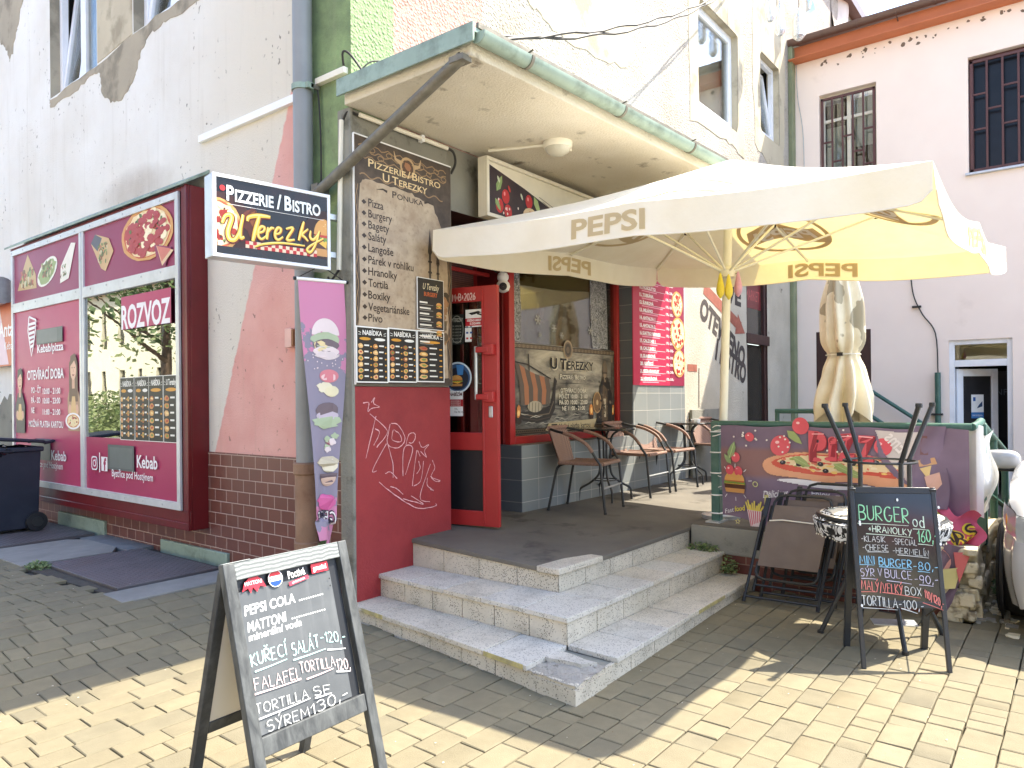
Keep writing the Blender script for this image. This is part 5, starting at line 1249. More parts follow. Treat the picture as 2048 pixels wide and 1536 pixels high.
for i in range(3):
    for j in range(2): dq.frect(FDs, a0_ + .01 + j * .035, b0_ + .02 + i * .045, a0_ + .03 + j * .035, b0_ + .035 + i * .045, [ink(190, 50, 50), ink(60, 90, 150), ink(120, 140, 150)][i])
a0_, b0_, a1_, b1_ = drect(901, 630, 929, 690, ink(40, 42, 40)); dq.text(FDs, 'U TEREZKY', (a0_ + a1_) / 2, b1_ - .06, .03, ink(210, 210, 200), width=(a1_ - a0_) * .85, align='c')
for i in range(6): dq.text(FDs, 'PO 10:00 21:00', (a0_ + a1_) / 2, b1_ - .1 - i * .025, .012, ink(180, 180, 170), width=(a1_ - a0_) * .6, align='c')
dq.fring(FDs, (a0_ + a1_) / 2, (b0_ + b1_) / 2, (a1_ - a0_) * .47, .006, ink(150, 150, 140), (b1_ - b0_) * .46)
a_, b_ = dp_(916, 755); dq.fdisc(FDs, a_, b_, .13, ink(62, 92, 130), .125, 26); dq.fring(FDs, a_, b_, .13, .014, ink(210, 224, 232), .125); dq.fdisc(FDs, a_, b_ - .01, .1, ink(44, 48, 60), .09, 22); burger(dq, FDs, a_ - .01, b_ - .07, .11, .09); dq.fpoly(FDs, [(a_ + .0, b_ + .02), (a_ + .05, b_ + .02), (a_ + .06, b_ + .1), (a_ - .01, b_ + .1)], ink(80, 140, 200))
a0_, b0_, a1_, b1_ = drect(899, 782, 927, 832, WHs); hb = b1_ - b0_; dq.frect(FDs, a0_, b0_ + hb * .38, a1_, b0_ + hb * .66, ink(170, 40, 44)); dq.text(FDs, 'NABÍZÍM', (a0_ + a1_) / 2, b1_ - hb * .2, hb * .13, ink(90, 30, 34), width=(a1_ - a0_) * .9, align='c', bold=.03)
for i in range(3): dq.text(FDs, 'ROZVOZ JÍDLA', (a0_ + a1_) / 2, b0_ + hb * (.41 + .08 * i), hb * .05, WHs, width=(a1_ - a0_) * .7, align='c')
dq.text(FDs, 'TEL.', a1_ - .08, b0_ + hb * .25, hb * .07, ink(70, 66, 66)); dq.text(FDs, '736 781 456', a0_ + .05, b0_ + hb * .12, hb * .08, ink(70, 66, 66), width=(a1_ - a0_) * .7)
dq.build('door_sticker', door, smooth=0)
dq = MB(); FDs.l = .0235; a_, b_ = dp_(903, 604); a1_ = dp_(953, 602)[0]
G.update({'*': [[(0, .5), (.5, .5)], [(.25, .2), (.25, .8)]]}); chalk(dq, FDs, '*M+B+2026', a_, b_, .055, ink(232, 206, 206), width=a1_ - a_, rep=1, wd=.008)
dq.build('chalk_blessing', door, smooth=0)

# camera ------------------------------------------------------------------
t = thing('security_camera', 'small white dome camera with black lens hanging above the open red door', 'camera', (5.0, 3.98, 2.5))
cc_ = PV(1006, 562, 4.0)
m = MB(); m.lathe([(.001, .075), (.035, .07), (.05, .045), (.05, .02), (.038, .0), (.055, -.02), (.062, -.05), (.05, -.085), (.02, -.1), (.001, -.102)], cc_, MT('white_plastic'), 22, cap=False); m.build('camera_body', t)
m = MB(); vd = (EYE - cc_); vd.z = 0; vd.normalize(); m.lathe([(.001, .0), (.034, .0), (.034, .012), (.02, .018), (.001, .018)], cc_ + vd * .045 + Vector((0, 0, -.055)), MT('black_plastic'), 18, vd, cap=False); m.build('lens', t)
m = MB(); m.box((cc_.x - .015, cc_.y - .005, cc_.z + .07), (cc_.x + .015, cc_.y + .02, 2.75), MT('white_plastic')); m.tube(smoothp([cc_ + Vector((0, .03, .06)), cc_ + Vector((-.06, .05, .09)), cc_ + Vector((-.12, .05, .16)), cc_ + Vector((-.2, .05, .14))]), .005, MT('cable'), 6); m.build('camera_bracket', t)

# light box under the canopy ---------------------------------------------------
FX = F((0, 3.75, 0), (1, 0, 0), (0, 0, 1))
t = thing('canopy_lightbox', 'dark framed light box with torn tomato print hanging under the canopy', 'sign', (5.8, 3.8, 2.98))
m = MB(); c_ = MT('cream_plastic'); L0, L1, H0, H1 = 4.47, 7.1, 2.97, 3.45
m.fbox(FX, L0, H0, L1, H1, -.1, -.03, c_); m.fbox(FX, L0, H0, L1, H0 + .03, -.03, 0, c_); m.fbox(FX, L0, H1 - .03, L1, H1, -.03, 0, c_); m.fbox(FX, L0, H0 + .03, L0 + .03, H1 - .03, -.03, 0, c_); m.fbox(FX, L1 - .03, H0 + .03, L1, H1 - .03, -.03, 0, c_); m.build('lightbox_case', t, bevel=.004)
mat('dark_banner', S(54, 46, 56), .35, .15, 5, dirt=S(96, 66, 58), dirtamt=.4)
q = MB(); q.h = -.029; q.step = .0002
q.fpoly(FX, [(4.52, 3.40), (5.0, 3.30), (5.6, 3.15), (6.2, 3.0), (4.52, 3.0)], MT('dark_banner'))
for x0, y0 in ((4.66, 3.09), (4.74, 3.18), (4.77, 3.06), (5.06, 3.20)): q.fdisc(FX, x0, y0, .05, ink(196, 52, 56), .06, 16); q.fdisc(FX, x0 - .015, y0 + .02, .012, ink(236, 150, 150), .018, 8)
leafp(q, FX, 4.62, 3.2, .16, 1.1, ink(140, 166, 110)); leafp(q, FX, 4.6, 3.14, .12, -.9, ink(140, 166, 110)); leafp(q, FX, 5.13, 3.26, .17, -1.0, ink(170, 190, 130))
q.fdisc(FX, 5.08, 3.07, .11, ink(226, 200, 160), .08, 14); q.fdisc(FX, 5.09, 3.08, .05, ink(206, 110, 76), .04, 9, .2); q.frect(FX, 5.32, 3.04, 5.42, 3.16, ink(206, 50, 44))
for i in range(16): q.fdisc(FX, random.uniform(4.56, 5.4), random.uniform(3.03, 3.14), .009, ink(236, 224, 214), .012, 7)
for x0, y0, mt_ in ((4.64, 3.3, ink(206, 214, 190)), (4.78, 3.25, ink(196, 62, 58)), (4.95, 3.22, ink(214, 220, 200))): q.fdisc(FX, x0, y0, .012, mt_, .03, 9, 0, .5)
q.fline(FX, [(5.2, 3.27), (5.5, 3.2), (5.8, 3.15), (6.2, 3.1), (6.6, 3.12)], .006, ink(130, 126, 116)); q.fline(FX, [(5.25, 3.24), (5.5, 3.16), (5.8, 3.18)], .005, ink(130, 126, 116))
q.build('lightbox_print', t, smooth=0)

# pink price list on the pier -----------------------------------------------------
FQ = F((0, 3.946, 0), (1, 0, 0), (0, 0, 1)); a0_, b0_ = FQ.px(1266, 770); a1_ = FQ.px(1368, 770)[0]; b1_ = 3.0
t = thing('price_list', 'tall crimson pizza price list with three round pizzas on the grey tiled pier', 'menu board', ((a0_ + a1_) / 2, 3.94, b0_))
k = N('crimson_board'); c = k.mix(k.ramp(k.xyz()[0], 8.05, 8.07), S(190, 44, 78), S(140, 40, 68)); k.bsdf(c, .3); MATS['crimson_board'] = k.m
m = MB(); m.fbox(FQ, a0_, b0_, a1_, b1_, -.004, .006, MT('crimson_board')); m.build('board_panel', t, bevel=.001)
q = MB(); q.h = .0065; W_ = a1_ - a0_
names = ['SALÁMOVÁ', 'PROSCIUTTO', 'TOSKÁNA', 'ŠUNKOVÁ', 'MILÁNO', 'ANTALYA 1', 'ANTALYA 2', 'QUATTRO FORMAGGI', 'CALZONE 1', 'CALZONE 2', 'SLANINOVÁ', 'KUŘECÍ', 'PIZZA HRANOLKY', 'HERMELÍNOVÁ']
for i, s_ in enumerate(names):
    y = b0_ + .06 + (13 - i) * .086
    q.text(FQ, '%d. %s' % (9 + i, s_), a0_ + W_ * .12, y, .032, WHs, width=W_ * (.16 + .014 * len(s_)), bold=.05); q.frect(FQ, a0_ + W_ * .12, y - .008, a0_ + W_ * .6, y - .004, WHs)
    q.text(FQ, '170,- 210,-', a0_ + W_ * .62, y, .028, WHs, width=W_ * .15, bold=.03); q.frect(FQ, a0_ + W_ * .16, y - .032, a0_ + W_ * random.uniform(.4, .56), y - .018, ink(232, 150, 170))
for x0, y0, r in ((1353, 609, .155), (1356, 668, .2), (1358, 727, .17)): a_, b_ = FQ.px(x0, y0); pizza(q, FQ, min(a_, a1_ - r * .9), b_, r, 1.0, 0, 34)
q.build('board_print', t, smooth=0)

# hand painted text on the spotted wall -------------------------------------------------
FT = F((0, 3.947, 0), (1, 0, 0), (0, 0, 1)); q = MB(); q.step = .0001
PB, PR = mat('wall_ink', S(74, 66, 62), .85, .2, 12), mat('wall_ink_red', S(150, 88, 72), .85, .2, 9)
def diag(s_, x0, y0, x1, y1, h_):
    p, e = FT.px(x0, y0), FT.px(x1, y1); L = math.hypot(e[0] - p[0], e[1] - p[1]); rot = math.atan2(e[1] - p[1], e[0] - p[0])
    q.text(FT, s_, p[0], p[1], h_, PB, width=L, bold=.05, rot=rot)
diag('OTEVŘENO', 1398, 630, 1487, 736, .27); diag('I BISTRO', 1430, 716, 1490, 768, .27); diag('VE', 1452, 600, 1482, 612, .25)
p0, p1 = FT.px(1408, 576), FT.px(1482, 655); q.fline(FT, [p0, p1], .16, PR); q.fpoly(FT, [FT.px(1476, 628), FT.px(1490, 667), FT.px(1470, 668)], PR)
a_, b_ = FT.px(1382, 738); q.frect(FT, a_ - .1, b_ - .03, a_ + .18, b_ + .06, PR); q.fline(FT, [FT.px(1398, 736), FT.px(1398, 815)], .02, PB)
q.build('painted_text', [o for o in bpy.data.objects if o.name == 'yard_facade'][0], smooth=0)
m = MB(); m.box((8.6, 3.9, .4), (9.55, 3.94, 1.35), MT('old_cement')); o = m.build('leaning_board', bevel=.006); tag(o, 'grey weathered board leaning on the spotted wall behind the far table', 'board')
w = MB(); dk = MT('dark_brown')
w.box((10.60, 3.93, 2.3), (11.55, 4.0, 2.45), dk)
for x0, x1 in ((10.62, 10.70), (11.42, 11.5)): w.box((x0, 3.97, .55), (x1, 4.06, 3.3), dk)
w.box((10.62, 3.97, .55), (11.5, 4.06, .65), dk)
sd = w.build('side_window', B, bevel=.006)
mat('dusk_pane', S(58, 56, 50), .15, .2, 3); p = MB(); p.box((10.70, 4.02, .65), (11.42, 4.03, 2.3), MT('dusk_pane')); p.box((10.70, 4.02, 2.45), (11.42, 4.03, 3.3), MT('dusk_pane')); fq_ = F((0, 4.018, 0), (1, 0, 0), (0, 0, 1)); p.h = .001; p.frect(fq_, 10.72, 2.85, 11.40, 3.25, ink(110, 40, 44)); p.text(fq_, 'MARKET', 11.06, 2.97, .16, ink(180, 80, 80), width=.56, align='c'); p.build('pane', sd, smooth=0)
w = MB(); w.box((12.62, 3.88, 0), (12.79, 3.95, 7.4), mat('mossy_post', S(132, 138, 108), .8, .2, 5, .3, 30, dirt=S(100, 108, 74), dirtamt=.6)); w.build('corner_post', B, bevel=.01)
# ------------------------------------------------------------------ landing and steps
def Lz(u, v): return min(.50, .42 + .016 * (u - 3.76) + .045 * (v - 2.6))
S3 = [(3.78, 3.95), PZ(1118, 1141, .425).to_2d(), (5.6, 2.56)]
S2 = [(3.46, 3.95), PZ(1135.5, 1235.5, .285).to_2d(), (5.6, 2.27)]
S1 = [(3.215, 3.95), PZ(1152, 1366, .125).to_2d(), (5.6, 2.02)]
S3, S2, S1 = [[Vector(p) for p in s_] for s_ in (S3, S2, S1)]
ST = thing('entrance_steps', 'three terrazzo corner steps with a broken lowest corner leading up to the bistro landing', 'steps', (3.6, 2.6, 0))
m = MB(); m.slab([tuple(p) for p in S3] + [(5.6, 4.2), (3.78, 4.2)][0:0] + [(5.62, 2.56), (8.9, 2.56), (8.9, 3.99), (5.3, 3.99), (5.3, 4.6), (4.21, 4.6), (4.21, 3.95)], lambda u, v: Lz(u, v) - .032, Lz, MT('landing_concrete'))
m.build('landing', ST, bevel=.006)
def xs(p, d, q, e):
    k_ = d.x * e.y - d.y * e.x; t_ = ((q.x - p.x) * e.y - (q.y - p.y) * e.x) / k_; return p + d * t_
rs = random.Random(5)
def treads(O, I, z, th, name, skipcorner=False):
    m = MB(); dl_, dr_ = (O[1] - O[0]).normalized(), (O[2] - O[1]).normalized()
    Ix = xs(I[0], I[1] - I[0], O[1], dr_)                                     # inner line of the left flight run out to the right edge
    L = (O[1] - O[0]).length; n_ = max(3, round(L / .31))
    for i in range(n_):
        t0, t1 = i / n_, (i + 1) / n_
        if skipcorner and i == n_ - 1: continue
        e = .0025 / L
        q_ = [O[0].lerp(O[1], t0 + e), O[0].lerp(O[1], t1 - e), I[0].lerp(Ix, t1 - e), I[0].lerp(Ix, t0 + e)]
        if i == 0: q_[3] = I[0]; q_[0] = O[0]
        dz = rs.uniform(-.002, .002)
        m.slab([tuple(p) for p in q_], z - th + dz, z + dz, MT(rs.choice(['terrazzo_blue', 'terrazzo_blue', 'terrazzo_grey'])))
    Lr = (O[2] - Ix).length; n_ = max(4, round(Lr / .31)); Ir0 = I[1]
    for i in range(n_):
        t0, t1 = i / n_, (i + 1) / n_; e = .0025 / Lr
        q_ = [Ix.lerp(O[2], t0 + e), Ix.lerp(O[2], t1 - e), Ir0.lerp(I[2], t1 - e), Ir0.lerp(I[2], t0 + e)]
        dz = rs.uniform(-.002, .002)
        m.slab([tuple(p) for p in q_], z - th + dz, z + dz, MT(rs.choice(['terrazzo_blue', 'terrazzo_grey', 'terrazzo_grey'])))
    return m.build(name, ST, bevel=.004)
def inset(O, d):
    n1 = Vector(((O[1] - O[0]).y, -(O[1] - O[0]).x)).normalized(); n2 = Vector(((O[2] - O[1]).y, -(O[2] - O[1]).x)).normalized()
    c_ = (O[1] + O[2] + O[0]) / 3 + Vector((1, 1))
    if (c_ - O[1]).dot(n1) < 0: n1 = -n1
    if (c_ - O[1]).dot(n2) < 0: n2 = -n2
    a, b = O[0] + n1 * d, O[2] + n2 * d
    return [a, xs(a, (O[1] - O[0]), b, (O[2] - O[1])), b]
def risers(O, z0, z1, name, gap=.018):
    m = MB(); J = inset(O, gap); K = inset(O, gap + .02)
    for (p, q_, p2, q2) in ((J[0], J[1], K[0], K[1]), (J[1], J[2], K[1], K[2])):
        L = (q_ - p).length; n_ = max(3, round(L / .3))
        for i in range(n_):
            e = .002 / L; t0, t1 = i / n_ + e, (i + 1) / n_ - e
            m.slab([tuple(p.lerp(q_, t0)), tuple(p.lerp(q_, t1)), tuple(p2.lerp(q2, t1)), tuple(p2.lerp(q2, t0))], z0, z1, MT('terrazzo_riser'))
    m.slab([tuple(K[0]), tuple(K[1]), tuple(K[2]), (5.6, 3.9), (3.8, 3.95)], z0 - .1, (z1 - .004) if not callable(z1) else (lambda u, v: z1(u, v) - .004), MT('old_cement'))
    return m.build(name, ST, bevel=.002)
risers(S1, -.06, .098, 'riser'); risers(S2, .12, .252, 'riser'); risers(S3, .28, lambda u, v: Lz(u, v) - .033, 'riser', .014)
i2, i3 = inset(S2, .016), inset(S3, .012)
treads(S1, i2, .125, .03, 'tread', True); treads(S2, i3, .283, .03, 'tread')
# landing nosing pieces at the corner, broken lowest corner and yellow paint
m = MB(); d1, d2 = (S3[0] - S3[1]).normalized(), (S3[2] - S3[1]).normalized()
c_ = S3[1] - d1 * .012 - d2 * .012
m.slab([tuple(c_), tuple(c_ + d2 * .5), tuple(c_ + d2 * .5 + d1 * .1), tuple(c_ + d2 * .28 + d1 * .17), tuple(c_ + d1 * .18)], .395, .437, MT('terrazzo_grey')); m.build('nosing', ST, bevel=.008)
d1, d2 = (S1[0] - S1[1]).normalized(), (S1[2] - S1[1]).normalized(); c_ = S1[1]
def brk(a, b):
    p = c_ + d1 * (.012 + a * .33) + d2 * (.012 + b * .30)
    e = min(a, b, 1.0); nz = math.sin(p.x * 61) * math.sin(p.y * 47) * .004 + math.sin(p.x * 23 + 1) * .003
    return Vector((p.x, p.y, .094 + .012 * smst(b * 1.2) + nz + .003 * rs.uniform(-1, 1)))
speckle('broken_concrete', S(178, 173, 163), S(152, 147, 138), S(116, 111, 102), 22, .6, .9, 70)
m = MB(); m.grid(brk, 26, 26, MT('broken_concrete')); P_ = [brk(0, 0), brk(1, 0), brk(1, 1), brk(0, 1)]
m.slab([tuple(c_ + d1 * .012 + d2 * .012), tuple(c_ + d1 * .345 + d2 * .012), tuple(c_ + d1 * .345 + d2 * .32), tuple(c_ + d1 * .012 + d2 * .32)], -.05, .078, MT('terrazzo_riser'))
m.slab(jag([tuple(c_ + d1 * .35 + d2 * .3), tuple(c_ + d1 * .06 + d2 * .3), tuple(c_ + d1 * .12 + d2 * .22), tuple(c_ + d1 * .35 + d2 * .17)], .012, 4), .085, .122, MT('terrazzo_blue'))
m.build('broken_corner', ST, smooth=25)
m = MB(); mat('yellow_paint', S(176, 164, 112), .8, .3, 18, dirt=S(150, 144, 128), dirtamt=.8, dscale=14)
for a, b in ((.36, .66), (1.62, 1.86)):
    p, q_ = c_ + d1 * a, c_ + d1 * b; nn = Vector((d1.y, -d1.x)); nn = nn if nn.x < 0 else -nn
    m.slab([tuple(p), tuple(q_), tuple(q_ + nn * .003), tuple(p + nn * .003)], .098, .124, MT('yellow_paint'))
p, q_ = c_ + d2 * 1.5, c_ + d2 * 1.95; m.slab([tuple(p), tuple(q_), (q_.x, q_.y - .003), (p.x, p.y - .003)], .1, .123, MT('yellow_paint'))
m.build('edge_paint', ST, smooth=0)

# ------------------------------------------------------------------ terrace plinth with rubble end
T_ = thing('terrace_plinth', 'low cement and brick plinth with crumbling rubble end carrying the green railing', 'wall', (5.7, 1.6, 0))
m = MB(); m.slab([(5.6, 2.56), (5.6, .68), (7.2, .66), (8.9, 1.6), (8.9, 2.56)], -.1, lambda u, v: .475 + .03 * smst((2.0 - v) / 1.2) * smst((6.4 - u)), MT('landing_concrete')); m.build('terrace_slab', T_, smooth=25)
m = MB(); m.box((5.575, .70, .26), (5.6, 2.55, .47), MT('old_cement')); m.build('cement_band', T_, bevel=.008)
m = MB(); m.box((5.585, .70, -.1), (5.6, 2.55, .26), BRICKU); m.build('brick_base', T_, smooth=0)
rn = random.Random(9)
m = MB()
for row, zz_ in enumerate((.0, .13, .25, .37)):
    u = 5.56 + rn.uniform(0, .1)
    while u < 7.1:
        w_ = rn.uniform(.14, .34); h_ = .12 if row else .14
        c0 = (u + w_ / 2, .64 + rn.uniform(-.02, .02), zz_ + h_ / 2)
        vs = []
        for sx in (-1, 1):
            for sy_ in (-1, 1):
                for sz in (-1, 1): vs.append((c0[0] + sx * (w_ / 2 - .008) + rn.uniform(-.02, .02), c0[1] + sy_ * .06 + rn.uniform(-.015, .015), c0[2] + sz * (h_ / 2 - .006) + rn.uniform(-.015, .015)))
        m.add(vs, [(0, 1, 3, 2), (4, 6, 7, 5), (0, 4, 5, 1), (2, 3, 7, 6), (1, 5, 7, 3), (0, 2, 6, 4)], MT('rubble_stone')); u += w_
    for v_ in (.66, .80):
        c0 = (5.58 + rn.uniform(-.015, .015), v_, zz_ + .06)
for i in range(26):                                                    # crumbled corner lumps
    u, v_, z_ = 5.56 + rn.uniform(-.03, .05), rn.uniform(.58, .78), rn.uniform(.02, .4); r_ = rn.uniform(.03, .06)
    vs = [(u + r_ * rn.uniform(.5, 1.1) * sx, v_ + r_ * rn.uniform(.5, 1.1) * sy_, z_ + r_ * rn.uniform(.5, 1.1) * sz) for sx in (-1, 1) for sy_ in (-1, 1) for sz in (-1, 1)]
    m.add(vs, [(0, 1, 3, 2), (4, 6, 7, 5), (0, 4, 5, 1), (2, 3, 7, 6), (1, 5, 7, 3), (0, 2, 6, 4)], MT('rubble_stone'))
m.build('rubble_face', T_, bevel=.012, smooth=40)
m = MB(); m.slab(jag([(5.54, .57), (7.12, .56), (7.12, .8), (5.54, .86)], .018, 9), .46, .505, MT('rubble_stone')); m.build('coping', T_, bevel=.01)
m = MB()
for i in range(60):
    u, v_ = rn.uniform(5.3, 7.4), rn.uniform(.33, .58); s_ = rn.uniform(.012, .05); z_ = gz(u, v_)
    vs = [(u + s_ * rn.uniform(.4, 1) * sx, v_ + s_ * rn.uniform(.4, 1) * sy_, z_ + (s_ * .3 if sz > 0 else -.01)) for sx in (-1, 1) for sy_ in (-1, 1) for sz in (-1, 1)]
    m.add(vs, [(0, 1, 3, 2), (4, 6, 7, 5), (0, 4, 5, 1), (2, 3, 7, 6), (1, 5, 7, 3), (0, 2, 6, 4)], MT('rubble_stone' if rn.random() < .6 else 'slab_concrete'))
o = m.build('rubble_debris', smooth=0); o['kind'] = 'stuff'; tag(o, 'loose stone chips on the ground between rubble wall and white car', 'debris')
m = MB(); m.tube([(5.62, .42, .05), (6.9, .5, .30)], .018, MT('old_steel'), 8); o = m.build('steel_rod'); tag(o, 'rusty steel rod leaning along the rubble wall beside the white car', 'rod')

# ------------------------------------------------------------------ green railing and pizza banner
RL = thing('green_railing', 'dark green tubular steel railing around the terrace, with a ramp run to the right', 'railing', (5.8, 1.5, .48))
GR = MT('green_rail'); m = MB()
m.tube([(5.8, 2.45, 1.285), (5.8, .62, 1.285)], .026, GR, 12); m.tube(smoothp([(5.8, .62, 1.285), (5.95, .6, 1.30), (6.12, .6, 1.315), (6.3, .6, 1.27), (8.5, .62, .93)], 4), .026, GR, 12); m.build('top_rail', RL)
m = MB(); m.tube([(5.8, 2.45, .72), (5.8, .7, .70)], .02, GR, 10); m.tube([(5.8, .7, .70), (6.1, .6, .84), (8.4, .62, .42)], .022, GR, 10); m.build('mid_rail', RL)
for u, v_, z0, z1, r_ in ((5.8, 2.42, .47, 1.30, .036), (5.8, .74, .3, 1.28, .026), (6.1, .6, .45, 1.30, .036), (7.07, .61, .2, 1.14, .028), (8.08, .61, .0, .98, .028)):
    m = MB(); m.box((u - r_, v_ - r_, z0), (u + r_, v_ + r_, z1), GR) if r_ > .03 else m.tube([(u, v_, z0), (u, v_, z1)], r_, GR, 10)
    m.build('rail_post', RL, bevel=.006)
m = MB(); m.box((5.7, 2.36, .475), (5.9, 2.48, .49), MT('galvanised')); m.build('base_plate', RL)
m = MB()
for z_ in (.55, .7, .88, 1.05, 1.22): m.lathe([(.052, -.005), (.056, 0), (.052, .005)], (5.8, 2.42, z_), MT('white_plastic'), 14)
for i in range(3): m.tube(smoothp([(5.78, 2.46, 1.24 - i * .03), (5.75, 2.4, 1.27 - i * .04), (5.77, 2.32, 1.26 - i * .02)]), .004, MT('white_plastic'), 5)
m.build('zip_tie', RL)
R2 = thing('green_railing', 'short green railing at the far end of the terrace sloping down behind the banner', 'railing', (9, 2.6, .5))
m = MB(); m.tube([(9.0, 3.0, 1.33), (9.0, 2.56, 1.33), (10.2, 2.5, 1.0)], .03, GR, 10); m.build('top_rail', R2)
m = MB(); m.tube([(9.0, 2.98, .3), (9.0, 2.98, 1.33)], .028, GR, 10); m.build('rail_post', R2); m = MB(); m.tube([(9.6, 2.53, .2), (9.6, 2.53, 1.16)], .028, GR, 10); m.build('rail_post', R2)
# the printed banner tied to the railing
k = N('banner_cloth'); x = k.xyz()
tan = k.math('MULTIPLY', k.ramp(k.math('ABSOLUTE', k.math('SUBTRACT', x[2], .985)), .13, .09), k.ramp(x[1], 1.2, 1.5))
c = k.mix(k.ramp(k.noise(3, 4, vec=k.pos), .3, .7), S(130, 110, 130), S(110, 92, 112)); c = k.mix(k.math('MULTIPLY', tan, .75), c, S(140, 98, 88))
k.bsdf(c, .55, 0, k.bump(k.noise(160, 2, vec=k.pos), .1, .003)); MATS['banner_cloth'] = k.m
BU = 5.74
def ban(a, b, lift=0.0):
    """a: metres along the banner from its left (yard) end, b: height"""
    v_ = 2.37 - a
    w_ = .014 * math.sin(a * 7 + b * 3) + .004 * math.sin(a * 17 - b * 9) + .012 * math.sin(b * 11 + a * 4) * (1.28 - b)
    return Vector((BU - .012 + w_ - lift, v_, b + .006 * math.sin(a * 13)))
class BF:
    def p(s, a, b, h=0.0): return ban(a, b, .007 + h)
bf = BF()
PZB = thing('pizza_banner', 'dark purple pizza advertising banner tied along the green railing, its right end folded over', 'banner', (5.74, 1.6, .5))
m = MB(); bl = lambda a: .545 - .06 * smst(a / .6)
m.grid(lambda s_, q_: ban(.02 + 1.72 * s_, bl(.02 + 1.72 * s_) + (1.272 - bl(.02 + 1.72 * s_)) * q_), 80, 34, MT('banner_cloth')); m.build('banner_cloth', PZB)
BFr = F((BU, 0, 0), (0, -1, 0), (0, 0, 1))
def bx(x, y): a, b = BFr.px(x, y); return (a + 2.37, b)
q = MB(); q.step = .00006
RD, RD2 = ink(214, 82, 94), ink(244, 170, 174)
# big pizza wedge
PZc = [bx(*p) for p in ((1528, 925), (1545, 912), (1600, 906), (1680, 905), (1760, 915), (1830, 930), (1850, 960), (1812, 985), (1780, 978), (1700, 965), (1640, 962), (1580, 955), (1540, 945))]
def dense(pts, n=4): return [(v_.x, v_.y) for v_ in smoothp([Vector((a, b, 0)) for a, b in pts], n, True)]
q.cells(bf, dense([bx(*p) for p in ((1560, 958), (1700, 968), (1800, 985), (1700, 980), (1600, 970))]), ink(226, 222, 224))
q.cells(bf, dense(PZc), ink(222, 158, 120)); q.cells(bf, dense([bx(*p) for p in ((1545, 922), (1600, 910), (1680, 909), (1760, 919), (1822, 935), (1800, 955), (1720, 950), (1650, 950), (1580, 943))]), ink(206, 84, 66)); q.cells(bf, dense([bx(*p) for p in ((1556, 922), (1610, 912), (1690, 912), (1765, 922), (1806, 936), (1770, 944), (1690, 944), (1620, 940))]), ink(232, 206, 162))
for i in range(60):
    s_, t__ = random.random(), random.random(); x_ = 1565 + 235 * s_; y_ = 914 + 26 * t__ + 10 * s_
    a, b = bx(x_, y_); q.fdisc(bf, a, b, random.uniform(.008, .028), random.choice([ink(206, 84, 66), ink(240, 222, 190), ink(150, 166, 84), ink(236, 196, 110), ink(222, 120, 96)]), random.uniform(.005, .012), 8, .25)
for x_, y_ in ((1598, 930), (1642, 927), (1708, 928), (1755, 925), (1652, 940), (1567, 925)): a, b = bx(x_, y_); q.fdisc(bf, a, b, .022, ink(44, 38, 46), .017, 12); q.fdisc(bf, a - .004, b + .004, .007, ink(150, 140, 150), .005, 8)
for x_, y_, r_ in ((1585, 915, -.45), (1668, 926, -.5), (1575, 862, -.75), (1688, 940, -.35)): a, b = bx(x_, y_); leafp(q, bf, a, b, .15, r_, ink(152, 166, 104))
for x_, y_, r_ in ((1562, 891, .075), (1502, 873, .034), (1602, 853, .062), (1768, 893, .058)): a, b = bx(x_, y_); q.fdisc(bf, a, b, r_, RD, r_ * 1.05, 20); q.fdisc(bf, a - r_ * .3, b + r_ * .35, r_ * .22, ink(240, 190, 190), r_ * .16, 9)
for i in range(26): q.fdisc(bf, *bx(random.uniform(1470, 1700), random.uniform(858, 910)), .008, ink(232, 222, 214), .008, 6)
# PIZZA lettering (fat, dripping)
for s_, x0, x1, yb, h_ in (('P', 1618, 1655, 918, .20), ('i', 1658, 1676, 916, .165), ('Z', 1676, 1714, 916, .17), ('Z', 1716, 1752, 922, .17)):
    a, b = bx(x0, yb); a2 = bx(x1, yb)[0]
    q.text(bf, s_, a + .008, b - .006, h_, ink(150, 36, 52), width=(a2 - a), bold=.06); q.text(bf, s_, a, b, h_, RD, width=(a2 - a), bold=.06); 
for x_, y_ in ((1632, 918), (1663, 916)): a, b = bx(x_, y_); q.fdisc(bf, a, b, .045, RD, .016, 14)
for x0, y0, x1, y1 in ((1622, 868, 1650, 866), (1683, 872, 1708, 873), (1720, 874, 1748, 876), (1624, 880, 1624, 905)): q.fline(bf, [bx(x0, y0), bx(x1, y1)], .008, RD2)
# burger, fries, words and doodles, tomatoes with leaves
a, b = bx(1472, 985); burger(q, bf, a, b, .17, .17)
for i in range(9): t_ = .2 + i * .65; q.fline(bf, [(a + .12 * math.cos(t_), b + .08 + .12 * math.sin(t_)), (a + .15 * math.cos(t_), b + .08 + .15 * math.sin(t_))], .005, ink(230, 226, 226))
for x_, y_ in ((1475, 915), (1463, 940), (1480, 943)): a, b = bx(x_, y_); q.fdisc(bf, a, b, .034, RD, .04, 16); q.fdisc(bf, a - .01, b + .014, .009, ink(240, 190, 190), .009, 8)
a, b = bx(1462, 918); leafp(q, bf, a, b, .15, 1.25, ink(132, 154, 104)); a, b = bx(1466, 928); leafp(q, bf, a, b, .1, 2.2, ink(132, 154, 104))
a, b = bx(1497, 1018); F4 = [(a, b), (a + .115, b + .0), (a + .10, b - .16), (a + .03, b - .15)]; q.fpoly(bf, F4, ink(232, 214, 214))
for i in range(6): q.fline(bf, [(a + .012 + i * .018, b - .002), (a + .036 + i * .0125, b - .15)], .008, ink(206, 92, 112))
for i in range(9): q.fline(bf, [(a + .01 + i * .012, b), (a - .01 + i * .018, b + .06 + .02 * math.sin(i * 2.1))], .012, ink(228, 206, 96))
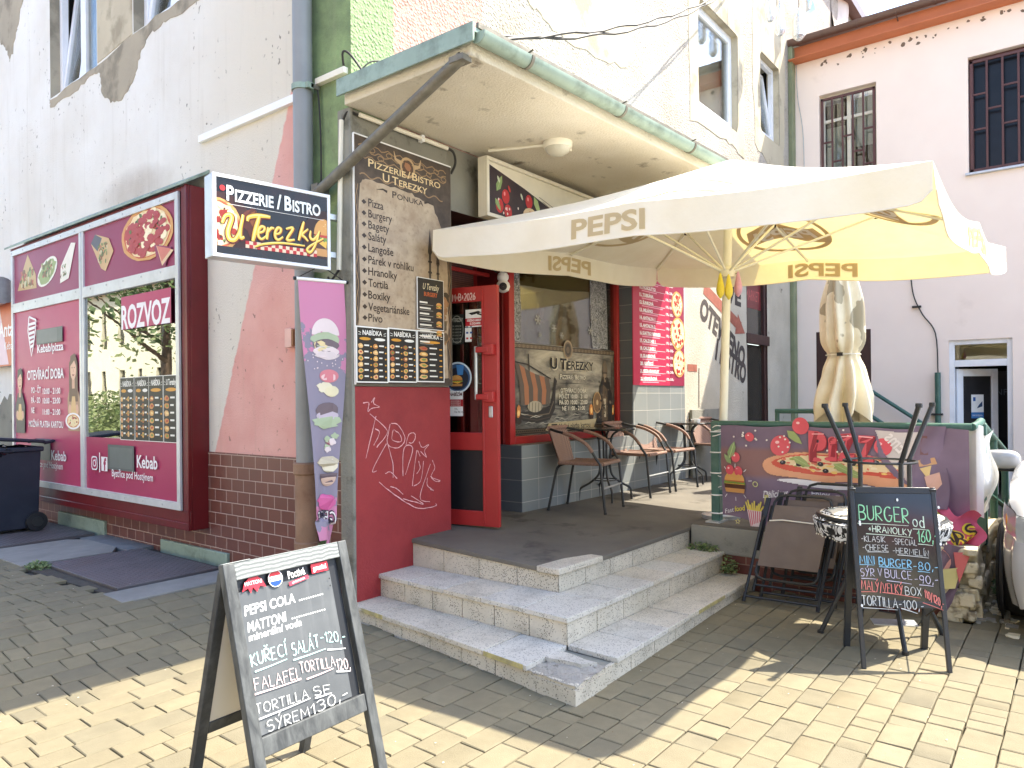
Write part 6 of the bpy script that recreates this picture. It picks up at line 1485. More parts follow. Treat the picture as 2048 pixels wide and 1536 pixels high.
a, b = bx(1530, 993); a2 = bx(1578, 980)[0]; q.text(bf, 'Delicious', a, b, .055, ink(226, 222, 224), width=a2 - a, shear=.25, rot=.08, bold=.015)
a, b = bx(1452, 1027); q.text(bf, 'Fast', a, b, .035, ink(226, 222, 224), width=.075, shear=.2, rot=.25); q.text(bf, 'food', a + .08, b + .02, .04, ink(222, 206, 80), width=.09, shear=.2, rot=.25, bold=.02)
a, b = bx(1478, 1043); q.fline(bf, [(a + .022 * (1 if i % 2 == 0 else .45) * math.cos(math.pi / 2 + i * math.pi / 5), b + .022 * (1 if i % 2 == 0 else .45) * math.sin(math.pi / 2 + i * math.pi / 5)) for i in range(11)], .005, ink(226, 216, 140))
a, b = bx(1515, 966); q.fring(bf, a, b, .022, .007, ink(196, 196, 130)); a, b = bx(1532, 1010); q.fpoly(bf, [(a, b), (a + .03, b), (a + .035, b + .09), (a + .005, b + .09)], ink(196, 188, 110)); q.text(bf, 'TOP', a - .004, b + .1, .02, ink(220, 216, 216))
a, b = bx(1625, 992); q.text(bf, 'Enjoy', a, b, .05, ink(232, 228, 228), width=.13, bold=.02)
for i in range(11): t_ = i * .571; q.fline(bf, [(a + .06 + .11 * math.cos(t_), b + .02 + .06 * math.sin(t_)), (a + .06 + .14 * math.cos(t_), b + .02 + .08 * math.sin(t_))], .005, ink(232, 228, 228))
q.build('banner_print', PZB, smooth=0)
# folded over flap, showing the pale back
mat('banner_back', S(206, 194, 188), .6, .06, 4, 0.1, 120)
m = MB(); m.step = .0002
fl = [bx(*p) for p in ((1752, 861), (1845, 864), (1840, 985), (1800, 945), (1770, 905))]
m.cells(bf, fl, MT('banner_back')); m.h = .006
fl2 = [bx(*p) for p in ((1752, 861), (1770, 905), (1800, 945), (1840, 985), (1790, 950), (1760, 915))]; m.cells(bf, fl2, MT('banner_cloth'))
a, b = bx(1800, 905); m.text(bf, 'Ems', a, b, .09, ink(232, 222, 216), width=.14, mirror=True, rot=-.8, bold=.02)
m.build('banner_flap', PZB, smooth=0)
# second, narrower burger banner tied at the corner
t = thing('hanging_banner', 'narrow burger banner with crumpled pink end and white fabric tied at the railing corner', 'banner', (5.75, .68, .6))
def bn2(s_, q_, lift=0.0):
    z_ = 1.29 - .56 * q_; v_ = .985 - .225 * s_ + .02 * math.sin(q_ * 6); return Vector((5.735 + .02 * math.sin(s_ * 5 + q_ * 7) - .03 * q_ - lift, v_, z_))
m = MB(); m.grid(lambda a, b: bn2(a, b), 14, 26, MT('banner_cloth')); m.build('banner_cloth', t)
class B2:
    def p(s, a, b, h=0.0): return bn2(a, b, .004 + h)
b2 = B2(); q = MB(); q.step = .0001
for pts, mt_ in (([(.4, .12), (.55, .12), (.6, .35), (.38, .35)], ink(120, 84, 84)), ([(.3, .42), (.75, .38), (.78, .46), (.3, .5)], ink(196, 150, 110)), ([(.3, .52), (.62, .48), (.45, .66)], ink(222, 190, 130)), ([(.36, .62), (.78, .56), (.8, .7), (.6, .8), (.4, .78)], ink(214, 168, 150))): q.fpoly(b2, pts, mt_)
q.build('banner_print', t, smooth=0)
mat('crumple_pink', S(206, 92, 126), .5, .1, 6, 0.1, 50); mat('white_cloth', S(236, 234, 228), .7, .04, 5, .3, 40)
m = MB()
def crm(s_, q_): return Vector((5.68 + .05 * math.sin(s_ * 7 + q_ * 3), .86 - .30 * s_ + .03 * math.sin(q_ * 9), .79 - .36 * q_ - .10 * s_ * (1 - q_) + .04 * math.sin(s_ * 9)))
m.grid(crm, 16, 14, MT('crumple_pink'))
class B3:
    def p(s, a, b, h=0.0): p_ = crm(a, b); p_.x -= .006 + h; return p_
m.h = 0
hh = m.up(); v_, fs_, tw = text_geo('GERS', .06); m.add([B3().p(.02 + .8 * x_ / tw, .62 - .3 * y_, .001) for x_, y_ in v_], fs_, ink(232, 206, 70)); v_, fs_, tw = text_geo('GERS', .0); m.add([B3().p(.02 + .8 * x_ / tw, .62 - .3 * y_, .004) for x_, y_ in v_], fs_, ink(66, 50, 56))
m.build('crumpled_end', t)
m = MB()
m.grid(lambda a, b: Vector((5.86 + .03 * math.sin(a * 6), .72 - .16 * a, 1.28 - .62 * b + .02 * math.sin(a * 9))), 8, 16, MT('white_cloth'))
m.grid(lambda a, b: Vector((5.98 + .05 * math.sin(a * 7 + b * 5) + .08 * a, .62 - .1 * a + .03 * math.sin(b * 8), 1.27 - .55 * b - .05 * math.sin(a * 3))), 12, 16, MT('white_cloth'))
m.build('white_fabric', t)
m = MB()
def low(s_, q_): return Vector((5.55 - .05 * q_ + .03 * math.sin(s_ * 8 + q_ * 5), .86 - .26 * s_ * (1 - .5 * q_), .56 - .42 * q_ - .06 * s_))
m.grid(low, 10, 12, MT('banner_cloth')); 
class B4:
    def p(s, a, b, h=0.0): p_ = low(a, b); p_.x -= .006 + h; return p_
b4 = B4(); m.h = 0; m.step = .0003; m.fdisc(b4, .35, .3, .3, ink(226, 160, 150), .2, 16); m.fpoly(b4, [(.4, .75), (.5, .4), (.9, .3), (.95, .6)], ink(224, 214, 150)); m.fpoly(b4, [(.65, .1), (1, .05), (1, .5), (.75, .3)], ink(226, 120, 120)); m.fring(b4, .3, .85, .2, .04, ink(230, 228, 230), .15, 14, 0, 3)
m.build('torn_tail', t)
# ------------------------------------------------------------------ wicker bistro chairs and tables
k = N('wicker_weave')
sx_ = k.n('SeparateXYZ'); k.set(sx_.inputs[0], k.tc); x = sx_.outputs
wa = k.math('SINE', k.math('MULTIPLY', x[0], 240.0)); wb = k.math('SINE', k.math('MULTIPLY', k.math('ADD', x[2], x[1]), 300.0))
h_ = k.math('MULTIPLY', wa, wb)
c = k.mix(k.ramp(h_, -.6, .6), S(92, 70, 60), S(160, 128, 112)); c = k.mix(k.math('MULTIPLY', k.noise(9, 4), .4), c, S(132, 104, 92))
k.bsdf(c, .6, 0, k.bump(h_, .5, .004)); MATS['wicker_weave'] = k.m
mat('wicker_wrap', S(140, 110, 96), .55, .2, 60, .5, 300)
def bistro_chair():
    t = thing('bistro_chair', 'x', 'chair', group='brown wicker chairs on the bistro landing'); T_m, WK = MT('black_metal'), MT('wicker_weave')
    m = MB(); m.grid(lambda a, b: Vector(((a - .5) * (.40 + .04 * b), -.19 + .42 * b, .435 - .022 * math.sin(math.pi * a) * math.sin(math.pi * b) - .012 * (b > .97))), 12, 12, WK)
    m.grid(lambda a, b: Vector(((.5 - a) * (.40 + .04 * b), -.19 + .42 * b, .42 - .024 * math.sin(math.pi * a) * math.sin(math.pi * b))), 12, 12, WK)
    m.tube([(-.22, .235, .43), (.22, .235, .43)], .017, MT('wicker_wrap'), 8); m.tube([(-.205, -.19, .43), (-.225, .235, .43)], .015, MT('wicker_wrap'), 8); m.tube([(.205, -.19, .43), (.225, .235, .43)], .015, MT('wicker_wrap'), 8)
    m.build('seat', t, world=False)
    m = MB()
    def bk(a, b, o=0):
        w_ = .17 + .04 * b; s_ = (a - .5) * 2
        return Vector((s_ * w_, -.19 - .09 * b - .03 * (1 - s_ * s_) * (.4 + .6 * b) - o, .43 + .31 * b))
    m.grid(lambda a, b: bk(a, b), 14, 14, WK); m.grid(lambda a, b: bk(1 - a, b, .012), 14, 14, WK); m.tube([bk(i / 10, 1) for i in range(11)], .02, MT('wicker_wrap'), 8); m.build('backrest', t, world=False)
    for s_ in (-1, 1):
        P = smoothp([(s_ * .19, -.285, .735), (s_ * .225, -.20, .715), (s_ * .262, -.03, .675), (s_ * .272, .11, .60), (s_ * .262, .19, .48)], 6)
        m = MB(); m.tube(P, .012, T_m, 8); m.tube(P[9:22], .0165, MT('wicker_wrap'), 8); m.build('armrest', t, world=False)
        m = MB(); m.tube([(s_ * .262, .19, .48), (s_ * .255, .225, .43), (s_ * .25, .265, 0)], .012, T_m, 8); m.lathe([(.014, 0), (.014, .02)], (s_ * .25, .265, 0), MT('black_plastic'), 8); m.build('leg', t, world=False)
        m = MB(); m.tube(smoothp([(s_ * .19, -.13, .425), (s_ * .195, -.19, .40), (s_ * .20, -.22, .33), (s_ * .225, -.285, 0)], 5), .012, T_m, 8); m.lathe([(.014, 0), (.014, .02)], (s_ * .225, -.285, 0), MT('black_plastic'), 8); m.build('leg', t, world=False)
    m = MB(); m.tube([(-.253, .245, .22), (.253, .245, .22)], .008, MT('galvanised'), 6); m.build('stretcher', t, world=False)
    return t
ch = bistro_chair()
spots = [((5.66, 3.60), math.pi + .2, 'wicker chair nearest the red door, on the shaded landing'), ((6.86, 3.74), math.pi + .06, 'wicker chair right of the first round table, its shadow side facing the shop window'),
         ((7.50, 3.73), math.pi - .05, 'sunlit wicker chair left of the far round table, by the grey tiled pier'), ((8.72, 3.62), math.pi - .3, 'wicker chair right of the far round table, half behind the green post')]
for i, (p, rz, lb) in enumerate(spots):
    if i == 0: ch.location = (*p, .497); ch.rotation_euler = (0, 0, rz); ch['label'] = lb
    else: dup(ch, (*p, .497), rz, lb)
def bistro_table():
    t = thing('bistro_table', 'x', 'table', group='round bistro tables on the landing')
    m = MB(); m.lathe([(.27, .69), (.295, .692), (.298, .705), (.292, .712), (.001, .713)], (0, 0, 0), MT('table_top'), 40, cap=False); m.lathe([(.001, .689), (.27, .69)], (0, 0, 0), MT('black_metal'), 40, cap=False); m.build('tabletop', t, world=False)
    for i in range(4):
        a = math.pi / 4 + i * math.pi / 2; c_, s_ = math.cos(a), math.sin(a); m = MB()
        m.tube(smoothp([(c_ * .14, s_ * .14, .685), (c_ * .07, s_ * .07, .62), (c_ * .055, s_ * .055, .45), (c_ * .06, s_ * .06, .27), (c_ * .14, s_ * .14, .18), (c_ * .245, s_ * .245, .12), (c_ * .262, s_ * .262, .07), (c_ * .268, s_ * .268, 0)], 5), .011, MT('black_metal'), 8); m.build('leg', t, world=False)
    m = MB(); m.lathe([(.075, .60), (.082, .605), (.075, .61)], (0, 0, 0), MT('black_metal'), 20); m.tube([(.12 * math.cos(i * .314), .12 * math.sin(i * .314), .2) for i in range(20)], .006, MT('black_metal'), 6, closed=True); m.build('leg_ring', t, world=False)
    return t
mat('table_top', S(40, 40, 40), .12, .08, 4, spec=.6)
tb = bistro_table(); tb.location = (6.27, 3.77, .499); tb['label'] = 'dark glass round table between the two nearer wicker chairs'
dup(tb, (8.12, 3.74, .499), .3, 'dark round table near the green post with an ashtray on it')
m = MB(); m.lathe([(.001, .0), (.055, 0), (.06, .03), (.05, .03), (.045, .008), (.001, .008)], (8.16, 3.66, 1.212), MT('ash_glass'), 20, cap=False) if 'ash_glass' in MATS else m.lathe([(.001, .0), (.055, 0), (.06, .035), (.048, .035), (.045, .01), (.001, .01)], (8.16, 3.66, 1.2125), MT('white_plastic'), 8, cap=False)
tag(m.build('ashtray'), 'small pale ashtray standing on the far round table', 'ashtray')

# ------------------------------------------------------------------ large open parasol
k = N('parasol_cloth'); bs = k.n('BsdfDiffuse'); tr = k.n('BsdfTranslucent'); mx = k.n('MixShader')
c = k.mix(k.ramp(k.noise(2.5, 5, vec=k.pos), .35, .7), S(250, 247, 236), S(240, 235, 220))
k.set(bs.inputs[0], c); tr.inputs[0].default_value = S(254, 232, 150); mx.inputs[0].default_value = .19
nb = k.bump(k.noise(6, 4, vec=k.pos), .25, .03); k.set(bs.inputs['Normal'], nb)
k.t.links.new(bs.outputs[0], mx.inputs[1]); k.t.links.new(tr.outputs[0], mx.inputs[2]); k.t.links.new(mx.outputs[0], k.out.inputs[0]); MATS['parasol_cloth'] = k.m
k = N('parasol_print'); bs = k.n('BsdfDiffuse'); tr = k.n('BsdfTranslucent'); mx = k.n('MixShader'); bs.inputs[0].default_value = S(206, 192, 160); tr.inputs[0].default_value = S(232, 204, 134); mx.inputs[0].default_value = .3
k.t.links.new(bs.outputs[0], mx.inputs[1]); k.t.links.new(tr.outputs[0], mx.inputs[2]); k.t.links.new(mx.outputs[0], k.out.inputs[0]); MATS['parasol_print'] = k.m
A, Bc, C, Dc = Vector((3.86, 3.76, 2.745)), Vector((4.16, .60, 2.668)), Vector((7.7, .56, 2.79)), Vector((7.6, 3.86, 2.985))
AP = Vector((5.80, 2.27, 3.44))
PS = thing('open_parasol', 'large open cream parasol with drink lettering shading the terrace', 'parasol', (6.0, 2.47, .48))
CL, PP = MT('parasol_cloth'), MT('parasol_print')
cor = [A, Bc, C, Dc]; sag = [.03, .09, .05, .04]
def edge(i, t_):
    p, q_ = cor[i], cor[(i + 1) % 4]; e = p.lerp(q_, t_)
    u_ = (t_ * 2) % 1 if t_ < 1 else 1
    if i == 1: e = e - Vector((0, 0, .045 * math.sin(math.pi * t_)))
    return e - Vector((0, 0, sag[i] * math.sin(math.pi * u_) * .9)) + (AP - e).normalized() * (sag[i] * .2 * math.sin(math.pi * u_))
def roof(i, t_, s_):
    e = edge(i, t_); p = AP.lerp(e, s_); return p - Vector((0, 0, .05 * math.sin(math.pi * s_) + .03 * math.sin(math.pi * s_) * abs(math.sin(2 * math.pi * t_))))
m = MB()
for i in range(4): m.grid(lambda a, b: roof(i, a, b), 24, 16, CL)
m.build('canopy', PS, smooth=60)
def val(i, t_, s_, lift=0.0):
    e = edge(i, t_); p, q_ = cor[i], cor[(i + 1) % 4]; d = (q_ - p).normalized(); out = Vector((d.y, -d.x, 0)).normalized()
    if (e - AP).dot(out) < 0: out = -out
    L = (q_ - p).length; dist = min(t_, 1 - t_) * L
    hh = .205 * (1 - .3 * max(0, 1 - dist / .09) ** 2)
    return e + Vector((0, 0, -hh * s_)) + out * (.012 * math.sin(t_ * L * 6 + i) * s_ + .004 * s_ + lift) 
for i in range(4):
    m = MB(); m.grid(lambda a, b: val(i, a, b), 60, 6, CL); m.build('valance', PS, smooth=60)
m = MB()
for i in range(4): m.tube([val(i, j / 60, 1) for j in range(61)], .005, CL, 5)
m.build('hem', PS)
m = MB()
class VF:
    def __init__(s, i, sgn=1): s.i = i; s.g = sgn
    def p(s, a, b, h=0.0): return val(s.i, a, b, s.g * (.004 + h))
def vtext(i, t0, t1, s0, s1, inside=False):
    v_, fs_, tw = text_geo('PEPSI', .03); f_ = VF(i, -1 if inside else 1); hh = 0.0
    m.add([f_.p(t0 + (t1 - t0) * x_ / tw, s1 + (s0 - s1) * y_, hh) for x_, y_ in v_], [tuple(reversed(q_)) for q_ in fs_] if inside else fs_, PP)
vtext(0, .36, .52, .22, .80); vtext(1, .36, .6, .22, .8); vtext(2, .36, .56, .2, .8); vtext(3, .4, .6, .2, .8)
vtext(2, .36, .56, .2, .8, True); vtext(3, .4, .6, .2, .8, True)
# oval emblem on every roof panel (both faces)
for i in range(4):
    p, q_ = cor[i], cor[(i + 1) % 4]
    for sg in (1, -1):
        def rp(a, b, h): 
            base = roof(i, min(1, max(0, a)), b); n_ = (p - AP).cross(q_ - AP).normalized(); n_ = n_ if n_.z > 0 else -n_
            return base + n_ * (sg * (.004 + h))
        class RF:
            def p(s, a, b, h=0.0): return rp(a, b, h)
        rf = RF(); R_ = .2
        def ov(r_, th): return (.5 + (r_ * math.cos(th)) / (.62 + .2 * math.sin(th)) * .62, .62 + .24 * r_ / .2 * math.sin(th))
        n_ = 40
        vv = []
        for j in range(n_ + 1):
            th = 2 * math.pi * j / n_; vv += [rf.p(*ov(.2, th)), rf.p(*ov(.18, th))]
        m.add(vv, [(2 * j, 2 * j + 1, 2 * j + 3, 2 * j + 2) for j in range(n_)], PP)
        vb = []
        for j in range(13):
            a = .34 + .32 * j / 12; vb += [rf.p(a, .55 + .03 * math.sin(a * 20), .0), rf.p(a, .71 + .03 * math.sin(a * 20), .0)]
        m.add(vb, [(2 * j, 2 * j + 1, 2 * j + 3, 2 * j + 2) for j in range(12)], PP)
        v_, fs_, tw = text_geo('PEPSI', .03); m.add([rf.p(.37 + .26 * x_ / tw, .68 - .10 * y_, .003) for x_, y_ in v_], fs_, CL)
m.build('parasol_lettering', PS, smooth=0)
m = MB(); PO = mat('parasol_pole', S(236, 232, 214), .4, .04, 5); pb = Vector((6.0, 2.47, .48)); pt = Vector((5.81, 2.29, 3.40))
m.tube([pb, pt], .034, PO, 16); m.build('pole', PS)
m = MB(); hub = pb.lerp(pt, .70); top = pb.lerp(pt, .985)
m.lathe([(.05, -.04), (.065, -.03), (.065, .03), (.05, .05)], hub, PO, 16); m.build('hub', PS)
for i in range(4):
    for t_ in (0.0, .5):
        e = roof(i, t_, .99) - Vector((0, 0, .025)); mid = top.lerp(e, .52) - Vector((0, 0, .03))
        m = MB(); m.tube([top - Vector((0, 0, .03)), mid, e], .013, PO, 6); r_ = m.build('rib', PS)
        m = MB(); m.tube([hub, mid], .011, PO, 6); m.box(tuple(mid - Vector((.015, .015, .02))), tuple(mid + Vector((.015, .015, .02))), MT('black_plastic')); m.build('strut', r_)
m = MB(); m.lathe([(.16, 0), (.16, .03), (.05, .05), (.05, .3), (.036, .3)], (6.0, 2.47, .478), MT('galvanised'), 20); m.build('parasol_base', PS)
for i, (dx, dy, dz, col, nm) in enumerate(((-.09, .05, -.14, (226, 206, 70), 'yellow deflated balloon hanging left of the parasol pole'), (-.04, .0, -.15, (232, 214, 84), 'second yellow deflated balloon hanging close to the parasol pole'), (.06, -.04, -.12, (214, 160, 186), 'pink deflated balloon hanging right of the parasol pole'))):
    c0 = hub + Vector((dx, dy, dz)) + Vector((-.05, -.05, 0)); m = MB(); cm = mat('balloon_%d_%d_%d' % col, S(*col), .35, .1, 20)
    m.lathe([(.004, .13), (.012, .11), (.022, .06), (.034, .0), (.03, -.04), (.012, -.07), (.003, -.08)], c0, cm, 12); m.tube([c0 + Vector((0, 0, .12)), hub + Vector((dx * .4, dy * .4, -.02))], .002, MT('cable'), 4)
    tag(m.build('balloon'), nm, 'balloon')

# closed parasol further back -------------------------------------------------------
t = thing('closed_parasol', 'closed cream parasol tied in the middle, standing by the brown door', 'parasol', (9.0, 2.22, .3))
k = N('folded_cloth'); c = k.mix(k.ramp(k.noise(4, 4, vec=k.pos), .35, .7), S(240, 230, 202), S(222, 208, 174))
g_ = k.math('MULTIPLY', k.ramp(k.noise(4.2, 2, .4, vec=k.pos), .56, .57), k.ramp(k.xyz()[2], 1.9, 2.1)); c = k.mix(g_, c, S(172, 160, 132)); k.bsdf(c, .7); MATS['folded_cloth'] = k.m
def fold(a, b):
    th = 2 * math.pi * a; z_ = 3.15 - 1.9 * b
    base = .10 + .10 * smst(b / .35) if b < .6 else .19
    tie = math.exp(-((z_ - 1.98) / .10) ** 2); flare = smst((1.92 - z_) / .55)
    r_ = base * (1 - .22 * tie) + .07 * flare; pl = .30 + .25 * flare - .10 * tie
    r_ *= 1 + pl * .55 * math.sin(th * 9 + 1.5 * math.sin(z_ * 2.2)) + .1 * math.sin(th * 4 + z_ * 3)
    return Vector((9.0 + r_ * math.cos(th), 2.22 + r_ * math.sin(th), z_ + .10 * flare * math.sin(th * 5 + 1) * smst((1.7 - z_) / .4)))
m = MB(); m.grid(lambda a, b: fold(a, b), 120, 60, MT('folded_cloth')); m.build('folded_canopy', t, smooth=70)
m = MB(); m.tube([(9.0 + .185 * math.cos(i * .314), 2.22 + .185 * math.sin(i * .314), 1.98) for i in range(20)], .006, MT('cream_plastic'), 6, closed=True); m.box((8.8, 2.18, 1.96), (8.83, 2.24, 2.0), MT('black_plastic')); m.build('tie_cord', t)
m = MB(); m.tube([(9.0, 2.22, .3), (9.0, 2.22, 3.25)], .03, PO, 12); m.build('pole', t)

# ------------------------------------------------------------------ chalk sandwich boards
def leg(mb, p, q_, w_, d_, ex, mt_):
    """square timber from p to q"""
    p, q_ = Vector(p), Vector(q_); ax = (q_ - p).normalized(); ex = Vector(ex).normalized(); n_ = ex.cross(ax).normalized()
    v_ = [b_ + ex * (sx * w_ / 2) + n_ * (sn_ * d_ / 2) for b_ in (p, q_) for sx, sn_ in ((-1, -1), (1, -1), (1, 1), (-1, 1))]
    mb.add(v_, [(3, 2, 1, 0), (4, 5, 6, 7), (0, 1, 5, 4), (1, 2, 6, 5), (2, 3, 7, 6), (3, 0, 4, 7)], mt_)
GL = Vector((1.385, 2.13, 0)); exA = Vector((.52, .02, 0)).normalized(); bkA = Vector((-exA.y, exA.x, 0))
eyA = (bkA * .25 + Vector((0, 0, .93))).normalized(); LA = math.hypot(.25, .93)
FA = F(GL, exA, eyA); wA = .555
t = thing('sandwich_board', 'large folding chalkboard with weathered grey frame standing in the foreground', 'sandwich board', (1.68, 2.36, 0))
k = N('grey_timber'); x = k.xyz(); g_ = k.noise(1.0, 6, .6, vec=k.comb(k.math('MULTIPLY', x[0], 30.0), k.math('MULTIPLY', x[1], 30.0), k.math('MULTIPLY', x[2], 7.0)), dist=.4)
c = k.mix(k.ramp(g_, .35, .68), S(52, 55, 57), S(92, 95, 95)); k.bsdf(c, .6, 0, k.bump(g_, .3, .004)); MATS['grey_timber'] = k.m
k = N('pale_timber'); x = k.xyz(); wv = k.n('TexWave'); k.set(wv.inputs['Vector'], k.pos); wv.bands_direction = 'Z'; wv.inputs['Scale'].default_value = 22; wv.inputs['Distortion'].default_value = 3.0; wv.inputs['Detail Scale'].default_value = 1.2
c = k.mix(k.ramp(wv.outputs['Fac'], .2, .9), S(104, 109, 109), S(140, 144, 142)); k.bsdf(c, .6, 0, k.bump(wv.outputs['Fac'], .2, .004)); MATS['pale_timber'] = k.m
m = MB(); GT = MT('grey_timber')
for a in (.022, wA - .022): m.fbox(FA, a - .022, 0, a + .022, LA, -.022, .010, GT)
m.fbox(FA, .044, .30, wA - .044, .365, -.018, .006, GT); fr_ = m.build('front_frame', t, bevel=.003)
m = MB(); m.fbox(FA, .044, LA - .062, wA - .044, LA, -.02, .008, MT('pale_timber')); m.fbox(FA, 0, LA, .11, LA + .004, -.022, .010, MT('pale_timber')); m.build('top_rail', t, bevel=.003)
k = N('slate'); c = k.mix(k.ramp(k.noise(3.5, 7, .65), .3, .7), S(74, 77, 80), S(94, 97, 99)); sm = k.ramp(k.noise(1.0, 5, .6, vec=k.comb(k.math('MULTIPLY', k.xyz()[0], 30.0), 0.0, k.math('MULTIPLY', k.xyz()[2], 4.0))), .55, .75); c = k.mix(k.math('MULTIPLY', sm, .25), c, S(130, 132, 132)); k.bsdf(c, .42); MATS['slate'] = k.m
m = MB(); m.fbox(FA, .05, .365, wA - .05, LA - .062, -.022, -.014, MT('black_plastic')); pn_ = m.build('backing_panel', t, smooth=0)
m = MB(); m.fbox(FA, .052, .37, wA - .095, LA - .105, -.014, -.008, MT('slate')); m.build('chalk_panel', t, smooth=0)
q = MB(); q.h = -.0075; q.step = .00003
def ca(x, y): return FA.px(380 + x / 3.2275, 1060 + y / 3.2275)
WC = mat('chalk_white', S(228, 230, 228), .9, .08, 90); CYc = mat('chalk_mint', S(190, 232, 228), .9, .08, 90); RSc = mat('chalk_rose', S(232, 206, 204), .9, .08, 90)
def cline(s_, x0, y0, x1, y1, hpx, mt_, wd=.11, rep=2):
    p, e = ca(x0, y0), ca(x1, y1); h_ = ca(x0, y0 - hpx)[1] - p[1]
    chalk(q, FA, s_, p[0], p[1], h_, mt_, width=e[0] - p[0], wd=h_ * wd, rep=rep, slope=(e[1] - p[1]) / (e[0] - p[0]))
def uline(x0, y0, x1, y1, mt_, w_=.006): q.fline(FA, [ca(x0, y0), ca((x0 + x1) / 2, (y0 + y1) / 2 + 2), ca(x1, y1)], [w_, w_ * .8, w_ * .5], mt_)
p, e = ca(362, 555), ca(690, 468); q.text(FA, 'PEPSI COLA', p[0], p[1], .034, WC, width=e[0] - p[0], bold=.015, shear=.1)
p, e = ca(384, 668), ca(630, 590); q.text(FA, 'MATTONI', p[0], p[1] + .004, .034, WC, width=e[0] - p[0], bold=.015, shear=.1)
p, e = ca(388, 712), ca(730, 612); q.text(FA, 'minerální voda', p[0], p[1] - .004, .026, WC, width=e[0] - p[0], bold=.015, shear=.15)
for (x0, y0, x1, y1, n_) in ((716, 452, 862, 412, 11), (668, 570, 876, 512, 15)):
    for i in range(n_): a, b = ca(x0 + (x1 - x0) * i / (n_ - 1), y0 + (y1 - y0) * i / (n_ - 1)); q.fdisc(FA, a, b, .0035, WC, n=8)
cline('KUŘECÍ', 408, 880, 630, 805, 82, CYc, .12); cline('SALÁT', 672, 812, 842, 752, 82, CYc, .12); cline('-120,-', 852, 725, 1010, 715, 70, CYc, .10)
uline(425, 915, 632, 832, CYc); uline(672, 840, 882, 765, CYc); uline(892, 772, 1010, 762, WC)
cline('FALAFEL', 428, 1035, 722, 955, 78, RSc, .09); cline('TORTILLA', 720, 925, 944, 880, 72, RSc, .08); cline('120,', 955, 900, 1040, 895, 72, RSc, .09)
uline(420, 1062, 722, 962, RSc); uline(758, 962, 932, 892, RSc); uline(950, 912, 1040, 908, WC)
cline('TORTILLA', 432, 1190, 770, 1085, 66, WC, .075); cline('SE', 805, 1070, 915, 1050, 60, WC, .09); uline(448, 1222, 780, 1085, WC); uline(810, 1085, 918, 1050, WC)
cline('SÝREM', 508, 1305, 775, 1200, 72, WC, .08); cline('130,-', 790, 1195, 1022, 1080, 72, WC, .09); uline(486, 1348, 760, 1240, WC); uline(796, 1222, 1040, 1130, WC)
# sponsor stickers
a, b = ca(553, 312); rp_ = .031; q.fdisc(FA, a, b, rp_, WHs, n=30)
def half(sg):
    pts = []
    for i in range(13):
        th = math.radians((18 + 144 * i / 12) * sg); pts.append((a + rp_ * .92 * math.cos(th), b + rp_ * .92 * math.sin(th)))
    return pts
q.fpoly(FA, half(1), ink(206, 40, 50)); q.fpoly(FA, half(-1), ink(30, 70, 160)); q.frect(FA, a - rp_ * .9, b - .008, a + rp_ * .9, b + .009, WHs); q.text(FA, 'PEPSI', a, b - .006, .013, ink(40, 50, 70), width=.05, align='c', bold=.03)
a, b = ca(412, 350); q.fpoly(FA, [(a - .0492, b - .0180), (a - .0369, b + .0098), (a - .0164, b + .0246), (a + .0205, b + .0246), (a + .0369, b + .0098), (a + .0492, b - .0180), (a + .0246, b - .0098), (a + .0098, b - .0287), (a - .0049, b - .0098), (a - .0164, b - .0287), (a - .0246, b - .0098)], ink(206, 44, 58)); q.text(FA, 'MATTONI', a, b + .0, .013, WHs, width=.07, align='c', bold=.01)
a, b = ca(690, 285); q.text(FA, 'Poctivá', a, b - .008, .028, WHs, width=.078, align='c', bold=.02, rot=.05); q.fline(FA, [(a - .04, b - .03), (a + .05, b - .018)], .014, ink(206, 60, 80)); q.text(FA, 'LIMONÁDA', a + .005, b - .028, .008, WHs, width=.06, align='c', rot=.12)
a, b = ca(837, 240); q.frect(FA, a - .04, b - .018, a + .04, b + .018, ink(206, 44, 58)); q.text(FA, 'granini', a, b - .008, .018, WHs, width=.064, align='c', bold=.03)
for x_, y_ in ((900, 312), (906, 358)): a, b = ca(x_, y_); q.fdisc(FA, a, b, .0035, ink(40, 40, 42), n=8)
q.build('chalk_writing', t, smooth=0)
top_ = FA.p(0, LA - .01); m = MB(); eyB = (-bkA * -.25)
FBk = F(GL + bkA * .495 + exA * wA, -exA, (-bkA * .245 + Vector((0, 0, .93))).normalized())
for a in (.02, wA - .02): m.fbox(FBk, a - .02, 0, a + .02, LA - .03, -.012, .016, MT('black_wood'))
m.fbox(FBk, .04, .30, wA - .04, .345, -.012, .012, MT('black_wood')); m.fbox(FBk, .04, LA - .08, wA - .04, LA - .03, -.012, .012, MT('black_wood')); m.build('rear_frame', t, bevel=.003)
m = MB(); m.fbox(FBk, .04, .345, wA - .04, LA - .08, -.006, .004, mat('hardboard_white', S(222, 216, 206), .6, .04, 3)); m.build('rear_panel', t, smooth=0)

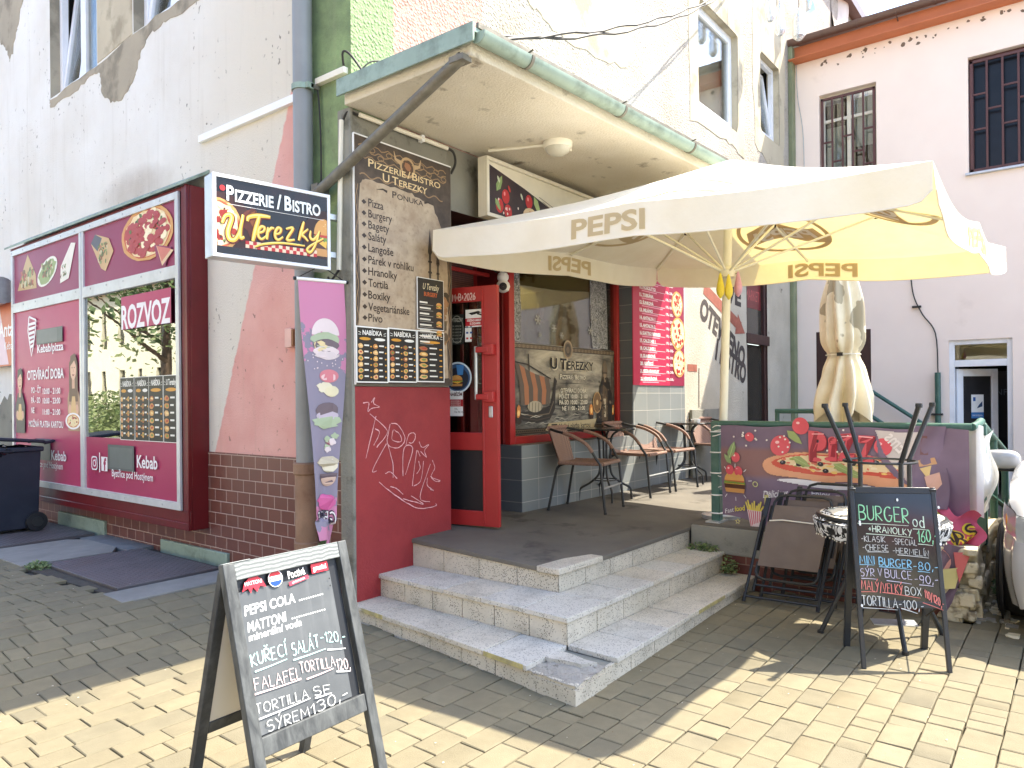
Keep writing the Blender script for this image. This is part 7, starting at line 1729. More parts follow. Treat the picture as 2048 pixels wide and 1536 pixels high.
FLp = Vector((4.30, .98, 0)); exS = Vector((.469, -.883, 0)).normalized(); wS = .455; bkS = Vector((-exS.y, exS.x, 0))
eyS = (bkS * .22 + Vector((0, 0, .965))).normalized(); LS = math.hypot(.22, .965); FLp.z = gz(4.3, .98)
FC = F(FLp, exS, eyS)
t = thing('sandwich_board', 'smaller black chalkboard with coloured handwriting by the stacked tables', 'sandwich board', (4.6, .95, 0))
mat('satin_black', S(44, 47, 52), .35, .15, 9, .1, 60, spec=.5)
m = MB(); SB = MT('satin_black'); L_ = LS
for a in (.013, wS - .013): m.fbox(FC, a - .013, 0, a + .011, L_, -.018, .003, SB)
m.fbox(FC, .03, L_ - .036, wS - .03, L_, -.014, .002, SB); m.fbox(FC, .03, .33, wS - .03, .365, -.014, .002, SB); m.build('front_frame', t, bevel=.003)
k = N('gloss_slate'); c = k.mix(k.ramp(k.noise(4, 6), .3, .7), S(34, 38, 42), S(46, 50, 54)); k.bsdf(c, .10, 0, None, .6); MATS['gloss_slate'] = k.m
m = MB(); m.fbox(FC, .025, .365, wS - .025, L_ - .036, -.010, -.002, MT('gloss_slate')); m.build('chalk_panel', t, smooth=0)
q = MB(); q.h = -.0015; q.step = .00003
def cb(x, y): return FC.px(1680 + x / 3.8417, 960 + y / 3.8417)
def bline(s_, x0, y0, x1, y1, hpx, mt_, wd=.1, rep=2):
    p, e = cb(x0, y0), cb(x1, y1); h_ = cb(x0, y0 - hpx)[1] - p[1]
    chalk(q, FC, s_, p[0], p[1], h_, mt_, width=e[0] - p[0], wd=h_ * wd, rep=rep, slope=(e[1] - p[1]) / (e[0] - p[0]))
def bul(x0, y0, x1, y1, mt_, w_=.004): q.fline(FC, [cb(x0, y0), cb((x0 + x1) / 2, (y0 + y1) / 2 - 2), cb(x1, y1)], [w_, w_ * .8, w_ * .5], mt_)
GN = mat('chalk_green', S(150, 214, 170), .9, .1, 90); GN2 = mat('chalk_pale', S(206, 226, 206), .9, .1, 90); BLc = mat('chalk_blue', S(140, 196, 226), .9, .1, 90); LVc = mat('chalk_lilac', S(206, 200, 222), .9, .1, 90); RDc = mat('chalk_red', S(226, 130, 122), .9, .1, 90); GYc = mat('chalk_grey', S(206, 208, 206), .9, .1, 90)
bline('BURGER', 150, 305, 530, 330, 110, GN, .07, 3); bul(135, 332, 528, 352, GN2); bline('od', 562, 358, 648, 370, 90, GN2, .07); bul(560, 376, 668, 384, GN2)
bline('+HRANOLKY', 222, 395, 552, 428, 48, GN2, .12); bul(200, 412, 552, 442, GN2)
bline('-KLASIK', 165, 470, 348, 480, 44, GYc, .09); bline('-SPECIÁL', 402, 492, 590, 505, 44, GYc, .09); bline('160,-', 598, 478, 750, 475, 90, GN, .07, 3); bul(598, 492, 715, 505, GN2)
bline('-CHEESE', 175, 540, 372, 548, 46, GYc, .09); bline('-HERMELÍN', 405, 562, 680, 588, 44, GYc, .09); bul(210, 552, 372, 556, GYc); bul(440, 575, 682, 600, GYc)
bline('MINI', 152, 640, 262, 645, 60, BLc, .11, 3); bline('BURGER', 300, 655, 548, 680, 60, BLc, .11, 3); bline('-80,-', 562, 690, 752, 700, 60, BLc, .08); bul(148, 650, 262, 654, BLc); bul(298, 665, 555, 690, BLc); bul(595, 702, 690, 712, BLc)
bline('SÝR V', 158, 735, 320, 740, 58, LVc, .08); bline('BULCE', 345, 745, 550, 768, 62, LVc, .08); bline('-90,-', 572, 790, 752, 800, 60, LVc, .08); bul(162, 755, 280, 762, LVc); bul(355, 772, 548, 800, LVc); bul(605, 805, 715, 818, LVc)
bline('MALÝ/VELKÝ', 165, 838, 480, 880, 70, RDc, .08); bline('BOX', 500, 880, 622, 892, 62, GYc, .08); bline('110/120,-', 648, 900, 795, 985, 62, RDc, .1); bul(160, 858, 280, 860, RDc); bul(322, 862, 615, 908, RDc); bul(632, 942, 790, 1000, RDc)
bline('TORTILLA', 168, 955, 440, 985, 72, GYc, .08, 3); bline('-100,-', 450, 985, 640, 1000, 66, GYc, .08, 3); bul(170, 980, 440, 998, GYc); bul(465, 985, 592, 1026, GYc, .006)
for x_, y_ in ((148, 322), (150, 340), (752, 212), (756, 320), (758, 345), (768, 493), (435, 154), (165, 964)): a, b = cb(x_, y_); q.fdisc(FC, a, b, .006, WHs, .009, 8)
q.build('chalk_writing', t, smooth=0)
FD_ = F(FLp + bkS * .37 + exS * wS, -exS, (-bkS * .15 + Vector((0, 0, .965))).normalized())
m = MB()
for a in (.016, wS - .016): m.fbox(FD_, a - .018, 0, a + .018, L_ - .02, -.012, .014, SB)
m.fbox(FD_, .03, .365, wS - .03, L_ - .05, -.01, .006, SB); m.build('rear_frame', t, bevel=.003)
m = MB(); m.fbox(FD_, .06, .155, .30, .16, -.03, .05, MT('galvanised')); m.tube([FC.p(wS - .01, .36, -.02), FD_.p(.02, .22, -.02)], .004, MT('cable'), 5); m.build('spreader', t)
# ------------------------------------------------------------------ stacked round tables with patterned covers
k = N('zebra_cover'); w_ = k.noise(4, 3, .6, dist=3.0); st = k.math('FRACT', k.math('MULTIPLY', w_, 6.0)); kk = k.ramp(st, .46, .54); bl_ = k.ramp(k.noise(5, 2), .55, .57)
c = k.mix(kk, S(24, 24, 26), S(226, 226, 224)); c = k.mix(bl_, c, S(28, 27, 29)); k.bsdf(c, .65, 0, k.bump(k.noise(14, 3), .4, .02)); MATS['zebra_cover'] = k.m
def garden_table(loc, flip, label):
    t = thing('garden_table', label, 'table', loc, group='round garden tables stacked top to top'); t['label'] = label
    Zf = (lambda p: Vector((p[0], p[1], -p[2]))) if flip else Vector
    h0 = .70
    m = MB(); pr = [(.001, h0), (.36, h0), (.37, h0 - .012), (.36, h0 - .025), (.001, h0 - .025)]
    m.lathe([(r_, -z_ if flip else z_) for r_, z_ in pr], (0, 0, 0), MT('black_metal'), 40, cap=False); m.lathe([(.001, (-1 if flip else 1) * (h0 - .026)), (.345, (-1 if flip else 1) * (h0 - .026))], (0, 0, 0), MT('cream_plastic'), 40, cap=False); m.build('tabletop', t, world=False)
    for i in range(4):
        a = .55 + i * math.pi / 2 + (.25 if flip else 0); c_, s_ = math.cos(a), math.sin(a); m = MB()
        m.tube([Zf(p) for p in smoothp([(c_ * .14, s_ * .14, h0 - .03), (c_ * .19, s_ * .19, h0 - .06), (c_ * .2, s_ * .2, h0 - .12), (c_ * .2, s_ * .2, .36), (c_ * .215, s_ * .215, .31), (c_ * .36, s_ * .36, .0)], 4)], .0145, MT('black_metal'), 8)
        e = Zf((c_ * .36, s_ * .36, 0)); m.lathe([(.018, -.012), (.02, 0), (.018, .014)], e, MT('black_plastic'), 10); m.build('leg', t, world=False)
    m = MB(); m.tube([Zf((.205 * math.cos(i * .2618), .205 * math.sin(i * .2618), .345)) for i in range(24)], .008, MT('black_metal'), 6, closed=True); m.build('leg_ring', t, world=False)
    m = MB(); sg = -1 if flip else 1
    dr_ = .05 if flip else .10
    def cov(a, b):
        th = 2 * math.pi * a; u_ = (b - .62) / .38
        r_ = .385 * b / .62 if b < .62 else .388 - (.09 if flip else .03) * u_ + .010 * math.sin(th * 17) * u_
        z_ = h0 + .012 - (0 if b < .6 else dr_ * ((b - .6) / .4) ** .7) + .006 * math.sin(th * 5 + b * 9) * b
        return Vector((r_ * math.cos(th), r_ * math.sin(th), z_ * sg))
    m.grid(cov, 72, 16, MT('zebra_cover')); cv = m.build('table_cover', t, world=False, smooth=60)
    m = MB()
    for i in range(90): p = cov(i / 90, 1); m.lathe([(.001, -.006), (.005, 0), (.001, .006)], p + Vector((0, 0, -.006)), MT('cream_plastic'), 5, cap=False)
    m.build('bobble_fringe', cv, world=False); return t
garden_table((4.97, 1.02, gz(4.97, 1.02)), False, 'round table with black and white cover, the upright lower one of the stack')
garden_table((4.97, 1.02, .715 + .70 + gz(4.97, 1.02)), True, 'round table turned upside down on another, its bent legs pointing up')

# ------------------------------------------------------------------ folded garden chairs leaning on the plinth
mat('brown_mesh_cloth', S(116, 102, 92), .75, .08, 8, .3, 260)
def folded_chair(o_, lean, lb, ex_=(0.06, -1, 0)):
    t = thing('folding_chair', lb, 'chair', o_, group='folded garden chairs leaning against the plinth')
    ex_ = Vector(ex_).normalized(); bk = Vector((-ex_.y, ex_.x, 0)); f_ = F(o_, ex_, bk * math.sin(lean) + Vector((0, 0, math.cos(lean))) + ex_ * .11)
    f_.ey = f_.ey * .92; BM = MT('black_metal'); W_ = .50
    for s_ in (0, 1):
        x_ = W_ * s_; m = MB(); m.tube([f_.p(x_, 0, .03), f_.p(x_, .66, .03), f_.p(x_ + (.015 if s_ else -.015) * 0, .70, .0)], .011, BM, 8); m.lathe([(.014, 0), (.014, .03)], f_.p(x_, 0, .03), MT('black_plastic'), 8, f_.ey); m.build('leg', t)
        m = MB(); x2 = .035 + (W_ - .07) * s_; m.tube([f_.p(x2, .10, -.02), f_.p(x2, .80, -.02)], .011, BM, 8); m.build('leg', t)
        m = MB(); m.fbox(f_, x_ - .018, .42, x_ + .018, .86, -.016, .004, MT('black_plastic')); m.build('armrest', t, bevel=.005)
    m = MB(); P = [(.05, .5), (.05, .82), (.07, .87), (.12, .89), (W_ - .12, .89), (W_ - .07, .87), (W_ - .05, .82), (W_ - .05, .5)]
    m.tube([f_.p(a, b, .0) for a, b in P], .010, BM, 8); m.build('back_frame', t)
    m = MB(); m.grid(lambda a, b: f_.p(.06 + (W_ - .12) * a, .60 + .20 * b, .004 + .01 * math.sin(math.pi * a)), 8, 6, MT('brown_mesh_cloth')); m.build('backrest', t)
    m = MB(); m.grid(lambda a, b: f_.p(.045 + (W_ - .09) * a, .29 + .36 * b, .042 + .012 * math.sin(math.pi * a) * math.sin(math.pi * b)), 10, 8, MT('brown_mesh_cloth')); m.grid(lambda a, b: f_.p(.045 + .05 * a, .29 + .34 * b, .046), 2, 4, MT('brown_mesh_cloth')); m.tube([f_.p(.06, .655, .05), f_.p(.15, .668, .05), f_.p(W_ - .06, .655, .05)], .005, MT('cream_plastic'), 6); m.build('seat', t)
    m = MB(); P = [(.04, .32), (.04, .24), (.06, .205), (.1, .19), (W_ - .1, .19), (W_ - .06, .205), (W_ - .04, .24), (W_ - .04, .32)]; m.tube([f_.p(a, b, .035) for a, b in P], .010, BM, 8); m.build('seat_frame', t)
    m = MB(); m.tube([f_.p(0, .045, .03), f_.p(W_, .045, .03)], .009, BM, 8); m.tube([f_.p(.035, .15, -.02), f_.p(W_ - .035, .15, -.02)], .009, BM, 8); m.build('stretcher', t); return t
folded_chair((5.15, 1.95, gz(5.2, 2)), .42, 'front one of the folded brown garden chairs, white piping on its seat')
folded_chair((5.30, 1.88, gz(5.3, 2) + .005), .30, 'middle one of the folded brown garden chairs against the plinth')
folded_chair((5.42, 1.76, gz(5.4, 2) + .03), .18, 'rearmost folded brown garden chair, closest to the banner')

# ------------------------------------------------------------------ wheelie bin
b0 = Vector((2.70, 8.76, gz(2.7, 8.76) + .012))
t = thing('wheelie_bin', 'dark blue wheelie bin with its lid propped open over black bags beside the bay window', 'bin', b0)
mat('bin_plastic', S(38, 44, 58), .42, .1, 5, .08, 50, dirt=S(70, 74, 80), dirtamt=.3)
BP = MT('bin_plastic'); m = MB()
def tap(x0, x1, y0, y1, z0, z1, k_=0.05):
    v_ = [(x0 + k_, y0 + k_, z0), (x1 - k_ * .3, y0 + k_, z0), (x1 - k_ * .3, y1 - k_, z0), (x0 + k_, y1 - k_, z0), (x0, y0, z1), (x1, y0, z1), (x1, y1, z1), (x0, y1, z1)]
    m.add([Vector(p) + b0 for p in v_], [(3, 2, 1, 0), (0, 1, 5, 4), (1, 2, 6, 5), (2, 3, 7, 6), (3, 0, 4, 7), (4, 5, 6, 7)], BP)
tap(-.28, .24, -.24, .24, .03, .86); m.box(tuple(b0 + Vector((-.30, -.26, .82))), tuple(b0 + Vector((.26, .26, .87))), BP)
for y_ in (-.12, .0, .12): m.box(tuple(b0 + Vector((-.275, y_ - .02, .1))), tuple(b0 + Vector((-.25, y_ + .02, .8))), BP)
m.build('bin_body', t, bevel=.02)
m = MB(); hinge = b0 + Vector((.27, 0, .90)); ld = Vector((-math.cos(.10), 0, math.sin(.10)))
fl_ = F(hinge + Vector((0, -.27, 0)), ld, (0, 1, 0)); m.fbox(fl_, 0, 0, .60, .54, -.035, 0, BP) ; m.build('lid', t, bevel=.015)
m = MB(); m.tube([b0 + Vector((.27, -.22, .90)), b0 + Vector((.36, -.22, .92)), b0 + Vector((.36, .22, .92)), b0 + Vector((.27, .22, .90))], .016, BP, 8); m.build('handle', t)
for s_ in (-1, 1):
    m = MB(); c_ = b0 + Vector((.19, s_ * .245, .10)); m.lathe([(.03, -.022), (.095, -.02), (.10, -.01), (.10, .01), (.095, .02), (.03, .022)], c_, MT('black_plastic'), 28, (0, 1, 0)); w2 = m.build('wheel', t)
    m = MB(); m.lathe([(.001, -.026), (.05, -.026), (.055, -.018), (.055, .018), (.05, .026), (.001, .026)], c_, MT('black_metal'), 20, (0, 1, 0), cap=False); m.build('rim', w2)
for i, (dx, dy, r_, lb) in enumerate(((-.12, -.12, .15, 'shiny black rubbish bag bulging at the front edge of the bin'), (.08, -.08, .13, 'black rubbish bag with white scraps under the bin lid'))):
    m = MB(); cb_ = b0 + Vector((dx, dy, .83)); rb = random.Random(i + 2); ph = [rb.uniform(0, 6) for _ in range(4)]
    def bag(a, b):
        th, fi = 2 * math.pi * a, math.pi * b - math.pi / 2; rr_ = r_ * (1 + .12 * math.sin(5 * th + ph[0] + 3 * fi) + .08 * math.sin(11 * th + ph[1]) * math.cos(fi * 5) + .05 * math.sin(17 * fi + th * 3))
        return cb_ + Vector((rr_ * math.cos(th) * math.cos(fi), rr_ * math.sin(th) * math.cos(fi), rr_ * .42 * math.sin(fi)))
    m.grid(bag, 40, 20, mat('bag_film', S(30, 31, 36), .18, .2, 12, .5, 30, spec=.7))
    for j in range(6):
        p = bag(rb.random(), rb.uniform(.6, .9)); m.lathe([(.001, -.012), (.02, 0), (.001, .012)], p, MT('white_plastic'), 6, cap=False)
    tag(m.build('rubbish_bag'), lb, 'rubbish bag')

# ------------------------------------------------------------------ pink building at the back of the yard
PKU = 12.8; FK = F((PKU, 0, 0), (0, -1, 0), (0, 0, 1))
K = thing('pink_building', 'pale pink building with brown gutter and barred windows at the back of the yard', 'building', (12.8, 0, 0))
W1, W2, DO, BD = (-3.50, 4.85, -2.63, 6.52), (-1.38, 4.80, .05, 6.53), (-1.66, -.15, -.86, 2.33), (-3.58, .3, -2.74, 2.58)
w = MB(); wall(w, FK, -3.95, 9, -1, 7.2, [W1, W2, DO, BD], .22, MT('pink_wall_paint')); w.build('pink_wall', K, smooth=0)
w = MB(); w.box((12.55, -9, 7.14), (12.82, 3.93, 7.16), MT('terracotta_trim')); w.box((12.79, -9, 7.16), (12.83, 3.93, 7.40), MT('terracotta_trim')); w.box((12.76, -9, 7.13), (12.79, 3.93, 7.42), MT('terracotta_trim')); w.build('eaves_board', K, bevel=.008)
m = MB(); prof = [(.085 * math.cos(math.pi + math.pi * i / 12), .095 * math.sin(math.pi + math.pi * i / 12)) for i in range(13)] + [(.078 * math.cos(-math.pi * i / 12), .088 * math.sin(-math.pi * i / 12)) for i in range(13)]
m.sweep(prof, (12.66, 3.98, 7.50), (12.66, -9, 7.50), (1, 0, 0), (0, 0, 1), MT('brown_gutter'))
for i in range(9): m.sweep([(a * 1.08, b * 1.08) for a, b in prof[:13]] + [(a, b) for a, b in prof[13:]], (12.66, 2.9 - i * 1.1, 7.50), (12.66, 2.86 - i * 1.1, 7.50), (1, 0, 0), (0, 0, 1), MT('brown_gutter')); m.tube([(12.58, 2.3 - i * 1.1, 7.48), (12.6, 2.3 - i * 1.1, 7.42), (12.76, 2.3 - i * 1.1, 7.36)], .01, MT('brown_gutter'), 6)
m.build('gutter', K)
w = MB(); w.add([(12.7, 4.0, 7.52), (12.7, -9, 7.52), (18, -9, 9.4), (18, 4, 9.4), (12.7, 4.0, 7.46), (12.7, -9, 7.46), (18, -9, 9.3), (18, 4, 9.3)], [(0, 1, 2, 3), (7, 6, 5, 4), (0, 4, 5, 1), (1, 5, 6, 2), (2, 6, 7, 3), (3, 7, 4, 0)], mat('roof_tile', S(120, 82, 66), .7, .2, 6)); w.build('roof', K, smooth=0)
mat('night_pane', S(24, 26, 32), .25, .3, 3, spec=.25)
def barred(h, wood, rungs, seed, nb):
    q_ = F(FK.p(0, 0, -.16), FK.ex, FK.ey); m = MB(); a0, b0_, a1, b1 = h; t_ = .06
    fm = MT('cream_plastic') if wood else MT('grille_brown')
    m.fbox(q_, a0, b0_, a0 + t_, b1, 0, .05, fm); m.fbox(q_, a1 - t_, b0_, a1, b1, 0, .05, fm); m.fbox(q_, a0 + t_, b0_, a1 - t_, b0_ + t_, 0, .05, fm); m.fbox(q_, a0 + t_, b1 - t_, a1 - t_, b1, 0, .05, fm)
    if wood: m.fbox(q_, (a0 + a1) / 2 - .03, b0_, (a0 + a1) / 2 + .03, b1, .002, .048, fm); m.fbox(q_, a0 + t_, b1 - .45, a1 - t_, b1 - .40, .004, .046, fm)
    wn = m.build('window', K, bevel=.004)
    m = MB(); m.fbox(q_, a0 + .03, b0_ + .03, a1 - .03, b1 - .03, .012, .018, MT('window_glass') if wood else MT('night_pane')); m.build('pane', wn, smooth=0)
    m = MB(); m.fbox(q_, a0 - .2, b0_, a1 + .2, b1 + .02, -.5, -.45, MT('dark_void') if not wood else MT('room_wall'))
    if wood: m.fbox(q_, a0 + .05, b0_ + .05, a0 + .35, b1 - .5, -.1, -.09, MT('cream_plastic')); m.fbox(q_, a0 + .5, b1 - .9, a1 - .08, b1 - .1, -.1, -.09, MT('cream_plastic'))
    m.build('room_shell', wn, smooth=0)
    g_ = MB(); f2 = F(FK.p(0, 0, -.03), FK.ex, FK.ey); GB = MT('grille_brown')
    for b in (b0_ + .02, b1 - .10): g_.fbox(f2, a0 + .02, b, a1 - .02, b + .04, -.02, .01, GB)
    for a in (a0 + .02, a1 - .06): g_.fbox(f2, a, b0_ + .02, a + .04, b1 - .06, -.02, .01, GB)
    xs_ = [a0 + .04 + (a1 - a0 - .08) * i / (nb + 1) for i in range(nb + 2)]
    for a in xs_[1:-1]: g_.fbox(f2, a - .014, b0_ + .03, a + .014, b1 - .07, -.012, .012, GB)
    for i, fr in rungs:
        b = b1 - (b1 - b0_) * fr; g_.fbox(f2, xs_[i] + .01, b - .014, xs_[i + 1] - .01, b + .014, -.010, .010, GB)
    g_.build('window_grille', wn, bevel=.003); return wn
barred(W1, True, [(0, .48), (1, .68), (2, .45), (3, .62), (4, .42), (4, .76), (0, .85), (2, .9)], 1, 4)
barred(W2, False, [(0, .33), (0, .63), (1, .47), (2, .3), (2, .62), (3, .43), (4, .26), (5, .5), (4, .7)], 2, 6)
m = MB(); m.box((12.74, .06, 4.765), (12.82, 1.42, 4.80), MT('galvanised')); m.build('window_sill', K, bevel=.004)
m = MB(); m.fbox(FK, BD[0], BD[1], BD[2], BD[3], -.05, .004, MT('dark_brown')); m.build('brown_door', K, bevel=.004)
q_ = F(FK.p(0, 0, -.12), FK.ex, FK.ey); m = MB(); WP = MT('white_pvc'); a0, b0_, a1, b1 = DO
m.fbox(q_, a0, b0_, a0 + .07, b1, 0, .08, WP); m.fbox(q_, a1 - .07, b0_, a1, b1, 0, .08, WP); m.fbox(q_, a0 + .07, b1 - .07, a1 - .07, b1, 0, .08, WP); m.fbox(q_, a0 + .07, 1.93, a1 - .07, 2.03, 0, .08, WP); pd = m.build('door_frame', K, bevel=.005)
m = MB(); m.fbox(q_, a0 + .06, 2.02, a1 - .06, b1 - .06, .03, .036, MT('window_glass')); m.build('pane', pd, smooth=0)
dd = Vector((.45, -.48, 0)).normalized(); fd = F(q_.p(a0 + .075, b0_, .0), (dd.x, dd.y, 0), (0, 0, 1)); Wd, Hd = .66, 2.05
m = MB(); m.fbox(fd, 0, 0, .1, Hd, -.03, .03, WP); m.fbox(fd, Wd - .1, 0, Wd, Hd, -.03, .03, WP); m.fbox(fd, .1, Hd - .11, Wd - .1, Hd, -.03, .03, WP); m.fbox(fd, .1, .95, Wd - .1, 1.07, -.03, .03, WP); m.fbox(fd, .1, 0, Wd - .1, .95, -.02, .02, WP)
wd = m.build('white_door', K, bevel=.005)
m = MB(); m.fbox(fd, .1, 1.07, Wd - .1, Hd - .11, -.005, .005, mat('dark_pane', S(44, 44, 46), .15, .2, 3)); m.build('pane', wd, smooth=0)
m = MB(); m.h = .007; m.frect(fd, .24, 1.3, .44, 1.66, WHs); m.frect(fd, .24, 1.3, .44, 1.39, ink(60, 120, 180)); m.fpoly(fd, [(.33, 1.45), (.42, 1.48), (.42, 1.56), (.36, 1.5)], ink(40, 70, 110)); m.frect(fd, .27, 1.56, .31, 1.62, ink(40, 90, 160)); m.text(fd, 'PRODEJNA', .34, 1.33, .025, WHs, width=.16, align='c'); m.build('door_sticker', wd, smooth=0)
m = MB(); hp = fd.p(Wd - .05, 1.0, .05); m.tube([fd.p(Wd - .05, 1.0, .02), hp, fd.p(Wd - .16, 1.0, .05)], .012, MT('galvanised'), 8); m.build('handle', wd)
m = MB(); m.box((13.0, .3, -.3), (13.05, 1.0, 0), MT('dark_void'))
m.box((15.5, -.5, -.4), (15.6, 3, 3), MT('dark_void')); m.box((12.95, 1.85, -.4), (15.6, 1.95, 3), MT('dark_void')); m.box((12.95, .5, -.4), (15.6, .55, 3), MT('dark_void')); m.box((12.95, .5, 2.5), (15.6, 1.95, 2.6), MT('dark_void')); m.box((12.8, .5, -.3), (15.6, 1.95, -.14), MT('dark_void')); m.build('hallway', K, smooth=0)
m = MB(); fh = F((14.6, 0, 0), (0, -1, 0), (0, 0, 1)); m.fbox(fh, -1.5, .2, -.6, 1.9, -.03, 0, ink(28, 36, 52)); m.h = .002; m.text(fh, 'INFO', -1.1, 1.5, .1, ink(90, 100, 120), width=.3, align='c'); m.build('notice_panel', K, smooth=0)
m = MB(); m.tube([(12.74, 1.80, .3), (12.74, 1.80, 1.85)], .04, MT('green_rail'), 12); m.box((12.7, 1.74, 1.2), (12.8, 1.9, 1.23), MT('cable')); m.build('drain_pipe', K)
m = MB(); m.tube(smoothp([(12.77, 2.16, 3.4), (12.77, 2.12, 3.05), (12.77, 2.0, 2.75), (12.77, 1.83, 2.45), (12.77, 1.80, 1.85)]), .009, MT('cable'), 6); m.box((12.75, 2.02, 2.86), (12.8, 2.14, 2.89), MT('cable')); m.tube(smoothp([(12.77, 3.86, 7.3), (12.77, 3.84, 6.6), (12.77, 3.76, 6.0), (12.77, 3.74, 5.2), (12.77, 3.75, 4)]), .006, MT('galvanised'), 5); m.build('wiring', K)
k = N('soot_spots'); k.bsdf(S(120, 104, 92), .95); MATS['soot_spots'] = k.m
t = thing('handrail', 'dark green sloping handrail on the pink wall beside the brown door', 'handrail', (12.6, 2.4, .5))
m = MB(); m.tube([(12.6, 2.75, 1.62), (12.6, 1.95, 1.05)], .03, MT('green_rail'), 10); m.tube([(12.6, 2.75, 1.22), (12.6, 2.0, .7)], .03, MT('green_rail'), 10); m.build('rail_bar', t)
for v_, z1 in ((2.72, 1.62), (1.97, 1.08)): m = MB(); m.tube([(12.6, v_, -.2), (12.6, v_, z1)], .03, MT('green_rail'), 10); m.build('rail_post', t)
# mould specks below the eaves
m = MB(); rm_ = random.Random(4); fk2 = F((PKU - .002, 0, 0), (0, -1, 0), (0, 0, 1))
for i in range(46):
    a = rm_.uniform(-3.6, -.3); b = 7.08 - abs(rm_.gauss(0, .07)); m.fdisc(fk2, a, b, rm_.uniform(.008, .035), MT('soot_spots'), None, 7, .5)
m.build('mould_speck', K, smooth=0)['kind'] = 'stuff'

# ------------------------------------------------------------------ white car at the right edge
CAR = thing('parked_car', 'white car parked beside the rubble wall, only its front corner in view', 'car', (7.3, -.43, .03))
k = N('car_paint'); k.bsdf(S(186, 186, 188), .22, 0, None, .5, Coat_Weight=.8, Coat_Roughness=.04); MATS['car_paint'] = k.m
mat('tyre', S(34, 34, 34), .8, .15, 30, .3, 80); mat('dark_trim', S(30, 30, 32), .5)
CU, CV, CZ = 5.12, -.43, .03        # nose position, centre line
def sect(x_):
    """profile of the body x metres behind the nose: (half width, sill z, belt z, hood or roof z)"""
    T = [(0, .50, .30, .55, .62), (.04, .68, .24, .62, .72), (.15, .80, .20, .70, .80), (.4, .86, .18, .80, .90), (.8, .88, .18, .88, .98), (1.3, .885, .18, .93, 1.04), (1.75, .885, .18, .96, 1.28), (2.3, .88, .18, .96, 1.46), (3.2, .88, .18, .96, 1.47), (3.9, .86, .2, .98, 1.3), (4.25, .78, .3, .95, 1.0)]
    for (x0, *a), (x1, *b) in zip(T, T[1:]):
        if x_ <= x1: s_ = smst((x_ - x0) / (x1 - x0)) if x0 > 0 else (x_ - x0) / (x1 - x0); return [p + (q_ - p) * s_ for p, q_ in zip(a, b)]
    return T[-1][1:]
def body(a, b):
    x_ = 4.25 * (a ** 1.6); hw, zs, zb, zt = sect(x_); s_ = (b - .5) * 2; side = 1 if s_ > 0 else -1; q_ = abs(s_)
    roofy = zt > 1.1
    if q_ > .55:                                    # flank
        f = (1 - q_) / .45; z_ = zs + (zb - zs) * f; y_ = hw * (.93 + .07 * math.sin(math.pi * min(1, f * .8 + .1)))
    else:
        f = q_ / .55; inn = hw * (.78 if roofy else .95); 
        y_ = inn * math.sin(f * math.pi / 2) if f < .9 else inn * math.sin(.9 * math.pi / 2) + (hw * .97 - inn * math.sin(.9 * math.pi / 2)) * (f - .9) / .1
        z_ = zb + (zt - zb) * math.cos(f * math.pi / 2) ** .7
    return Vector((CU + x_, CV + side * y_, CZ + z_))
m = MB(); m.grid(lambda a, b: body(a, b), 70, 60, MT('car_paint')); m.poly([body(0, i / 40) for i in range(41)], MT('car_paint')); cb_ = m.build('car_body', CAR, smooth=50)
m = MB(); m.box((CU + .3, CV - .7, CZ + .12), (CU + 4.0, CV + .7, CZ + .3), MT('dark_trim')); m.build('underbody', CAR)
def wheel(x_, side):
    c_ = Vector((CU + x_, CV + side * .80, .03 + .31)); m = MB(); m.lathe([(.19, -.1), (.29, -.1), (.31, -.07), (.31, .07), (.29, .1), (.19, .1)], c_, MT('tyre'), 36, (0, 1, 0)); w_ = m.build('wheel', CAR)
    m = MB(); m.lathe([(.001, -.085), (.19, -.09), (.195, 0), (.19, .09), (.001, .085)], c_, MT('galvanised'), 24, (0, 1, 0), cap=False); m.build('rim', w_)
    m = MB(); ca_ = Vector((c_.x, CV + side * .875, c_.z)); m.lathe([(.001, -.008), (.36, -.008), (.36, .012), (.001, .012)], ca_, MT('dark_trim'), 36, (0, 1, 0), cap=False); m.build('wheel_arch', CAR)
    c2 = Vector((c_.x, CV + side * .895, c_.z)); m = MB(); m.lathe([(.19, -.01), (.285, -.01), (.305, .0), (.285, .018), (.2, .018)], c2, MT('tyre'), 36, (0, 1, 0)); m.build('tyre', w_)
for x_ in (.82, 3.4):
    for s_ in (-1, 1): wheel(x_, s_)
m = MB()
def lampf(a, b): p = body(.17 + .10 * a, .80 + .045 * 0 + .0 + .10 * (1 - b) - .08); return p
def hl(a, b, off):
    x_ = .10 + .42 * a; z_ = .60 + .05 * a + (.15 + .03 * a) * b; hw = sect(x_)[0]; return Vector((CU + x_ - off * .6, CV + hw * .985 + off * .8 - .02 * (1 - a), CZ + z_))
m.grid(lambda a, b: hl(a, b, .010 + .012 * math.sin(math.pi * a) * math.sin(math.pi * b)), 12, 8, MT('lamp_glass')) if 'lamp_glass' in MATS else None
k = N('lamp_glass'); k.bsdf(S(226, 230, 232), .05, 0, None, .6, Transmission_Weight=.6); MATS['lamp_glass'] = k.m
m.grid(lambda a, b: hl(a, b, .012 + .012 * math.sin(math.pi * a) * math.sin(math.pi * b)), 12, 8, MT('lamp_glass'))
hd_ = m.build('headlight', CAR); m = MB(); m.lathe([(.001, 0), (.035, 0), (.04, .01), (.001, .012)], hl(.5, .5, .006), mat('amber', S(226, 150, 60), .3), 16, (0, 1, 0), cap=False); m.grid(lambda a, b: hl(a, b, .004), 10, 6, MT('dark_trim')); m.build('lamp_housing', hd_)
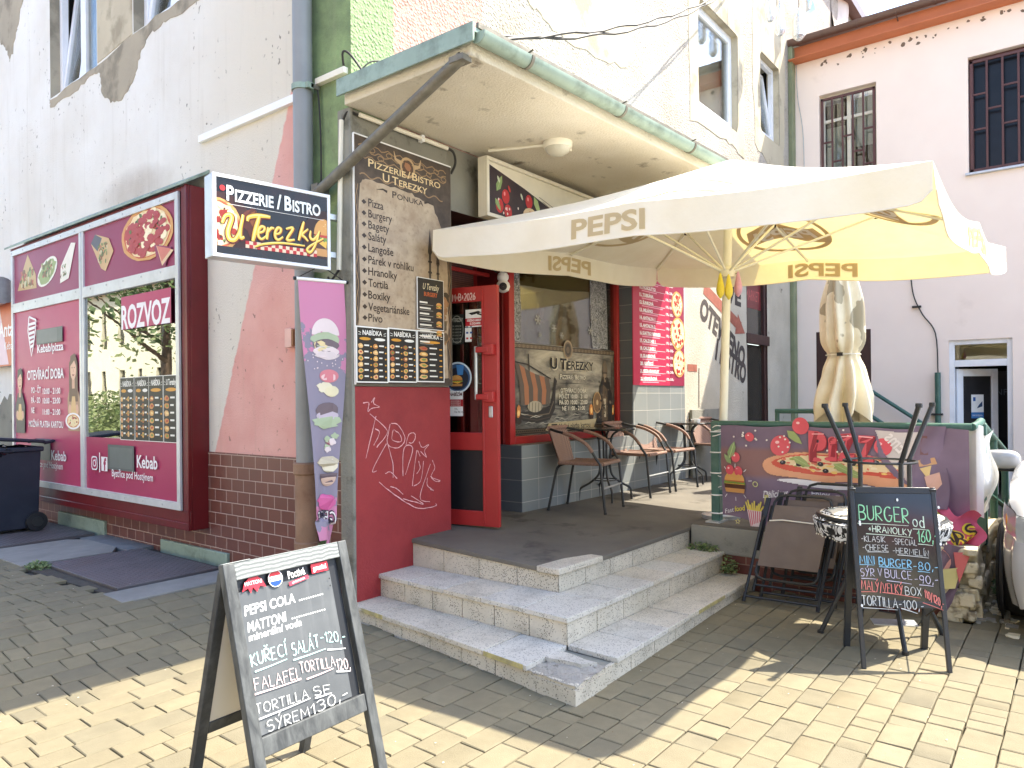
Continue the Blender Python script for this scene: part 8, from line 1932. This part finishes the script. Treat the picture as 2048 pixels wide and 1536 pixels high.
m = MB(); m.tube([Vector((CU + x_, CV + sect(x_)[0] * 1.0 + .006, CZ + z_)) for x_, z_ in ((.36, .18), (.38, .4), (.46, .60))], .004, MT('dark_trim'), 5); m.build('bumper_seam', CAR)
mr = PZ(2028, 940, 1.02); m = MB(); mc2 = Vector((CU + 1.55, CV + .955, CZ + .98))
def mir(a, b):
    th, fi = 2 * math.pi * a, math.pi * (b - .5); c_, s_ = math.cos(fi), math.sin(fi)
    return mc2 + Vector((.07 * math.copysign(abs(c_ * math.cos(th)) ** .7, math.cos(th)), .125 * math.copysign(abs(c_ * math.sin(th)) ** .6, math.sin(th)), .075 * math.copysign(abs(s_) ** .8, s_)))
m.grid(mir, 30, 18, MT('car_paint')); mm_ = m.build('wing_mirror', CAR, smooth=70); m = MB(); m.box(tuple(mc2 + Vector((-.05, -.2, -.085))), tuple(mc2 + Vector((.05, .08, -.062))), MT('dark_trim')); m.build('mirror_foot', mm_, bevel=.01)
m = MB(); 
def glz(a, b): x_ = 1.42 + .62 * a; hw = .66; return Vector((CU + x_, CV + (b - .5) * 2 * hw, CZ + 1.035 + .40 * a - .05 * ((b - .5) * 2) ** 2 + .02))
m.grid(glz, 8, 8, mat('windscreen', S(30, 36, 40), .05, .05, 3, spec=.7)); m.build('windscreen', CAR)

# ------------------------------------------------------------------ bottles, overhead cable, weeds, torn sheets
mat('bottle_film', S(220, 226, 232), .12, .05, 8, .5, 40, transmission_weight=.75)
for i, (x_, y_, L_, lb) in enumerate(((1540, 8, .5, 'clear plastic bottle hanging highest from the eaves wire'), (1560, 36, .52, 'clear plastic bottle, the narrow waisted middle one hanging from the wire'), (1598, 48, .5, 'plump clear plastic bottle hanging right beside the brown gutter'))):
    c_ = PV(x_, y_, 3.55); m = MB(); w2 = .07 if i != 2 else .095
    m.lathe([(.02, L_ / 2), (.022, L_ * .42), (w2 * .7, L_ * .3), (w2, L_ * .12), (w2 * (.7 if i == 1 else 1), 0), (w2, -L_ * .15), (w2, -L_ * .4), (w2 * .5, -L_ * .5)], c_, MT('bottle_film'), 16); m.tube([c_ + Vector((0, 0, L_ * .5)), c_ + Vector((0, 0, 2.0))], .006, MT('cable'), 5)
    tag(m.build('plastic_bottle'), lb, 'bottle')
c_ = PV(1612, 5, 3.6); m = MB(); m.grid(lambda a, b: c_ + Vector((.28 * a + .04 * math.sin(b * 9), .06 * math.sin(a * 7 + b * 4), -.1 - .9 * b + .9)), 10, 18, mat('foil', S(196, 208, 220), .2, .1, 8, metal=.4)); tag(m.build('foil_sheet'), 'crinkled silver sheet hanging above the brown gutter at the inner corner', 'sheet')
m = MB()
def drape(a, b): return Vector((15.3 + 3.2 * a, 3.90 + .06 * math.sin(a * 17) + .04 * math.sin(b * 9), 7.6 + 2.0 * (1 - b) + .15 * math.sin(a * 11)))
m.grid(drape, 40, 14, mat('old_tarp', S(206, 196, 186), .7, .1, 3, .3, 30))
fz = F((0, 3.82, 0), (1, 0, 0), (0, 0, 1)); m.h = 0; m.step = .001
m.fdisc(fz, 16.9, 8.6, .3, ink(140, 136, 150), .4, 14, .3); m.text(fz, 'K2', 16.8, 8.3, .45, ink(84, 80, 88), bold=.04); m.text(fz, 'H', 17.5, 8.0, .3, ink(84, 80, 88))
tag(m.build('tarpaulin'), 'ragged pale tarpaulin with painted letters hanging above the pink building roof', 'tarpaulin')
m = MB(); p0 = Vector((3.42, 2.76, 3.67)); p1 = PV(1470, -30, 3.85)
for k_, sg in ((0, .0), (1, .05)):
    pts = []
    for i in range(25):
        t_ = i / 24; p = p0.lerp(p1, t_) + Vector((0, 0, -(.16 + sg) * 4 * t_ * (1 - t_))); p += Vector((0, .012 * math.sin(t_ * 40 + k_ * 3), .012 * math.cos(t_ * 40 + k_ * 3))); pts.append(p)
    m.tube(pts, .011, MT('cable'), 6)
tag(m.build('overhead_cable'), 'pair of twisted black cables running from the canopy corner to the upper wall', 'cable')
def leaves(name, c_, rad, n_, size, mts, seed, lb, cat='plant', kind=None):
    rl = random.Random(seed); m = MB()
    for i in range(n_):
        d = Vector((rl.gauss(0, 1), rl.gauss(0, 1), abs(rl.gauss(0, 1)))); d.normalize(); r_ = rl.random() ** .5
        p = Vector(c_) + Vector((d.x * rad[0] * r_, d.y * rad[1] * r_, d.z * rad[2] * r_)); s_ = size * rl.uniform(.5, 1.2)
        e1 = Vector((rl.gauss(0, 1), rl.gauss(0, 1), rl.gauss(0, .7))).normalized(); e2 = e1.orthogonal().normalized()
        m.add([p - e1 * s_, p - e2 * s_ * .4, p + e1 * s_, p + e2 * s_ * .4], [(0, 1, 2, 3)], MT(rl.choice(mts)))
    o = m.build(name, smooth=0); tag(o, lb, cat)
    if kind: o['kind'] = kind
    return o
leaves('weed', (5.53, 2.42, .26), (.06, .16, .09), 220, .022, ['leaf', 'leaf_pale'], 1, 'green weed growing from the cement ledge at the right end of the steps')
leaves('weed', (5.5, 2.2, .14), (.06, .08, .14), 120, .02, ['leaf', 'leaf_pale'], 2, 'small dry weed in the corner where the steps meet the plinth')
leaves('weed', (2.28, 6.7, .17), (.10, .14, .06), 260, .02, ['leaf', 'leaf_pale'], 3, 'tuft of grass at the corner of the chequered cover')
leaves('weed', (3.13, 4.12, .42), (.05, .05, .16), 70, .03, ['leaf'], 5, 'wilted leaves at the foot of the downpipe under the burger streamer')
leaves('weed', (6.6, .5, .06), (.5, .07, .14), 260, .035, ['leaf', 'leaf'], 6, 'weeds along the foot of the rubble wall beside the white car')

# ------------------------------------------------------------------ the other side of the street, seen in the glass, plus houses added for bounce light
def tree(loc, h_, r_, seed, lb):
    rl = random.Random(seed); t = thing('street_tree', lb, 'tree', loc); x0, y0, z0 = loc; m = MB()
    bark = mat('bark', S(96, 80, 64), .9, .2, 12, .6, 30); m.tube(smoothp([(x0, y0, z0), (x0 + .1, y0, z0 + h_ * .2), (x0, y0 + .15, z0 + h_ * .45), (x0 + .1, y0, z0 + h_ * .7)], 4), [.22 - .17 * i / 12 for i in range(13)], bark, 10)
    for i in range(7): a = i * .9; m.tube([(x0, y0, z0 + h_ * (.3 + .05 * i)), (x0 + r_ * .6 * math.cos(a), y0 + r_ * .6 * math.sin(a), z0 + h_ * (.5 + .05 * i))], [.07, .02], bark, 6)
    m.build('trunk', t); m = MB(); cl = [Vector((rl.gauss(0, .5) * r_, rl.gauss(0, .5) * r_, z0 + h_ * rl.uniform(.38, .98))) + Vector((x0, y0, 0)) for _ in range(70)]
    for c_ in cl:
        cr_ = r_ * rl.uniform(.22, .4); mt_ = rl.choice(['leaf', 'leaf', 'leaf_pale'])
        for i in range(150):
            d = Vector((rl.gauss(0, 1), rl.gauss(0, 1), rl.gauss(0, .8))).normalized() * cr_ * rl.random() ** .4; p = c_ + d; s_ = rl.uniform(.06, .15)
            e1 = Vector((rl.gauss(0, 1), rl.gauss(0, 1), rl.gauss(0, .6))).normalized(); e2 = e1.orthogonal().normalized(); m.add([p - e1 * s_, p - e2 * s_ * .5, p + e1 * s_, p + e2 * s_ * .5], [(0, 1, 2, 3)], MT(mt_))
    m.build('crown', t, smooth=0); return t
tree((-5.2, 22.6, 0), 9, 4.0, 3, 'leafy street tree across the road mirrored in the clear bay pane'); tree((-8, -1.5, 0), 8, 3.0, 4, 'leafy tree across the road mirrored in the small chalkboard'); tree((-9, -8, 0), 9, 3.4, 6, 'broad tree across the road behind the viewer')
H_ = thing('yellow_house', 'pale yellow house with red tiled roof across the road, mirrored in the bay window', 'house', (-11, 34, 0))
m = MB(); fh = F((-10, 0, 0), (0, 1, 0), (0, 0, 1)); ho = [(27 + i * 1.9, b, 27.6 + i * 1.9, b + 1.9) for i in range(10) for b in (1.2, 4.2)]
wall(m, fh, 20, 48, 0, 7, ho, .15, mat('yellow_render', S(226, 220, 190), .85, .06, 2)); m.box((-18, 20, 0), (-17.9, 48, 7), MT('yellow_render')); m.box((-18, 19.9, 0), (-10, 20, 7), MT('yellow_render')); m.build('house_wall', H_, smooth=0)
m = MB(); m.add([(-9.6, 19.6, 6.9), (-9.6, 48.4, 6.9), (-14, 48.4, 10.5), (-14, 19.6, 10.5), (-18.4, 19.6, 6.9), (-18.4, 48.4, 6.9)], [(0, 1, 2, 3), (3, 2, 5, 4), (0, 3, 4), (1, 5, 2)], mat('red_tile', S(170, 84, 66), .7, .2, 6)); m.build('roof', H_, smooth=0)
for h in ho:
    m = MB(); m.fbox(fh, h[0], h[1], h[2], h[3], -.15, -.12, MT('dusk_pane')); m.build('window', H_, smooth=0)
for v0_, v1_, col, lb in ((-26, -9, (226, 208, 170), 'unseen cream house added behind the viewer to bounce sunlight, farther one'), (-8.6, 15, (232, 222, 196), 'unseen pale house added behind the viewer to bounce sunlight, nearer one')):  # unseen houses, added to throw sunlight back onto the shaded walls
    H2 = thing('added_house', lb, 'house', (-14, (v0_ + v1_) / 2, 0)); m = MB(); fh = F((-13, 0, 0), (0, 1, 0), (0, 0, 1)); ho = [(v0_ + 1.2 + i * 2.6, b, v0_ + 2.2 + i * 2.6, b + 1.7) for i in range(int((v1_ - v0_ - 2) / 2.6)) for b in (1.2, 4.4)]
    wall(m, fh, v0_, v1_, 0, 7.2, ho, .15, mat('render_%d' % col[2], S(*col), .85, .05, 2)); m.build('house_wall', H2, smooth=0)
    m = MB(); m.add([(-12.6, v0_, 7.1), (-12.6, v1_, 7.1), (-17, v1_, 10), (-17, v0_, 10), (-21, v0_, 7.1), (-21, v1_, 7.1)], [(0, 1, 2, 3), (3, 2, 5, 4), (0, 3, 4), (1, 5, 2)], MT('red_tile')); m.build('roof', H2, smooth=0)
    for h in ho: m = MB(); m.fbox(fh, h[0], h[1], h[2], h[3], -.15, -.12, MT('dusk_pane')); m.build('window', H2, smooth=0)
leaves('hedge', (-7.2, 30, .2), (1.0, 9, 1.9), 6000, .12, ['leaf', 'leaf_pale', 'leaf_pale'], 8, 'clipped green hedge in front of the yellow house across the road', 'hedge')
